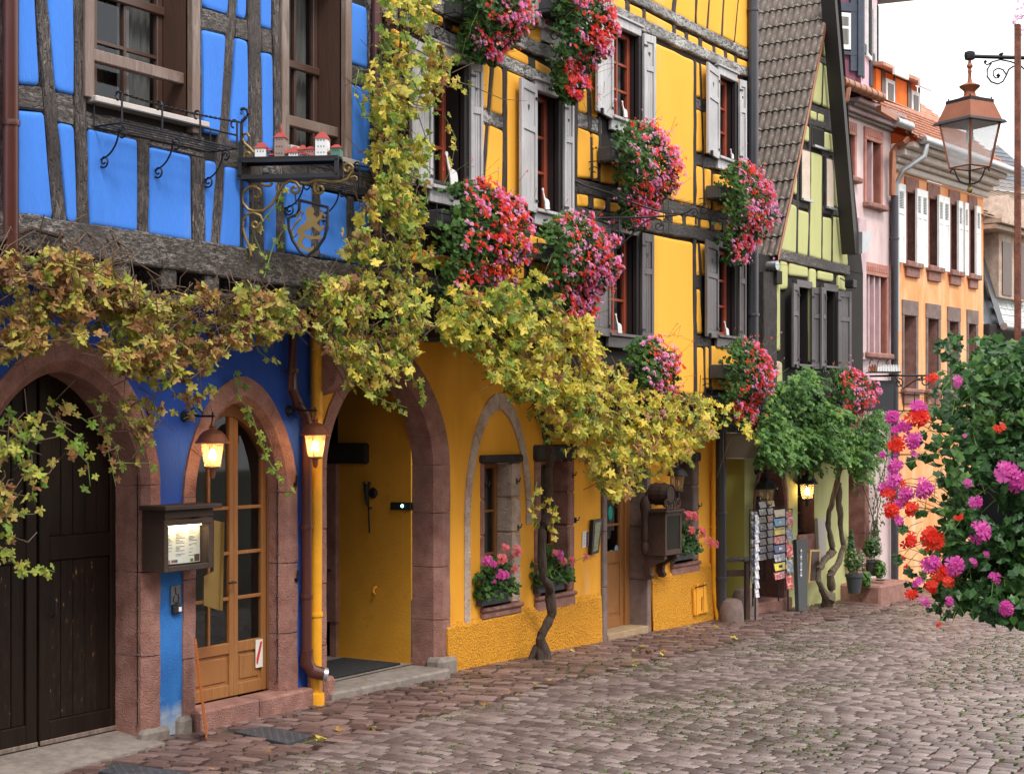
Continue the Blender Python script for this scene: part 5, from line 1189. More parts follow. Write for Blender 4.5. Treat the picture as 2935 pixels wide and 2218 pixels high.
for s in(cx0+.02,cx1-.10):
 b=MB();pf=[(0,0),(-.27,0),(-.28,-.04),(-.24,-.08),(-.16,-.10),(-.09,-.15),(-.08,-.22),(-.11,-.26),(-.08,-.30),(-.02,-.29),(0,-.24)]
 b.add([(s,y-.02,cz0+z) for y,z in pf]+[(s+.07,y-.02,cz0+z) for y,z in pf],[tuple(range(10,-1,-1)),tuple(range(11,22))]+[(i,(i+1)%11,11+(i+1)%11,11+i) for i in range(11)])
 b.build('carved_bracket',M['carve'],t)
bx=(cx0+cx1)/2-.02;bzz=cz1+.22
b=MB();n_=16
for(yy0,r0_,yy1,r1_) in((-.30,.115,-.20,.135),(-.20,.135,-.08,.135),(-.08,.135,.0,.12)):
 for i in range(n_):
  a_,e_=2*math.pi*i/n_,2*math.pi*(i+1)/n_
  b.quad((bx+r0_*math.cos(a_),yy0,bzz+r0_*math.sin(a_)),(bx+r0_*math.cos(e_),yy0,bzz+r0_*math.sin(e_)),(bx+r1_*math.cos(e_),yy1,bzz+r1_*math.sin(e_)),(bx+r1_*math.cos(a_),yy1,bzz+r1_*math.sin(a_)))
b.add([(bx+.105*math.cos(2*math.pi*i/n_),-.292,bzz+.105*math.sin(2*math.pi*i/n_)) for i in range(n_)],[tuple(range(n_))]);b.build('barrel',M['carve'],t)
for yy0 in(-.295,-.20,-.09):b=MB();b.tube([(bx+(.13 if yy0>-.29 else .118)*math.cos(a_),yy0,bzz+(.137 if yy0>-.29 else .118)*math.sin(a_)) for a_ in[2*math.pi*i/18 for i in range(19)]],.008,4);b.build('barrel_hoop',M['iron'],t)
b=MB()
for sd in(-1,1):
 b.tube([(bx+sd*(.10+p[0]-bx),-.29,p[1]) if False else(bx+sd*(p[0]),-.31,p[1]) for p in spiral(.15,cz1+.10,.07,.015,-.5,1.4,20)],.014,6);b.tube([(bx+sd*p[0],-.31,p[1]) for p in spiral(.08,cz1+.07,.045,.012,2,1.2,16)],.012,6)
 b.tube([(bx+sd*.02,-.31,cz1+.03),(bx+sd*.09,-.31,cz1+.05),(bx+sd*.17,-.30,cz1+.03)],.02,6)
b.build('carved_scroll',M['carve'],t)
b=MB();sx=cx0-.06
prof=[(.02,cz0+.02),(.045,cz0+.06),(.05,cz0+.12),(.03,cz0+.17),(.05,cz0+.22),(.045,cz0+.3),(.035,cz0+.42),(.045,cz1-.02),(.06,cz1+.05),(.065,cz1+.12),(.04,cz1+.17),(.02,cz1+.2)]
b.lathe(prof,sx,-.07,10);b.build('carved_side_post',M['carve'],t,smooth=True)
# coal hatch
q=[F0.px('G',x,y,.06) for x,y in((1552,735),(1685,700),(1715,1010),(1562,1055))]
t=thing('wall_hatch','small ochre painted hatch low on the rough plinth near the corner','hatch',F0,(q[0][0],-.04,q[3][1]))
b=MB();b.prism(q[::-1],-.075,-.05);b.build('hatch_leaf',M['yellow_low'],t)
for f0 in(.16,.78):
 b=MB();L_=lambda f,g:(q[0][0]+(q[1][0]-q[0][0])*f,q[3][1]+(q[0][1]-q[3][1])*g+(q[1][1]-q[0][1])*f)
 a_,c_=L_(f0,-.01),L_(f0+.1,1.1);b.box(a_[0],c_[0],-.092,-.076,a_[1],c_[1]);b.build('strap',M['yellow_low'],t)
b=MB();b.tube([(q[0][0],-.09,q[0][1]),(q[1][0],-.09,q[1][1])],.008,5);b.tube([((q[2][0]+q[3][0])/2,-.08,q[2][1]+.03),((q[2][0]+q[3][0])/2,-.08,q[2][1]+.2),((q[2][0]+q[3][0])/2+.03,-.08,q[2][1]+.2)],.005,4);b.build('hatch_bolt',M['iron'],t)
# corner pipes
xo,_=F0.px('G',1787,500,.05);gzz=zg(19.3,0)
pipe('downpipe','thin ochre pipe on the right corner of the yellow house',F0,[(xo,-.055,2.7),(xo,-.055,.25),(xo+.03,-.07,.08),(xo+.05,-.09,gzz)],.032,'pipe_ochre',collars=(1.1,))
xg,zbt=F0.px('G',1850,1090,.10)
xu,_=F0.px('g',520,500,J+.1);
pipe('downpipe','anthracite downpipe running down the right corner of the yellow house',F0,[(xu,-J-.10,9.2),(xu,-J-.10,2.85),(xu-.05,-J+.05,2.72),(xg,-.16,2.55),(xg,-.13,2.4),(xg,-.13,zbt+.16),(xg+.02,-.15,zbt+.06),(xg+.07,-.2,zbt),(xg+.12,-.24,zbt-.01)],.072,'pipe_grey',collars=(1.28,.42,5.4,7.9,3.9))
# ---- soffits
b=MB();b.quad((YB,-J,3.40),(SR,-J,3.40),(SR,.02,3.40),(YB,.02,3.40));b.quad((SR,-J,2.66),(YE,-J,2.66),(YE,.02,2.66),(SR,.02,2.66));b.quad((SR,-J,2.66),(SR,.02,2.66),(SR,.02,3.4),(SR,-J,3.4));b.build('soffit',M['tim_core'],yh)
for i in range(22):
 s=YB+.25+i*.42
 if s>YE-.2:break
 zz0=3.40 if s<SR-.2 else 2.66
 q_=MB();q_.box(s,s+.15,-J-.04,.01,zz0-.15,zz0-.004,.012);q_.build('joist_end',M['tim_h'],yh)
 # ---- upper wall
def zl(*p):return F0.px(*p,J)[1]
def ss(*p):return F0.px(*p,J)[0]
zt12,zb12=zl('A',1722,1050),zl('B',1722,805)
WIN=[(ss('A',520,800),ss('A',880,800),zb12,zt12),(ss('A',1722,1100),ss('A',1968,1100),zb12,zt12),
 (ss('C',592,600),ss('C',885,600),zl('C',580,1335),zl('C',595,290)),(ss('C',1818,1000),ss('C',2000,1000),zl('D',1812,195),zl('C',1825,870)),
 (ss('D',558,1300),ss('D',860,1300),zl('E',555,700),zl('D',558,1050)),(ss('D',1805,1400),ss('D',1995,1400),zl('E',1800,722),zl('D',1808,1248)),
 (ss('A',660,0),ss('A',1000,0),6.55,7.8),(ss('A',1800,0),ss('A',2050,0),6.55,7.8)]
b=MB();wall_sheet(b,F0,J-.012,SBU+.02,SR,3.40,9.3,[(*w,0,2) for w in(WIN[0],WIN[1],WIN[6],WIN[7])]);wall_sheet(b,F0,J-.012,SR,YE,2.66,9.3,[(*w,0,2) for w in WIN[2:6]])
yb_=-J+.012
b.quad((YE,yb_,2.66),(YE,6,2.66),(YE,6,9.3),(YE,yb_,9.3));b.quad((SBU+.02,yb_,9.3),(YE,yb_,9.3),(YE,6,9.3),(SBU+.02,6,9.3));b.quad((SBU,1.2,3.4),(YE,1.2,3.4),(YE,1.2,9.3),(SBU,1.2,9.3))
b.build('upper_wall_core',M['tim_core'],yh)
def rows(Z_,L_):
 for p in L_:panel(yh,F0,[(q[0],q[1],q[2]) if len(q)==3 else(Z_,*q) for q in p],J,M['yellow'])
rows('A',[[(75,-60),(165,-60),(162,112),(78,92)],[(255,-60),(440,75),(444,238),(262,150)],[(478,108),(660,205),(662,310),(480,225)],[(755,280),(860,322),(855,390),(755,350)],[(920,340),(1330,480),(1335,620),(925,460)],
 [(1300,-60),(1600,-60),(1592,412),(1310,290)],[(1632,-60),(1790,-60),(1790,520),(1630,440)],[(1408,515),(1642,655),(1645,768),(1414,660)],[(1718,690),(1905,800),(1910,910),(1722,815)],[(1985,830),(2140,900),(2140,1020),(1990,950)],
 [(1075,678),(1202,735),(1162,1268),(1075,1232)],[(1243,740),(1342,790),(1342,1338),(1207,1290)],[(1396,818),(1618,912),('B',1545,692),('B',1394,655)],[(1075,1400),(1152,1438),('B',1082,560),('B',1075,560)],[(1196,1443),(1348,1512),('B',1335,617),('B',1125,590)],
 [(135,1045),(250,1112),(246,1325),(150,1312)],[(110,640),(245,700),(245,860),(125,830)],[(90,330),(240,420),(240,600),(110,560)]])
rows('B',[[(1388,815),(1606,872),(1592,1700),(1388,1640)],[(1120,800),(1330,850),(1330,1560),(1120,1500)],[(115,560),(158,572),(162,1040),(120,1010)],[(218,600),(265,612),(260,1172),(230,1170)],[(305,1240),(500,1290),(500,1440),(305,1420)],[(560,1300),(1060,1440),(1060,1620),(560,1480)],[(1660,1100),(2120,1250),(2120,1640),(1660,1560)]])
rows('C',[[(1035,-90),(1305,-90),(1280,152),(1042,12)],[(1345,-90),(1560,-90),(1550,282),(1325,165)],[(1575,-90),(1718,-90),(1682,348),(1568,290)],[(1735,-90),(1882,-90),(1852,428),(1703,360)],[(1898,-90),(2058,-90),(2002,492),(1873,430)],[(2070,-90),(2168,-90),(2162,582),(2010,502)],
 [(440,-60),(540,-40),(540,22),(470,-10)],[(583,-60),(748,8),(750,148),(583,65)],[(798,48),(948,115),(946,248),(798,175)],[(985,133),(1292,296),(1292,412),(983,245)],[(1333,338),(1432,385),(1436,483),(1329,430)],[(1473,396),(1592,447),(1591,558),(1473,500)],[(1632,472),(1757,536),(1757,633),(1633,575)],[(1792,543),(1888,587),(1891,697),(1793,645)],[(1927,608),(2008,647),(2010,747),(1928,700)],[(2043,673),(2166,717),(2162,798),(2043,757)],
 [(1092,498),(1538,703),('D',1535,756),('D',1070,640)],[(1570,712),(1600,735),(1616,1133),(1565,1117)],[(1620,738),(1712,775),(1712,1165),(1650,1150)],[(1564,1265),(1622,1278),('D',1643,155),('D',1562,145)],[(1655,1290),(1700,1300),('D',1712,175),('D',1665,165)],
 [(202,1035),(306,1020),(312,1318),(202,1285)],[(340,830),(425,850),(432,1365),(358,1345)],[(198,1468),(345,1525),('D',350,455),('D',186,442)],[(380,1540),(448,1570),('D',425,480),('D',384,468)],[(133,1288),(160,1300),('D',152,215),('D',130,205)],[(2025,900),(2082,922),(2082,990),(2025,965)],[(2105,930),(2140,945),(2140,1010),(2105,1000)]])
rows('D',[[(355,70),(425,80),(425,130),(372,120)],[(468,200),(645,230),(645,522),(468,495)],[(690,260),(1030,300),(1030,610),(690,530)],[(1556,303),(1642,325),(1650,777),(1556,765)],[(1663,335),(1740,352),(1740,812),(1672,797)],[(1790,400),(1990,440),(1990,860),(1790,820)],
 [(188,618),(323,645),(323,779),(188,775)],[(383,668),(522,700),(522,818),(383,797)],[(572,718),(692,742),(692,858),(573,837)],[(750,757),(880,782),(880,893),(750,872)],[(935,790),(1040,812),(1040,918),(935,900)],[(1085,830),(1212,850),(1212,958),(1088,925)],[(1288,857),(1402,880),(1412,992),(1290,967)],[(1448,868),(1582,890),(1587,1014),(1449,992)],[(1617,903),(1716,930),(1724,1042),(1619,1026)],[(1768,933),(1862,952),(1862,1058),(1768,1047)],[(1910,955),(2040,980),(2040,1090),(1910,1070)],
 [(965,1078),(1527,1190),('E',1538,1412),('E',1040,1330)],[(1556,1188),(1580,1190),(1604,1573),(1560,1562)],[(1610,1198),(1690,1215),(1700,1580),(1640,1560)],[(255,970),(372,990),(372,1062),(255,1040)]])
rows('E',[[(1562,198),(1617,203),(1642,718),(1568,706)],[(1572,868),(1647,868),(1662,1402),(1580,1402)],[(1672,858),(1710,862),(1716,1345),(1684,1342)],[(1742,850),(2060,850),(2060,1380),(1742,1350)],[(1562,-20),(1602,-20),(1602,50),(1562,42)]])
V_='tim_v';H_='tim_h';FK='tim_flake_sheen'
def T(Z_,a,b_,c,d,m_,**k):return beam(yh,F0,*[(q if len(q)==3 else(Z_,*q)) for q in(a,b_,c,d)],J,M[m_],**k)
T('A',(-200,-360),(2150,650),(2150,820),(-200,-195),FK,name='timber_beam',proud=.034);T('A',(-200,-30),(2150,985),(2150,1135),(-200,120),FK,name='timber_beam',proud=.034)
for q in[((1344,-60),(1300,-60),(1290,300),(1310,300)),((1602,-60),(1632,-60),(1630,440),(1594,420)),((1645,650),(1718,690),(1722,820),(1645,770)),((1908,790),(1985,830),(1990,950),(1910,915)),((445,60),(478,75),(480,235),(446,225)),((662,190),(755,240),(755,360),(664,310)),
 ((1342,770),(1396,800),('B',1394,820),('B',1330,810)),((1203,735),(1243,745),('B',1125,640),('B',1080,620)),((240,-60),(256,-60),('B',300,700),('B',270,700))]:
 T('A',*q,V_,name='timber_post')
for q in[((1075,1238),(1345,1342),(1350,1500),(1075,1402)),((-60,820),(250,920),(250,1050),(-60,1000))]:T('A',*q,FK,name='timber_rail',proud=.024)
T('B',(300,410),(1345,610),(1345,790),(300,600),H_,name='timber_rail',proud=.024);T('B',(1388,690),(1700,765),(1700,870),(1388,815),H_,name='timber_rail',proud=.024)
T('B',(1600,760),(1662,775),(1662,1640),(1594,1620),V_,name='timber_post');T('B',(160,540),(218,560),(230,1200),(165,1190),V_,name='timber_post');T('B',(-80,1560),(2180,1700),(2180,1860),(-80,1740),H_,name='sill_beam',proud=.06)
# right-hand part
T('C',(380,-320),(2185,590),(2185,700),(380,-200),FK,name='timber_beam',proud=.036);T('C',(380,-50),(2185,805),(2185,912),(380,115),FK,name='timber_beam',proud=.036)
for q in[((1305,-90),(1345,-90),(1325,165),(1280,145)),((1560,-90),(1575,-90),(1568,290),(1550,282)),((1718,-90),(1735,-90),(1703,360),(1682,348)),((1882,-90),(1898,-90),(1873,430),(1852,428)),((2058,-90),(2070,-90),(2010,502),(2002,492)),((540,-30),(583,-10),(583,65),(540,25)),((750,0),(798,35),(798,185),(750,155)),((948,105),(985,125),(983,250),(946,240)),((1294,290),(1333,325),(1329,435),(1294,412)),((1434,380),(1473,395),(1473,505),(1436,485)),((1594,440),(1632,470),(1633,580),(1593,560)),((1757,535),(1792,545),(1793,648),(1757,633)),((1890,587),(1927,605),(1928,705),(1891,697)),((2009,645),(2043,668),(2043,760),(2011,745)),
 ((1538,700),(1568,712),('E',1578,1420),('E',1540,1420)),((1600,735),(1622,740),('D',1672,800),('D',1650,790)),((2166,-90),(2196,-90),('E',2190,1440),('E',2150,1430)),((2082,930),(2105,935),('D',2110,900),('D',2080,900)),((307,1000),(340,820),(362,1480),(314,1480)),((135,1050),(200,1020),('D',186,780),('D',132,800)),((345,1580),(380,1590),('D',384,468),('D',350,460)),((432,1340),(475,1360),('D',465,490),('D',424,480))]:
 T('C',*q,V_,name='timber_post')
for q in[((1562,1135),(1720,1185),(1720,1310),(1562,1258)),((200,1290),(475,1385),(475,1550),(198,1462)),(('D',1556,160),('D',1790,215),('D',1790,345),('D',1556,296))]:T('C',*q,FK if q[0][0]!='D' else H_,name='timber_rail',proud=.024)
T('D',(150,452),(2190,915),(2190,1040),(150,612),H_,name='timber_beam',proud=.036);T('D',(150,775),(2190,1130),(2190,1270),(150,905),H_,name='timber_beam',proud=.036)
for a,c,y0_,y1_ in((325,383,650,790),(522,572,690,830),(692,750,735,865),(880,935,775,895),(1040,1085,800,920),(1212,1288,840,965),(1404,1448,875,990),(1584,1617,895,1020),(1720,1768,925,1045),(1864,1910,950,1070)):T('D',(a,y0_),(c,y0_+12),(c+3,y1_+10),(a+2,y1_),V_,name='timber_post')
T('D',(1583,1190),(1612,1200),('E',1660,560),('E',1612,500),V_,name='timber_brace',proud=.027);T('E',(1555,48),(1640,60),(1640,200),(1555,190),H_,name='timber_rail',proud=.024);T('E',(1560,722),(1735,742),(1735,862),(1560,868),H_,name='timber_rail',proud=.024)
for a,c,y0_,y1_ in((1650,1672,860,1400),(1716,1742,850,1360)):T('E',(a,y0_),(c,y0_),(c+4,y1_),(a+8,y1_),V_,name='timber_post')
T('E',(-500,1400),(2200,1425),(2200,1500),(-500,1490),H_,name='sill_beam',proud=.06)
# ---- shuttered windows
specs=[(.62,.42,9,14,.16,'shutter'),(.34,.32,9,10,.085,'shutter'),(.36,.38,9,8,.065,'shutter'),(.27,.26,9,10,.065,'shutter'),(.38,.38,9,8,.08,'shutter_dark'),(.27,.26,8,10,.065,'shutter_dark'),(.4,.4,12,10,.2,'shutter'),(.35,.35,12,10,.2,'shutter')]
SHX=[(('A',305),('A',1078)),(('A',1570),('A',2140)),(('C',440),('C',1092)),(('C',1716),('C',2140)),(('D',395),('D',1072)),(('D',1700),('D',2125)),None,None]
for wi,(w,sp_) in enumerate(zip(WIN,specs)):
 s0,s1,z0,z1=w;wl,wr,al,ar,dp,mt=sp_
 dp=dp*1.0
 r=MB();recess(r,s0,s1,z0,z1,J,dp+.03);r.build('window_reveal',M['reveal'],yh)
 casement(yh,s0,s1,z0,z1,-J+dp,M['redframe'],2,3,.03,.055,.45,True)
 c=MB();c.box(s0-.05,s1+.05,-J-.06,-J+.02,z1,z1+.10,.006);c.box(s0-.08,s1+.08,-J-.085,-J,z1+.10,z1+.125,.004)
 c.build('head_board',M[mt],yh)
 c=MB();c.box(s1,s1+.05,-J-.055,-J+.02,z0,z1,.006);c.box(s0-.05,s0,-J-.055,-J+.02,z0,z1,.006);c.build('window_casing',M['reveal'],yh)
 c=MB();c.box(s0-.06,s1+.08,-J-.10,-J+dp,z0-.035,z0,.006);c.box(s0-.05,s1+.05,-J-.055,-J-.01,z0-.16,z0-.036,.006);c.build('window_sill',M[mt],yh)
 if SHX[wi]:
  (a_,b_)=SHX[wi]
  # shutter widths such that the free edges fall where the photograph shows them
  def fit(side,hinge,edge,ang):
   lo,hi=.1,.9
   for _ in range(30):
    mid=(lo+hi)/2;x=hinge+side*mid*math.cos(math.radians(ang));y=-J-.05-mid*math.sin(math.radians(ang));sx=proj(x,y,3)[0]
    if(sx-edge)*side<0:lo=mid
    else:hi=mid
   return lo
  wl=fit(-1,s0-.03,P(a_[0],a_[1])[0],al) if True else wl;wr=fit(1,s1+.06,P(b_[0],b_[1])[0],ar)
 shutter(yh,s0-.03,J+.035,z0-.05,z1+.04,max(.16,min(wl,.6)),-1,al,M[mt]);shutter(yh,s1+.06,J+.06,z0-.05,z1+.04,max(.16,min(wr,.6)),1,ar,M[mt])
 # painted wooden storks on the sills
SPOS=['beside the climbing vine column, first floor','on the second sill, between grey shutters','on the upper sill of the middle window','on the upper sill nearest the grey downpipe','on the lower sill of the middle window','on the lower sill nearest the grey downpipe']
for k_,(sx_,sy0_,sy1_) in enumerate(((('B',720),('B',140),('B',580)),(('B',1830),('B',560),('B',890)),(('C',735),('C',1165),('C',1440)),(('D',1985),('D',110),('D',350)),(('E',660),('E',475),('E',730)),(('E',1915),('E',565),('E',780)))):
 w=WIN[k_];dpth=J+.09
 top=F0.px(sx_[0],sx_[1],sy0_[1],dpth);h_=top[1]-w[2];s=top[0]
 FS=Fr(*F0.tow(s,-dpth),-30)
 t=thing('stork_figure','white wooden stork silhouette '+SPOS[k_],'stork figure',FS,(0,0,w[2]),group='wooden storks on the window sills')
 K=h_/1.0;B=w[2]
 prof=[(-.02,1.0),(.03,.985),(.045,.93),(.035,.86),(.06,.74),(.10,.60),(.14,.52),(.24,.49),(.32,.42),(.35,.30),(.36,.10),(.38,0),(.14,0),(.12,.2),(.10,.38),(.055,.52),(.02,.68),(-.005,.84),(-.035,.90),(-.04,.97)]
 b=MB();b.prism([(x*K,B+z*K) for x,z in prof],-.012,.012);b.build('body',M['white'],t)
 b=MB();b.prism([(-.034*K,B+.90*K),(-.004*K,B+.87*K),(-.028*K,B+.64*K)],-.008,.008);b.build('beak',plain('beak_red',(.6,.05,.04)),t)
 # wrought iron bracket between the storeys (stands out from the wall)
s,z=F0.px('D',155,440,J);IB=Fr(*F0.tow(s,-J-.03),-48)
t=thing('iron_bracket','empty wrought-iron sign bracket with scrolls on the yellow facade','iron bracket',IB,(0,0,z))
def ib(*q):return[(p[0],0,p[1]) for p in[IB.px('D',x,y,0) for x,y in q]]
b=MB();b.tube(ib((155,430),(175,470),(300,530),(600,620),(750,690),(1000,780),(1200,840),(1340,855)),.010,6);b.build('tie_rod',M['iron'],t)
b=MB();b.tube(ib((150,915),(600,905),(1000,900),(1350,875),(1480,840),(1540,800),(1590,800),(1612,840),(1595,880),(1560,880),(1550,850),(1575,835)),.011,6);b.build('main_arm',M['iron'],t)
b=MB();b.tube(ib((700,905),(700,1240)),.009,6);b.build('drop_bar',M['iron'],t)
b=MB();b.tube(ib((540,1270),(690,1255),(820,1120),(1000,950),(1100,905),(1180,930),(1200,1000)),.009,6);b.build('strut',M['iron'],t)
for q in(arcp(565,990,75,15,-60,420),arcp(800,985,80,15,200,640),arcp(930,935,55,12,30,420),arcp(1160,1000,60,14,-30,400),arcp(1250,920,40,10,0,400),arcp(730,1150,42,10,60,460),arcp(640,1210,50,12,0,400),arcp(390,1000,55,12,90,460),[(250,1000),(330,920),(420,960),(450,1060)],[(700,920),(690,1020),(760,1120),(750,1180)],[(500,1180),(600,1140),(690,1010)],[(610,610),(650,600),(740,690),(850,690),(850,720)],[(640,650),(760,750),(830,770),(840,740)]):
 b=MB();b.tube(ib(*q),.007,5);b.build('scroll',M['iron'],t)
for x in(1212,1272):
 b=MB();b.tube(ib((x,720),(x,1130)),.005,4);b.build('hanging_rod',M['iron'],t)
 # unlit lanterns half under the vine
wall_lantern(*P('F',440,420),'unlit black lantern hidden by vine leaves left of the yellow door',arm=.22,scale=.9,lit=False,dark=True,group='black lanterns of the yellow house')
wall_lantern(*P('F',1190,540),'unlit black lantern under the vine above the carved menu cabinet',arm=.22,scale=.8,lit=False,dark=True,group='black lanterns of the yellow house')
# ================================================================ GREEN HOUSE
GA=-4.7
GF=Fr(20.08,-.10,GA)  # ground floor front
gj=.25
gh_=thing('gabled_house','lime green gabled timber house with steep mossy tile roof','house',GF,(1,0,0))
gE=GF.hit(2432,1000)[0];gz_=-.2
def gp(t_,x,y,out=gj):return GF.px(t_,x,y,out)
ad0,ad1=GF.px('J',545,1300)[0],GF.px('J',1005,1300)[0]
gw0,gw1=GF.px('J',1160,1000)[0],GF.px('J',1395,1000)[0]
az=GF.px('J',880,560)[1];gwz1,gwz0=GF.px('J',1160,690)[1],GF.px('H',760,330)[1]
FT=3.05
b=MB();wall_sheet(b,GF,0,0,gE,-.5,FT,[(ad0-.02,ad1+.01,-.5,1.35,az-1.35-.03,1.7),(gw0,gw1,gwz0,gwz1,0,2)]);b.build('lower_wall',M['lime'],gh_)
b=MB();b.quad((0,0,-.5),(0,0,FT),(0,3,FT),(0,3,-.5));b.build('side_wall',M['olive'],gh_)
b=MB();b.box(.02,gE,.9,1.0,-.5,FT);b.build('inner_wall',M['dark'],gh_)
arch_stones(gh_,GF,(ad0+ad1)/2,(ad1-ad0)/2-.06,-.3,1.35,az-1.35-.12,1.7,(ad1-ad0)/2+.03,az-1.35,0,.42,M['sand'],2,5,chamf=.05)
b=MB();b.box(ad0,ad1,.42,.46,1.45,1.55);b.box((ad0+ad1)/2-.02,(ad0+ad1)/2+.02,.42,.45,1.55,2.4);b.box(ad0,ad1,.1,.42,1.45,1.56);b.build('door_transom',M['carve'],gh_)
b=MB();b.box(ad0-.1,ad1+.1,-.05,.45,-.45,-.02,.02);b.build('doorstep',M['sand'],gh_)
r=MB();recess(r,gw0,gw1,gwz0,gwz1,0,.22);r.build('window_reveal',M['sand'],gh_)
casement(gh_,gw0,gw1,gwz0,gwz1,.18,M['brownframe'],2,4,.02,.05,.3,False)
b=MB();b.box(gw0-.04,gw1+.04,-.04,.1,gwz1,gwz1+.06);b.build('lintel',M['kerb'],gh_)
b=MB();b.box(gw0-.03,gw1+.05,-.04,.2,gwz0-.28,gwz0,.02);b.build('window_sill',M['sand'],gh_)
# upper gable
eL=gp('g',640,1480);aP=GF.hit(2384,-110,gj);eR=gp('g',1058,1465)
cL=GF.px('h',545,400,gj)[0];top_z=eL[1]
b=MB();y=-gj+.01
wins=[(gp('h',762,200)[0],gp('h',832,200)[0],gp('h',760,490)[1],gp('h',762,45)[1]),(gp('h',918,200)[0],gp('h',985,200)[0],gp('h',918,500)[1],gp('h',918,65)[1])]
wall_sheet(b,GF,gj-.01,cL,gE,2.0,top_z,[(*w,0,2) for w in wins])
b.quad((eL[0]+.04,y,top_z-.02),(gE,y,top_z-.02),(aP[0],y,aP[1]-.1));b.quad((cL,y,2.0),(cL,y,top_z),(cL,6,top_z),(cL,6,2.0));b.quad((cL,y,2.0),(cL,.02,2.0),(gE,.02,2.0),(gE,y,2.0));b.quad((gE,0,-.3),(gE,6,-.3),(gE,6,2.0),(gE,0,2.0));b.quad((gE,y,2.0),(gE,6,2.0),(gE,6,top_z),(gE,y,top_z));b.quad((gE,y,top_z),(gE,6,top_z),(aP[0],6,aP[1]),(aP[0],y,aP[1]))
b.build('upper_wall_core',M['tim_core'],gh_)
for p in[[(922,165),(940,230),(946,338),(920,322)],[(880,345),(914,372),(906,612),(860,590)],[(919,378),(952,390),(976,642),(914,612)],[(852,440),(858,588),(834,582),(835,540)],[(845,638),(880,650),(880,702),(845,686)],[(887,652),(923,665),(920,712),(887,702)],
 [(806,722),(836,732),(836,824),(792,806)],[(930,762),(978,780),(986,882),(925,866)],[(982,788),(1002,800),(1008,898),(990,890)],[(756,985),(767,990),(765,1130),(742,1112)],[(850,878),(912,898),(906,1503),(838,1480)],[(981,935),(1017,942),(1036,1212),(975,1190)],
 [(736,1178),(764,1192),(759,1468),(664,1442)],[(775,1212),(836,1230),(826,1482),(769,1466)],[(914,1253),(966,1262),(963,1518),(911,1500)],[(975,1252),(1038,1262),(1062,1537),(969,1517)],[(672,1503),(713,1515),(712,1672),(668,1672)],[(724,1518),(829,1545),(829,1602),(722,1590)],
 [(840,1548),(876,1558),(876,1690),(840,1690)],[(889,1563),(976,1580),(976,1628),(889,1612)],[(1005,1588),(1040,1595),(1050,1680),(1005,1672)]]:panel(gh_,GF,[('g',*q) for q in p],gj,M['lime'],proud=.03)
for p in[[(645,20),(668,22),(669,415),(645,410)],[(645,470),(680,480),(682,600),(645,600)],[(1037,100),(1048,100),(1048,480),(1037,470)],[(840,20),(862,20),(860,480),(842,480)]]:panel(gh_,GF,[('h',*q) for q in p],gj,M['lime'],proud=.03)
def gb(Z_,*q,**k):return beam(gh_,GF,*[(Z_,*p) for p in q],gj,M[k.pop('m','tim_v')],**k)
gb('g',(650,1440),(1065,1535),(1065,1592),(650,1500),m='tim_blue_h',proud=.04,name='timber_beam');gb('g',(800,590),(995,650),(1000,770),(805,715),m='tim_h',name='timber_beam',proud=.012);gb('g',(865,310),(955,345),(955,385),(860,345),m='tim_h',name='timber_beam',proud=.012)
gb('g',(740,1150),(1045,1215),(1045,1262),(740,1190),m='tim_h',name='timber_rail',proud=.012)
for q in[((765,960),(775,960),(772,1470),(760,1468)),((836,720),(850,720),(838,1482),(826,1480)),((912,380),(919,380),(914,612),(906,610)),((906,880),(916,880),(911,1503),(905,1500)),((966,900),(978,920),(969,1515),(962,1515))]:gb('g',*q,name='timber_post')
gb('h',(562,-40),(640,-40),(640,850),(562,850),name='corner_post',proud=.05,m='tim_v')
for q in[('g',852,742,912,860),('g',786,866,832,1160),('g',930,918,968,1205)]:
 a=gp(q[0],q[1],q[2]);c=gp(q[0],q[3],q[4]);tall=q[4]-q[2]>200
 k=MB();k.box(a[0]-.03,c[0]+.03,-gj-.045,-gj,c[1]-.03,a[1]+.03,.005);f=k.build('window',M['tim_v'],gh_)
 k=MB();k.box(a[0],c[0],-gj-.05,-gj-.04,c[1],a[1]);k.build('blind' if tall else 'pane',plain('cream_blind',(.62,.50,.40)) if tall else M['dark'],f)
 k=MB();k.box(a[0]-.03,c[0]+.04,-gj-.09,-gj-.045,c[1]-.03,c[1]);k.build('sill',M['zinc'],f)
for w,lb in zip(wins,'ab'):
 r=MB();recess(r,*w,gj,.2);r.build('window_reveal',M['reveal'],gh_);casement(gh_,*w,-gj+.17,M['brownframe'],2,3,.02,.04,.3,False)
 c=MB();c.box(w[0]-.05,w[1]+.05,-gj-.06,-gj,w[3],w[3]+.1);c.box(w[0]-.06,w[1]+.08,-gj-.10,-gj,w[2]-.03,w[2]);c.build('head_board',M['shutter_dark'],gh_)
for h_,e_,w in((-1,694,wins[0]),(1,880,wins[0]),(-1,862,wins[1]),(1,1037,wins[1])):
 wd=abs(gp('h',e_,200)[0]-(w[0] if h_<0 else w[1]));shutter(gh_,w[0]-.01 if h_<0 else w[1]+.02,gj+.04,w[2]-.06,w[3]+.02,max(.16,min(.42,wd)),h_,14,M['shutter_dark'],heart=False)
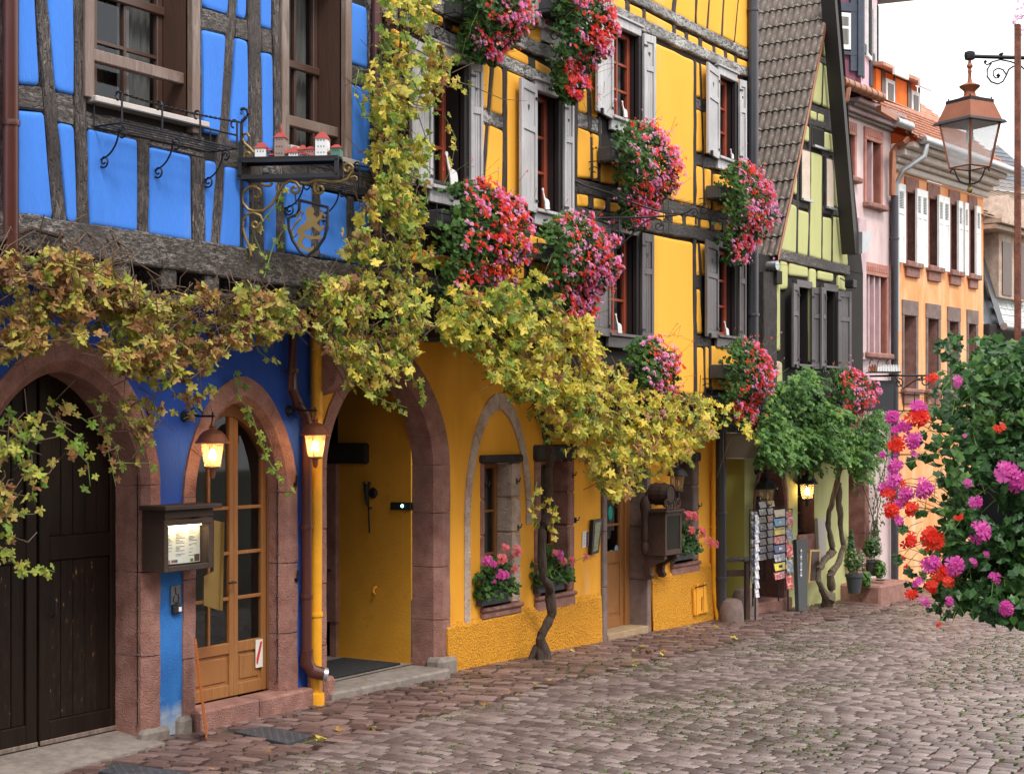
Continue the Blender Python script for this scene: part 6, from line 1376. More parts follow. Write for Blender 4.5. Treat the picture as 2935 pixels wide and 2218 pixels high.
 # steep roof on the left side, laid tile by tile
ov=.12;EL=(eL[0]-.06,eL[1]-.05)
sl=math.hypot(aP[0]-EL[0],aP[1]-EL[1]);du=((aP[0]-EL[0])/sl,(aP[1]-EL[1])/sl)
def rp(f,y,h=0,cv=True):  # f metres up the slope; swept a little at the eaves
 k=.04*max(0,1-f/2.2)**2
 return(EL[0]+du[0]*f-du[1]*h-k*.8,y,EL[1]+du[1]*f+du[0]*h+k*.25)
b=MB();n_=14
for i in range(n_):b.quad(rp(sl*i/n_,-gj-ov,-.03),rp(sl*i/n_,6,-.03),rp(sl*(i+1)/n_,6,-.03),rp(sl*(i+1)/n_,-gj-ov,-.03))
b.quad((aP[0],-gj-.1,aP[1]),(aP[0],6,aP[1]),(eR[0]+.2,6,eR[1]),(eR[0]+.2,-gj-.1,eR[1]));b.build('roof_deck',M['tim_core'],gh_)
tl=MB();tw,th_=.20,.30
V=[];F=[]
for k in range(11):  # ribbed tile profile
 a=k/10;z=.015*math.sin(a*4*math.pi)+.012
 V+=[(a*tw,0,z+.022),(a*tw,th_+.05,z),(a*tw,0,z-.004)]
for k in range(10):F+=[(k*3,k*3+3,k*3+4,k*3+1),(k*3+2,k*3+5,k*3+3,k*3)]
tl.add(V,F)
# axes on the slope: local x of a tile -> house +y, local y -> up the slope
tm=tl.mesh('roof_tile',M['tile'],smooth=True);rest=MB();cand2=[]
from mathutils import Matrix
nr_,nc_=int(sl/th_),26
for r_ in range(nr_):
 for c_ in range(nc_):cand2.append((r_,c_))
ct=0
for r_,c_ in cand2:
 f=.02+r_*th_;yy=-gj-ov+c_*tw
 o_=Vector(rp(f,yy,.02+U(0,.006)));up=(Vector(rp(f+th_,yy,.02))-o_).normalized();ax=Vector((0,1,0));nz=up.cross(ax)*1;nz=-nz if nz.z<0 and nz.x>0 else nz
 if nz.x>0:nz=-nz
 mt_=Matrix((ax,up,nz)).transposed().to_4x4();mt_.translation=o_
 w_=GF.tow(o_.x,o_.y);vis=proj(w_[0],w_[1],o_.z);vis_=2120<vis[0]<2400 and vis[1]>-30
 if vis_ and ct<290:
  ct+=1;o=bpy.data.objects.new('roof_tile',tm);C.objects.link(o);o.parent=gh_;mt_.translation=o_-Vector(OR[gh_.name]);o.matrix_local=mt_
 elif vis[1]>-400:
  rest.add([tuple(mt_@Vector(v)) for v in V],F)
if rest.f:rest.build('roof_tiles',M['tile'],gh_,smooth=True,kind='stuff')
b=MB();pts=[rp(sl*i/12,-gj-ov-.01,.03) for i in range(13)]
for p,q in zip(pts,pts[1:]):b.add([(p[0],p[1],p[2]-.10),(q[0],q[1],q[2]-.10),(q[0],q[1],q[2]+.02),(p[0],p[1],p[2]+.02),(p[0],p[1]+.04,p[2]+.02),(q[0],q[1]+.04,q[2]+.02)],[(0,1,2,3),(3,2,5,4)])
b.build('verge_board',M['copper'],gh_)
A_=[GF.hit(*P('g',*p),gj+.3) for p in((988,-60),(1001,-60),(1130,1465),(1112,1465))]
b=MB();b.prism([A_[3],A_[2],A_[1],A_[0]],-gj-.3,-gj-.08);b.build('barge_board',plain('black_barge_paint',(.018,.014,.013),.5),gh_)
A_=[GF.hit(*P('g',*p),gj+.3) for p in((1130,1340),(1187,1340),(1165,1450),(1130,1465))]
b=MB();b.prism(A_[::-1],-gj-.36,-gj-.3);b.build('gutter_end',M['zinc'],gh_)
q=gp('g',540,1500,gj+.1);q2=gp('g',650,1500,gj+.1)
b=MB();b.tube([(EL[0]-.1,-gj-.14,EL[1]-.10),(EL[0]-.14,4,EL[1]-.10)],.065,10);b.build('gutter',M['zinc'],gh_,smooth=True)
b=MB();b.box(EL[0]-.04,EL[0]+.12,-gj-.1,4,EL[1]-.34,EL[1]-.16);b.build('eaves_beam',M['tim_core'],gh_)
# rear wall of side (seen between the houses)
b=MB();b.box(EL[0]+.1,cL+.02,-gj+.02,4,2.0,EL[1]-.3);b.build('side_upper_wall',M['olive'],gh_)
# floodlight
s,z=gp('M',205,140,gj+.15)
b=MB();b.box(s-.07,s+.07,-gj-.26,-gj-.12,z-.06,z+.06,.01);b.tube([(s,-gj-.12,z+.04),(s-.03,-gj,z+.12)],.01,5);single(b,'floodlight',M['iron'],'small grey floodlight at the right edge of the green timber front','floodlight',GF,(s,-gj,z))
# board sign between yellow and green house
A_=[P('J',*p) for p in((148,300),(592,300),(588,660),(150,660))]
q0=atd(*A_[0],21.3);q1=atd(*A_[1],20.9);q2=atd(*A_[2],20.9);q3=atd(*A_[3],21.3)
b=MB();e=(.03*cs,.03*sn)
V=[q0,q1,q2,q3];b.add([tuple(v) for v in V]+[(v[0]+e[0],v[1]+e[1],v[2]) for v in V],[(3,2,1,0),(4,5,6,7),(0,1,5,4),(1,2,6,5),(2,3,7,6),(3,0,4,7)])
o=single(b,'blank_sign',M['greige'],'blank grey-beige signboard between the yellow house corner and the green doorway','sign',None,q0);OR[o.name]=q0
b=MB();b.tube([q0,q1,q2,q3,q0],.008,4);b.build('rim',M['shutter'],o)
b=MB();b.tube([((q0[0]+q1[0])/2,(q0[1]+q1[1])/2,q0[2]),((q0[0]+q1[0])/2+.05,(q0[1]+q1[1])/2+.2,q0[2]+.15),(20.3,.0,q0[2]+.15)],.012,5);b.build('bracket',M['iron'],o)
def bt(t_,x,y):return P(t_,x,y)
wall_lantern(*P('J',575,830),'unlit black lantern on the lime green wall left of the arched shop door',arm=.16,scale=.95,lit=False,dark=True,fr=GF,group='black lanterns of the green house')
wall_lantern(*P('J',1155,770),'lit black lantern on the lime green wall between door and window',arm=.16,scale=.95,lit=True,dark=True,fr=GF,group='black lanterns of the green house')
# postcard racks
def rack(name,label,x0,x1,ytop,ybot,rows_,cols_,out,turn,cols,cat='postcard rack',zlift=0,cw=.8,chh=.8):
 s0,zt_=GF.hit(x0,ytop,out);s1,_=GF.hit(x1,ytop,out);zb_=GF.hit(x0,ybot,out)[1]
 RF=Fr(*GF.tow(s0,-out),GA+turn);hitw=RF.hit(x1,ytop)[0]
 t=thing(name,label,cat,RF,(0,0,zb_),group='card racks outside the green shop')
 b=MB();
 for i in range(cols_+1):xx=hitw*i/cols_;b.tube([(xx,.02,zb_-.0),(xx,.02,zt_+.03)],.006,4)
 b.tube([(0,.02,zt_+.02),(hitw,.02,zt_+.02)],.006,4);b.tube([(hitw/2,.03,zb_-.3),(hitw/2,.03,zb_)],.012,5);b.build('rack_frame',M['iron'],t)
 H_c=(zt_-zb_)/rows_;Wc=hitw/cols_
 for i in range(rows_):
  for j in range(cols_):
   cc=cols[(i*cols_+j)%len(cols)];z0=zb_+H_c*(rows_-1-i)+H_c*(1-chh)/2;xx=Wc*j+Wc*(1-cw)/2;w_=Wc*cw;h2=H_c*chh
   c=MB();c.add([(xx,-.01,z0),(xx+w_,-.01,z0),(xx+w_,.012,z0+h2),(xx,.012,z0+h2),(xx,-.004,z0),(xx+w_,-.004,z0),(xx+w_,.018,z0+h2),(xx,.018,z0+h2)],[(0,1,2,3),(7,6,5,4),(0,4,5,1),(1,5,6,2),(2,6,7,3),(3,7,4,0)])
   o=c.build('card',M.setdefault('card_'+cc,mat_noise('card_'+cc,CARD[cc],14,.4,.02,20,stretch=(1,1,2.2))),t)
   if cc=='yellow1':
    td=bpy.data.curves.new('lettering','FONT');td.body='CHOCOLAT';td.size=w_*.19;td.align_x='CENTER';
    t0=bpy.data.objects.new('tmp',td);C.objects.link(t0);bpy.context.view_layer.update();tmx=bpy.data.meshes.new_from_object(t0.evaluated_get(bpy.context.evaluated_depsgraph_get()));bpy.data.objects.remove(t0);to=bpy.data.objects.new('lettering',tmx);C.objects.link(to);to.parent=o;to['kind']='stuff';to.location=(xx+w_/2,-.0135+.022*.7,z0+h2*.66-zb_);to.rotation_euler=(math.pi/2-.2,0,0);to.data.materials.clear();to.data.materials.append(M['black']);to.location.y=-.002;to.location.z=z0+h2*.66-zb_
   if cc in('blue2','yellow2','blue1'):
    c=MB();c.box(xx+w_*.35,xx+w_*.65,-.004,.001,z0+h2*.3,z0+h2*.7,.01);c.build('card_motif',M['white'] if cc!='yellow2' else M['black'],o)
 return t
CARD={'sky':[(.42,(.03,.12,.34)),(.52,(.20,.16,.12)),(.62,(.45,.42,.36))],'town':[(.4,(.10,.07,.05)),(.5,(.28,.20,.13)),(.62,(.10,.2,.38))],'grey':[(.4,(.05,.05,.07)),(.5,(.22,.22,.26)),(.62,(.6,.6,.62))],'red':[(.42,(.35,.02,.03)),(.52,(.5,.05,.05)),(.6,(.6,.5,.5))],
 'cream':[(.45,(.5,.40,.25)),(.6,(.62,.5,.34))],'blue1':[(.4,(.02,.22,.42)),(.6,(.05,.32,.55))],'yellow1':[(.4,(.65,.45,.02)),(.6,(.75,.55,.04))],'blue2':[(.4,(.015,.03,.14)),(.6,(.03,.06,.22))],'yellow2':[(.4,(.68,.55,.02)),(.6,(.78,.62,.04))],'white':[(.45,(.30,.30,.36)),(.55,(.75,.75,.78))]}
def hx(x):return 2100+x/4.02
def hy(y):return 1450+y/4.02
rack('postcard_rack','tall rack of town postcards in two columns in front of the shop door',hx(300),hx(490),1437,hy(640),8,2,.25,8,['sky','town','sky','sky','town','red','grey','grey','sky','town','town','town','sky','town','town','sky'])
rack('postcard_rack','narrow dark rack of small cards turned sideways left of the shop door',hx(208),hx(300),hy(60),hy(900),8,1,.50,-8,['grey','grey','blue2','white','grey','blue2','grey','grey'])
rack('display_strip','white board edge of a card rack hanging beside the green doorway',hx(262),hx(305),hy(105),hy(1055),9,1,.58,0,['white'],chh=.98,cw=.95)
rack('magnet_rack','rack of large enamel signs, one yellow and lettered, right of the shop door',hx(483),hx(622),hy(38),hy(862),8,1,.38,5,['cream','blue1','yellow1','red','blue2','grey','yellow2','red'],cw=.95)
rack('magnet_rack','red framed rack of small cards seen nearly edge on, beside the lettered signs',hx(620),hx(697),hy(55),hy(970),5,1,.45,-12,['red','sky','red','sky','red'],cw=.9)
A_=[GF.px('H',x,y,.3) for x,y in((705,385),(832,385),(832,1195),(735,1210))]
b=MB();b.prism(A_[::-1],-.34,-.28);
o=single(b,'display_stand',plain('charcoal_panel',(.06,.065,.07)),'charcoal display panel with small picture strip standing by the green wall','display stand',GF,(A_[0][0],-.3,-.2));OR[o.name]=(A_[0][0],-.3,-.2)
for i in range(9):
 q=GF.px('H',780,500+i*36,.35);b=MB();b.box(q[0],q[0]+.05,-.352,-.342,q[1]-.035,q[1]);b.build('small_picture',M['card_grey'] if i%2 else M['card_white'],o)
for nm_,lb,pts,mt_,out in(('blank_board','tall narrow blank pale board hung on the green wall behind the mirror',((958,140),(1060,148),(1050,640),(982,640)),plain('pale_board',(.50,.46,.42),var=.03),.06),):
 A_=[GF.px('H',x,y,out) for x,y in pts];b=MB();b.prism(A_[::-1],-out-.03,-out+.02);single(b,nm_,mt_,lb,'board',GF,(A_[0][0],-out,A_[0][1]))
A_=[GF.px('H',x,y,.22) for x,y in((873,500),(993,500),(965,872),(850,880))]
b=MB();b.prism(A_[::-1],-.25,-.22);o=single(b,'chalk_mirror',plain('pale_pine_frame',(.58,.36,.15)),'pine framed board leaning by the green wall next to the wisteria','framed board',GF,(A_[3][0],-.22,A_[3][1]));OR[o.name]=(A_[3][0],-.22,A_[3][1])
A_=[GF.px('H',x,y,.22) for x,y in((890,525),(975,520),(952,848),(870,855))]
b=MB();b.prism(A_[::-1],-.258,-.248);b.build('dark_panel',mat_noise('brown_slate',[(.3,(.05,.03,.025)),(.7,(.10,.06,.05))],9,.4,.4,30,stretch=(1,1,5)),o)
# old bench / barrier and boundary stones at the corner
t=thing('barrier','weathered brown wooden rail barrier at the gap between yellow and green house','barrier',F0,(19.9,-.5,-.15))
e0=Fr(*atd(2070,1650,21.0)[:2],-45)
def b3(x,y):return e0.hit(*P('G',x,y))
a_,c_=b3(1885,400),b3(2340,415)
post=e0.hit(*P('H',165,700))
BK=Fr(e0.x,e0.y,-45);t.location=(BK.x,BK.y,0);t.rotation_euler=(0,0,BK.a);OR[t.name]=(0,0,0)
b=MB();xe=e0.hit(*P('H',225,600))[0];zt_=e0.hit(*P('H',100,590))[1];zb_=e0.hit(*P('H',100,655))[1]
b.box(-.1,xe,-.07,.07,zb_+.02,zt_,.01);b.build('top_rail',M['tim_blue_h'],t)
zz=e0.hit(*P('H',100,735))[1],e0.hit(*P('H',100,805))[1];b=MB();b.box(-.1,xe-.02,-.02,.02,zz[1],zz[0],.006);b.build('lower_rail',M['carve'],t)
xp=e0.hit(*P('H',165,1000))[0];zg_=e0.hit(*P('H',165,1400))[1];b=MB();b.box(xp-.035,xp+.035,-.035,.035,zg_,zb_+.02,.006);b.build('post',M['carve'],t)
for(xc,yb,yt,lb,rr,dd) in((P('G',1990,0)[0],P('G',0,1185)[1],P('G',0,860)[1],'rounded grey guard stone behind the foot of the anthracite downpipe',.19,20.9),(P('H',145,0)[0],P('H',0,1285)[1],P('H',0,935)[1],'rounded sandstone guard stone behind the wooden barrier post',.20,21.6)):
 p0=atd(xc,yb,dd);h_=atd(xc,yt,dd)[2]-p0[2]
 b=MB();b.lathe([(rr*.9,p0[2]-.15),(rr*.9,p0[2]+h_*.4),(rr*.85,p0[2]+h_*.75),(rr*.72,p0[2]+h_*.91),(rr*.45,p0[2]+h_*.98),(.02,p0[2]+h_)],p0[0],p0[1],14)
 single(b,'guard_stone',M['sand_grey'],lb,'guard stone',None,p0,group='guard stones at the house corner',smooth=True)
 # ================================================================ PINK HOUSE with purple tower
gcx,gcy=GF.tow(gE,.05)
PF=Fr(gcx,gcy,-5.0)
pkh=thing('townhouse','faded pink townhouse with red-brown stone windows and copper gutter','house',PF,(1,0,0))
def pp(t_,x,y,out=0):return PF.px(t_,x,y,out)
pE=pp('L',690,600)[0];pT=pp('K',400,1230)[1]
sW=dict(a=(pp('M',378,300)[0],pp('M',630,300)[0],pp('M',378,912)[1],pp('M',378,22)[1]),b=(pp('L',398,300)[0],pp('L',560,300)[0],pp('L',400,715)[1],pp('L',398,0)[1]-.0),c=(pp('M',190,300)[0],pp('M',272,300)[0],pp('M',200,900)[1],pp('M',200,-60)[1]),d=(pp('L',195,300)[0],pp('L',262,300)[0],pp('L',200,420)[1],pp('L',200,-60)[1]))
parch=(pp('J',1850,1000)[0],pp('J',2130,1000)[0],-.5,1.5,pp('J',1980,640)[1]-1.5,1.8)
b=MB();wall_sheet(b,PF,0,-.2,pE,-.7,pT,[(*w,0,2) for w in sW.values()]+[parch]);b.quad((pE,0,-.7),(pE,5,-.7),(pE,5,pT),(pE,0,pT));b.build('front_wall',M['pink'],pkh)
b=MB();b.box(-.2,pE,.7,.8,-.6,pT);b.build('inner_wall',M['dark'],pkh)
arch_stones(pkh,PF,(parch[0]+parch[1])/2,(parch[1]-parch[0])/2-.04,-.6,1.5,parch[4]-.1,1.8,(parch[1]-parch[0])/2+.06,parch[4]+.02,0,.35,M['sand'],3,5,chamf=.05)
b=MB();b.box(parch[0],parch[1],.30,.36,-.6,2.6);b.build('door_leaf',M['sand'],pkh)
for k_,w in sW.items():
 s0,s1,z0,z1=w;n_={'a':4,'b':2,'c':2,'d':1}[k_]
 r=MB();recess(r,s0,s1,z0,z1,0,.16);r.build('window_reveal',M['redbrown'],pkh)
 W_=(s1-s0)/n_;fr_=MB()
 fr_.box(s0-.07,s0,-.03,.1,z0,z1,.006);fr_.box(s1,s1+.07,-.03,.1,z0,z1,.006);fr_.box(s0-.07,s1+.07,-.035,.1,z1,z1+.20,.006);wn=fr_.build('window',M['redbrown'],pkh)
 for i in range(n_):
  p_=MB();p_.box(s0+W_*i+.012,s0+W_*(i+1)-.012,.10,.14,z0+(z1-z0)*.38,z1,.008);p_.build('shutter_panel',M['redbrown'],wn)
  p_=MB();p_.box(s0+W_*i+.012,s0+W_*(i+1)-.012,.09,.13,z0,z0+(z1-z0)*.37,.012);p_.build('shutter_panel',M['redbrown'],wn)
  if i:p_=MB();p_.box(s0+W_*i-.02,s0+W_*i+.02,-.0,.12,z0,z1,.006);p_.build('mullion',M['lilac'],wn)
 for i in range(int((s1-s0+.1)/.07)):p_=MB();p_.box(s0-.04+i*.07,s0+.0+i*.07,-.045,-.03,z1+.06,z1+.14,.006);p_.build('carved_square',M['redbrown'],wn)
 p_=MB();p_.box(s0-.10,s1+.12,-.12,.1,z0-.09,z0,.02);p_.build('sill',M['sand'],wn)
b=MB();b.box(pp('M',282,300)[0],pp('M',368,300)[0],-.07,0,pp('M',320,1000)[1],pp('L',320,900)[1],.01);b.build('pilaster',M['lilac'],pkh)
for i,(o_,h_) in enumerate(((.06,.05),(.12,.07),(.20,.06),(.28,.06))):b=MB();b.box(-.1,pE,-o_,0,pT-.24+i*.06,pT-.24+i*.06+h_,.01);b.build('cornice_moulding',M['lilac'] if i%2 else M['kerb'],pkh)
gza=pp('K',165,870,.4);gzb_=pp('K',590,1150,.4)
b=MB();b.tube([(gza[0]-.1,-.40,pT+.06),(gzb_[0],-.40,pT+.06)],.075,12);b.build('gutter',M['copper'],pkh,smooth=True)
b=MB()
for i in range(7):s=gza[0]+(gzb_[0]-gza[0])*i/6.5;b.tube([(s,-.40,pT+.06),(s+.03,-.40,pT+.06)],.082,12)
b.build('gutter_bracket',M['copper'],pkh,smooth=True,kind='stuff')
b=MB();b.tube([(gza[0]+.1,-.40,pT+.0),(gza[0]+.08,-.38,pT-.18),(gza[0]-.1,-.2,pT-.35)],.055,10);b.build('gutter_outlet',M['copper'],pkh,smooth=True)
b=MB();b.quad((-.3,-.36,pT+.08),(pE,-.36,pT+.08),(pE,1.6,pT+.95),(-.3,1.6,pT+.95));b.build('roof',M['tile_brown'],pkh)
# the pole of pipe at its right end
xa,_=pp('M',735,600,.1);zt_=pp('L',720,640,.1)[1]
pipe('downpipe','grey lower downpipe between pink and orange house',PF,[(xa,-.10,zt_),(xa,-.10,-.55)],.06,'pipe_grey',collars=(zt_-.7,3.3,1.2))
K1=[pp('K',x,y,.3) for x,y in((885,1500),(885,1580),(850,1625))];K2=[pp('L',x,y,.12) for x,y in((740,90),(710,150),(708,640))]
pipe('downpipe','curved copper downpipe above the grey pipe beside the orange house',PF,[(K1[0][0],-.3,K1[0][1]),(K1[1][0],-.3,K1[1][1]),(K1[2][0],-.28,K1[2][1]),(K2[0][0],-.14,K2[0][1]),(K2[1][0],-.12,K2[1][1]),(K2[2][0],-.12,K2[2][1])],.055,'copper')
A_=[pp('K',x,y,.42) for x,y in((552,1205),(765,1335),(735,1385),(552,1275))];b=MB();b.prism(A_[::-1],-.46,-.38);b.build('gutter_hopper',M['copper'],pkh)
a_,c_=pp('K',745,1340,.42),pp('K',920,1490,.42)
b=MB();b.tube([(a_[0],-.42,(a_[1]+c_[1])/2),(c_[0],-.42,(a_[1]+c_[1])/2)],.07,12);b.build('gutter',M['zinc'],pkh,smooth=True)
# hanging sign + town model on the pink front
SI=Fr(*PF.tow(pp('M',330,1200)[0],0),-58)
def si(x,y):return SI.px('M',x,y)
t=thing('hanging_sign','blank dark grey hanging sign on a scrolled iron arm at the pink house','sign',SI,(0,0,si(330,1200)[1]))
b=MB();b.tube([(p[0],0,p[1]) for p in(si(330,1190),si(760,1180),si(1195,1180))],.016,6);b.build('arm',M['iron'],t)
A_=[si(x,y) for x,y in((380,1235),(722,1235),(715,1590),(375,1580))];b=MB();b.prism(A_[::-1],-.02,.02);b.build('board',plain('dark_grey_board',(.035,.037,.045),.6,var=.03),t)
b=MB();b.add([(si(350,1180)[0],-.06,si(350,1195)[1]),(si(730,1180)[0],-.06,si(350,1195)[1]),(si(730,1180)[0],.06,si(350,1195)[1]),(si(350,1180)[0],.06,si(350,1195)[1])],[(0,1,2,3)]);b.build('light_canopy',M['zinc'],t)
for q in(arcp(780,1265,55,14,-90,330),arcp(1080,1245,50,12,0,420),arcp(1020,1215,40,10,180,560),[(740,1200),(830,1330),(960,1240),(1060,1200)]):b=MB();b.tube([(p[0],0,p[1]) for p in[si(*w) for w in q]],.012,5);b.build('scroll',M['iron'],t)
A_=[si(x,y) for x,y in((425,1090),(780,1090),(780,1150),(425,1150))]
b=MB();b.box(A_[0][0],A_[1][0],-.14,.14,A_[2][1],A_[2][1]+.02);b.build('shelf',M['iron'],t)
for i in range(12):
 xx=A_[0][0]+(A_[1][0]-A_[0][0])*(i+.1)/12;ww=(A_[1][0]-A_[0][0])/15;b=MB();b.box(xx,xx+ww,-.12,-.02,A_[2][1]+.02,A_[0][1]-.02);b.prism([(xx,A_[0][1]-.02),(xx+ww,A_[0][1]-.02),(xx+ww/2,A_[0][1]+.05)],-.12,-.02);b.build('toy_house',M['white'] if i>2 else M['copper'],t)
for i in range(5):xx=A_[0][0]-.1+i*.13;b=MB();b.tube([(xx,0,A_[0][1]),(xx,0,A_[0][1]+.08),(xx+.03,0,A_[0][1]+.14),(xx+.05,0,A_[0][1]+.11)],.008,5);b.build('hook',M['iron'],t)
# purple timber tower above the pink roof
TW=Fr(*PF.tow(pp('K',350,500,-.4)[0],.4),8)
t=thing('tower_house','purple and navy timber tower house rising behind the pink roof','house',TW,(0,0,6))
TL=Fr(TW.x,TW.y,8+90+25)  # left flank seen frontally
def tw(x,y):return TW.px('K',x,y)
xr=tw(535,600)[0];zb_,zt_=6.0,13.5
b=MB();b.quad((0,0,zb_),(xr,0,zb_),(xr,0,zt_),(0,0,zt_));b.quad((xr,0,zb_),(xr,3,zb_),(xr,3,zt_),(xr,0,zt_));b.build('right_wall',M['rose'],t)
LF=Fr(TW.x,TW.y,-40)
def lf(x,y):return LF.px('K',x,y)
LA=math.radians(-48)
def L2(p,o=0):return(p[0]*math.cos(LA)+o*math.sin(LA)*1,p[0]*math.sin(LA)-o*math.cos(LA),p[1])
xl=lf(60,500)[0]
b=MB();b.quad(L2((xl-1.2,zb_)),L2((0,zb_)),L2((0,zt_)),L2((xl-1.2,zt_)));b.build('left_wall',M['plum'],t)
def lq(x0,y0,x1,y1,o,mt_,nm_,par=None):
 a,c=lf(x0,y0),lf(x1,y1);b=MB();P0=[L2((a[0],c[1]),o),L2((c[0],c[1]),o),L2((c[0],a[1]),o),L2((a[0],a[1]),o)];P1=[L2((a[0],c[1]),0),L2((c[0],c[1]),0),L2((c[0],a[1]),0),L2((a[0],a[1]),0)]
 b.add(P0+P1,[(0,1,2,3),(0,4,5,1),(1,5,6,2),(2,6,7,3),(3,7,4,0)]);return b.build(nm_,mt_,par or t)
lq(290,-300,352,880,.08,M['navy'],'timber_post');lq(215,-300,289,820,.05,M['navy'],'timber_post');lq(60,585,289,645,.055,M['navy'],'timber_rail');lq(40,30,289,150,.055,M['navy'],'timber_rail')
w_=lq(70,150,213,578,.06,M['white'],'window');lq(95,200,186,310,.065,M['curtain'],'pane',w_);lq(95,335,186,520,.065,M['curtain'],'pane',w_)
for(x0,y0,x1,y1,m_,nm_) in((400,-300,438,650,'dark','window'),(495,50,515,720,'dark','window')):
 a,c=tw(x0,y0),tw(x1,y1);b=MB();b.box(a[0]-.05,c[0]+.05,-.05,.02,c[1]-.06,a[1]);w_=b.build(nm_,M['white'],t);b=MB();b.box(a[0],c[0],-.056,-.045,c[1],a[1]);b.build('pane',M[m_],w_)
for(x0,y0,x1,y1) in((355,-300,372,900),(440,80,470,1000),(372,600,500,640)):a,c=tw(x0,y0),tw(x1,y1);b=MB();b.box(a[0],c[0],-.03,.01,c[1],a[1]);b.build('timber_post',M['navy'],t)
a,c=tw(560,-60),tw(700,38);b=MB();b.box(-1.5,c[0]-.3,-.5,3,c[1]+.9,c[1]+1.1);b.box(c[0]-.6,c[0],-.5,3,c[1],c[1]+.9);b.build('eaves',M['slate'],t)
# ================================================================ ORANGE HOUSE
ocx,ocy=PF.tow(pE+.02,0)
OF=Fr(ocx,ocy,-6.2)
orh=thing('townhouse','pale orange townhouse with white louvred shutters and pale cornice','house',OF,(2,0,0))
def op_(t_,x,y,out=0):return OF.px(t_,x,y,out)
oE=op_('L',1745,900)[0];oT=op_('L',770,370)[1]
up_=[((865,970),1),((1120,1215),1),((1367,1445),1),((1585,1642),1)]
uz=(op_('L',865,1388)[1],op_('L',865,600)[1]);mz=(op_('M',835,1325)[1],op_('M',835,490)[1])
mids=[(835,968),(1105,1226),(1350,1452),(1570,1655)]
ow=[(op_('L',a,900)[0],op_('L',c,900)[0],*uz) for(a,c),_ in up_]+[(op_('M',a,900)[0],op_('M',c,900)[0],*mz) for a,c in mids]
b=MB();wall_sheet(b,OF,0,0,oE,-.8,oT,[(*w,0,2) for w in ow]);b.quad((0,0,4),(0,0,oT),(0,5,oT),(0,5,4));b.quad((oE,0,-.8),(oE,5,-.8),(oE,5,oT),(oE,0,oT));b.build('front_wall',M['orange'],orh)
for i,w in enumerate(ow):
 s0,s1,z0,z1=w;r=MB();recess(r,*w,0,.25,'lrtb');r.build('window_reveal',M['sand'],orh)
 wn=casement(orh,s0,s1,z0,z1,.22,M['brownframe'],1,3,.02,.04,.3,False)
 b=MB();b.box(s0-.08,s1+.10,-.025,.02,z1,z1+.26,.01);b.box(s0-.07,s0,-.022,.02,z0,z1,.008);b.box(s1,s1+.09,-.022,.02,z0,z1,.008);b.build('stone_surround',M['sand'] if i<4 else M['sand_grey'],orh)
 b=MB();b.box(s0-.12,s1+.14,-.10,.05,z0-.10,z0,.015);b.box(s0-.06,s1+.08,-.05,.0,z0-.26,z0-.10,.01);b.build('window_sill',M['sand'],orh)
def louvre(s0,s1,z0,z1,out):
 b=MB();e=(s1-s0)*.16;zm=z0+(z1-z0)*.62
 b.box(s0,s0+e,-out,-out+.04,z0,z1);b.box(s1-e,s1,-out,-out+.04,z0,z1);b.box(s0+e,s1-e,-out+.002,-out+.04,z0,z0+.12);b.box(s0+e,s1-e,-out+.002,-out+.04,z1-.12,z1);b.box(s0+e,s1-e,-out+.002,-out+.04,zm,zm+.08)
 sh_=b.build('shutter',M['white'],orh)
 b=MB();b.box(s0+e,s1-e,-out+.015,-out+.035,z0+.12,zm);b.build('shutter_panel',M['white'],sh_)
 n_=11
 for i in range(n_):
  za=zm+.08+(z1-.12-zm-.08)*i/n_;zc_=za+(z1-.12-zm-.08)/n_
  c=MB();c.add([(s0+e,-out+.004,za+.003),(s1-e,-out+.004,za+.003),(s1-e,-out+.03,zc_-.004),(s0+e,-out+.03,zc_-.004)],[(0,1,2,3)]);c.build('slat',M['white'],sh_)
 c=MB();c.quad((s0+e,-out+.035,zm+.08),(s1-e,-out+.035,zm+.08),(s1-e,-out+.035,z1-.12),(s0+e,-out+.035,z1-.12));c.build('back',M['curtain'],sh_)
for a,c in((758,862),(993,1048),(1050,1116),(1243,1297),(1299,1365),(1468,1516),(1540,1581),(1670,1720)):
 louvre(op_('L',a,900,.1)[0],op_('L',c,900,.1)[0],uz[0]-.06,uz[1]+.08,.10)
for(o_,h0,h1) in((.08,0,.12),(.16,.12,.2),(.28,.2,.32),(.42,.32,.42)):b=MB();b.box(-.05,oE+.1,-o_,0,oT+h0,oT+h1,.02);b.build('cornice_moulding',plain('pale_cornice',(.55,.47,.42),.8),orh)
b=MB();b.tube([(.1,-.50,oT+.46),(oE+.25,-.50,oT+.46)],.075,12);b.build('gutter',M['zinc'],orh,smooth=True)
b=MB();b.tube([(.25,-.5,oT+.42),(.2,-.48,oT+.2),(.02,-.2,oT-.02),(-.02,-.1,oT-.25),(-.02,-.1,4)],.05,10);b.build('downpipe',M['zinc'],orh,smooth=True)
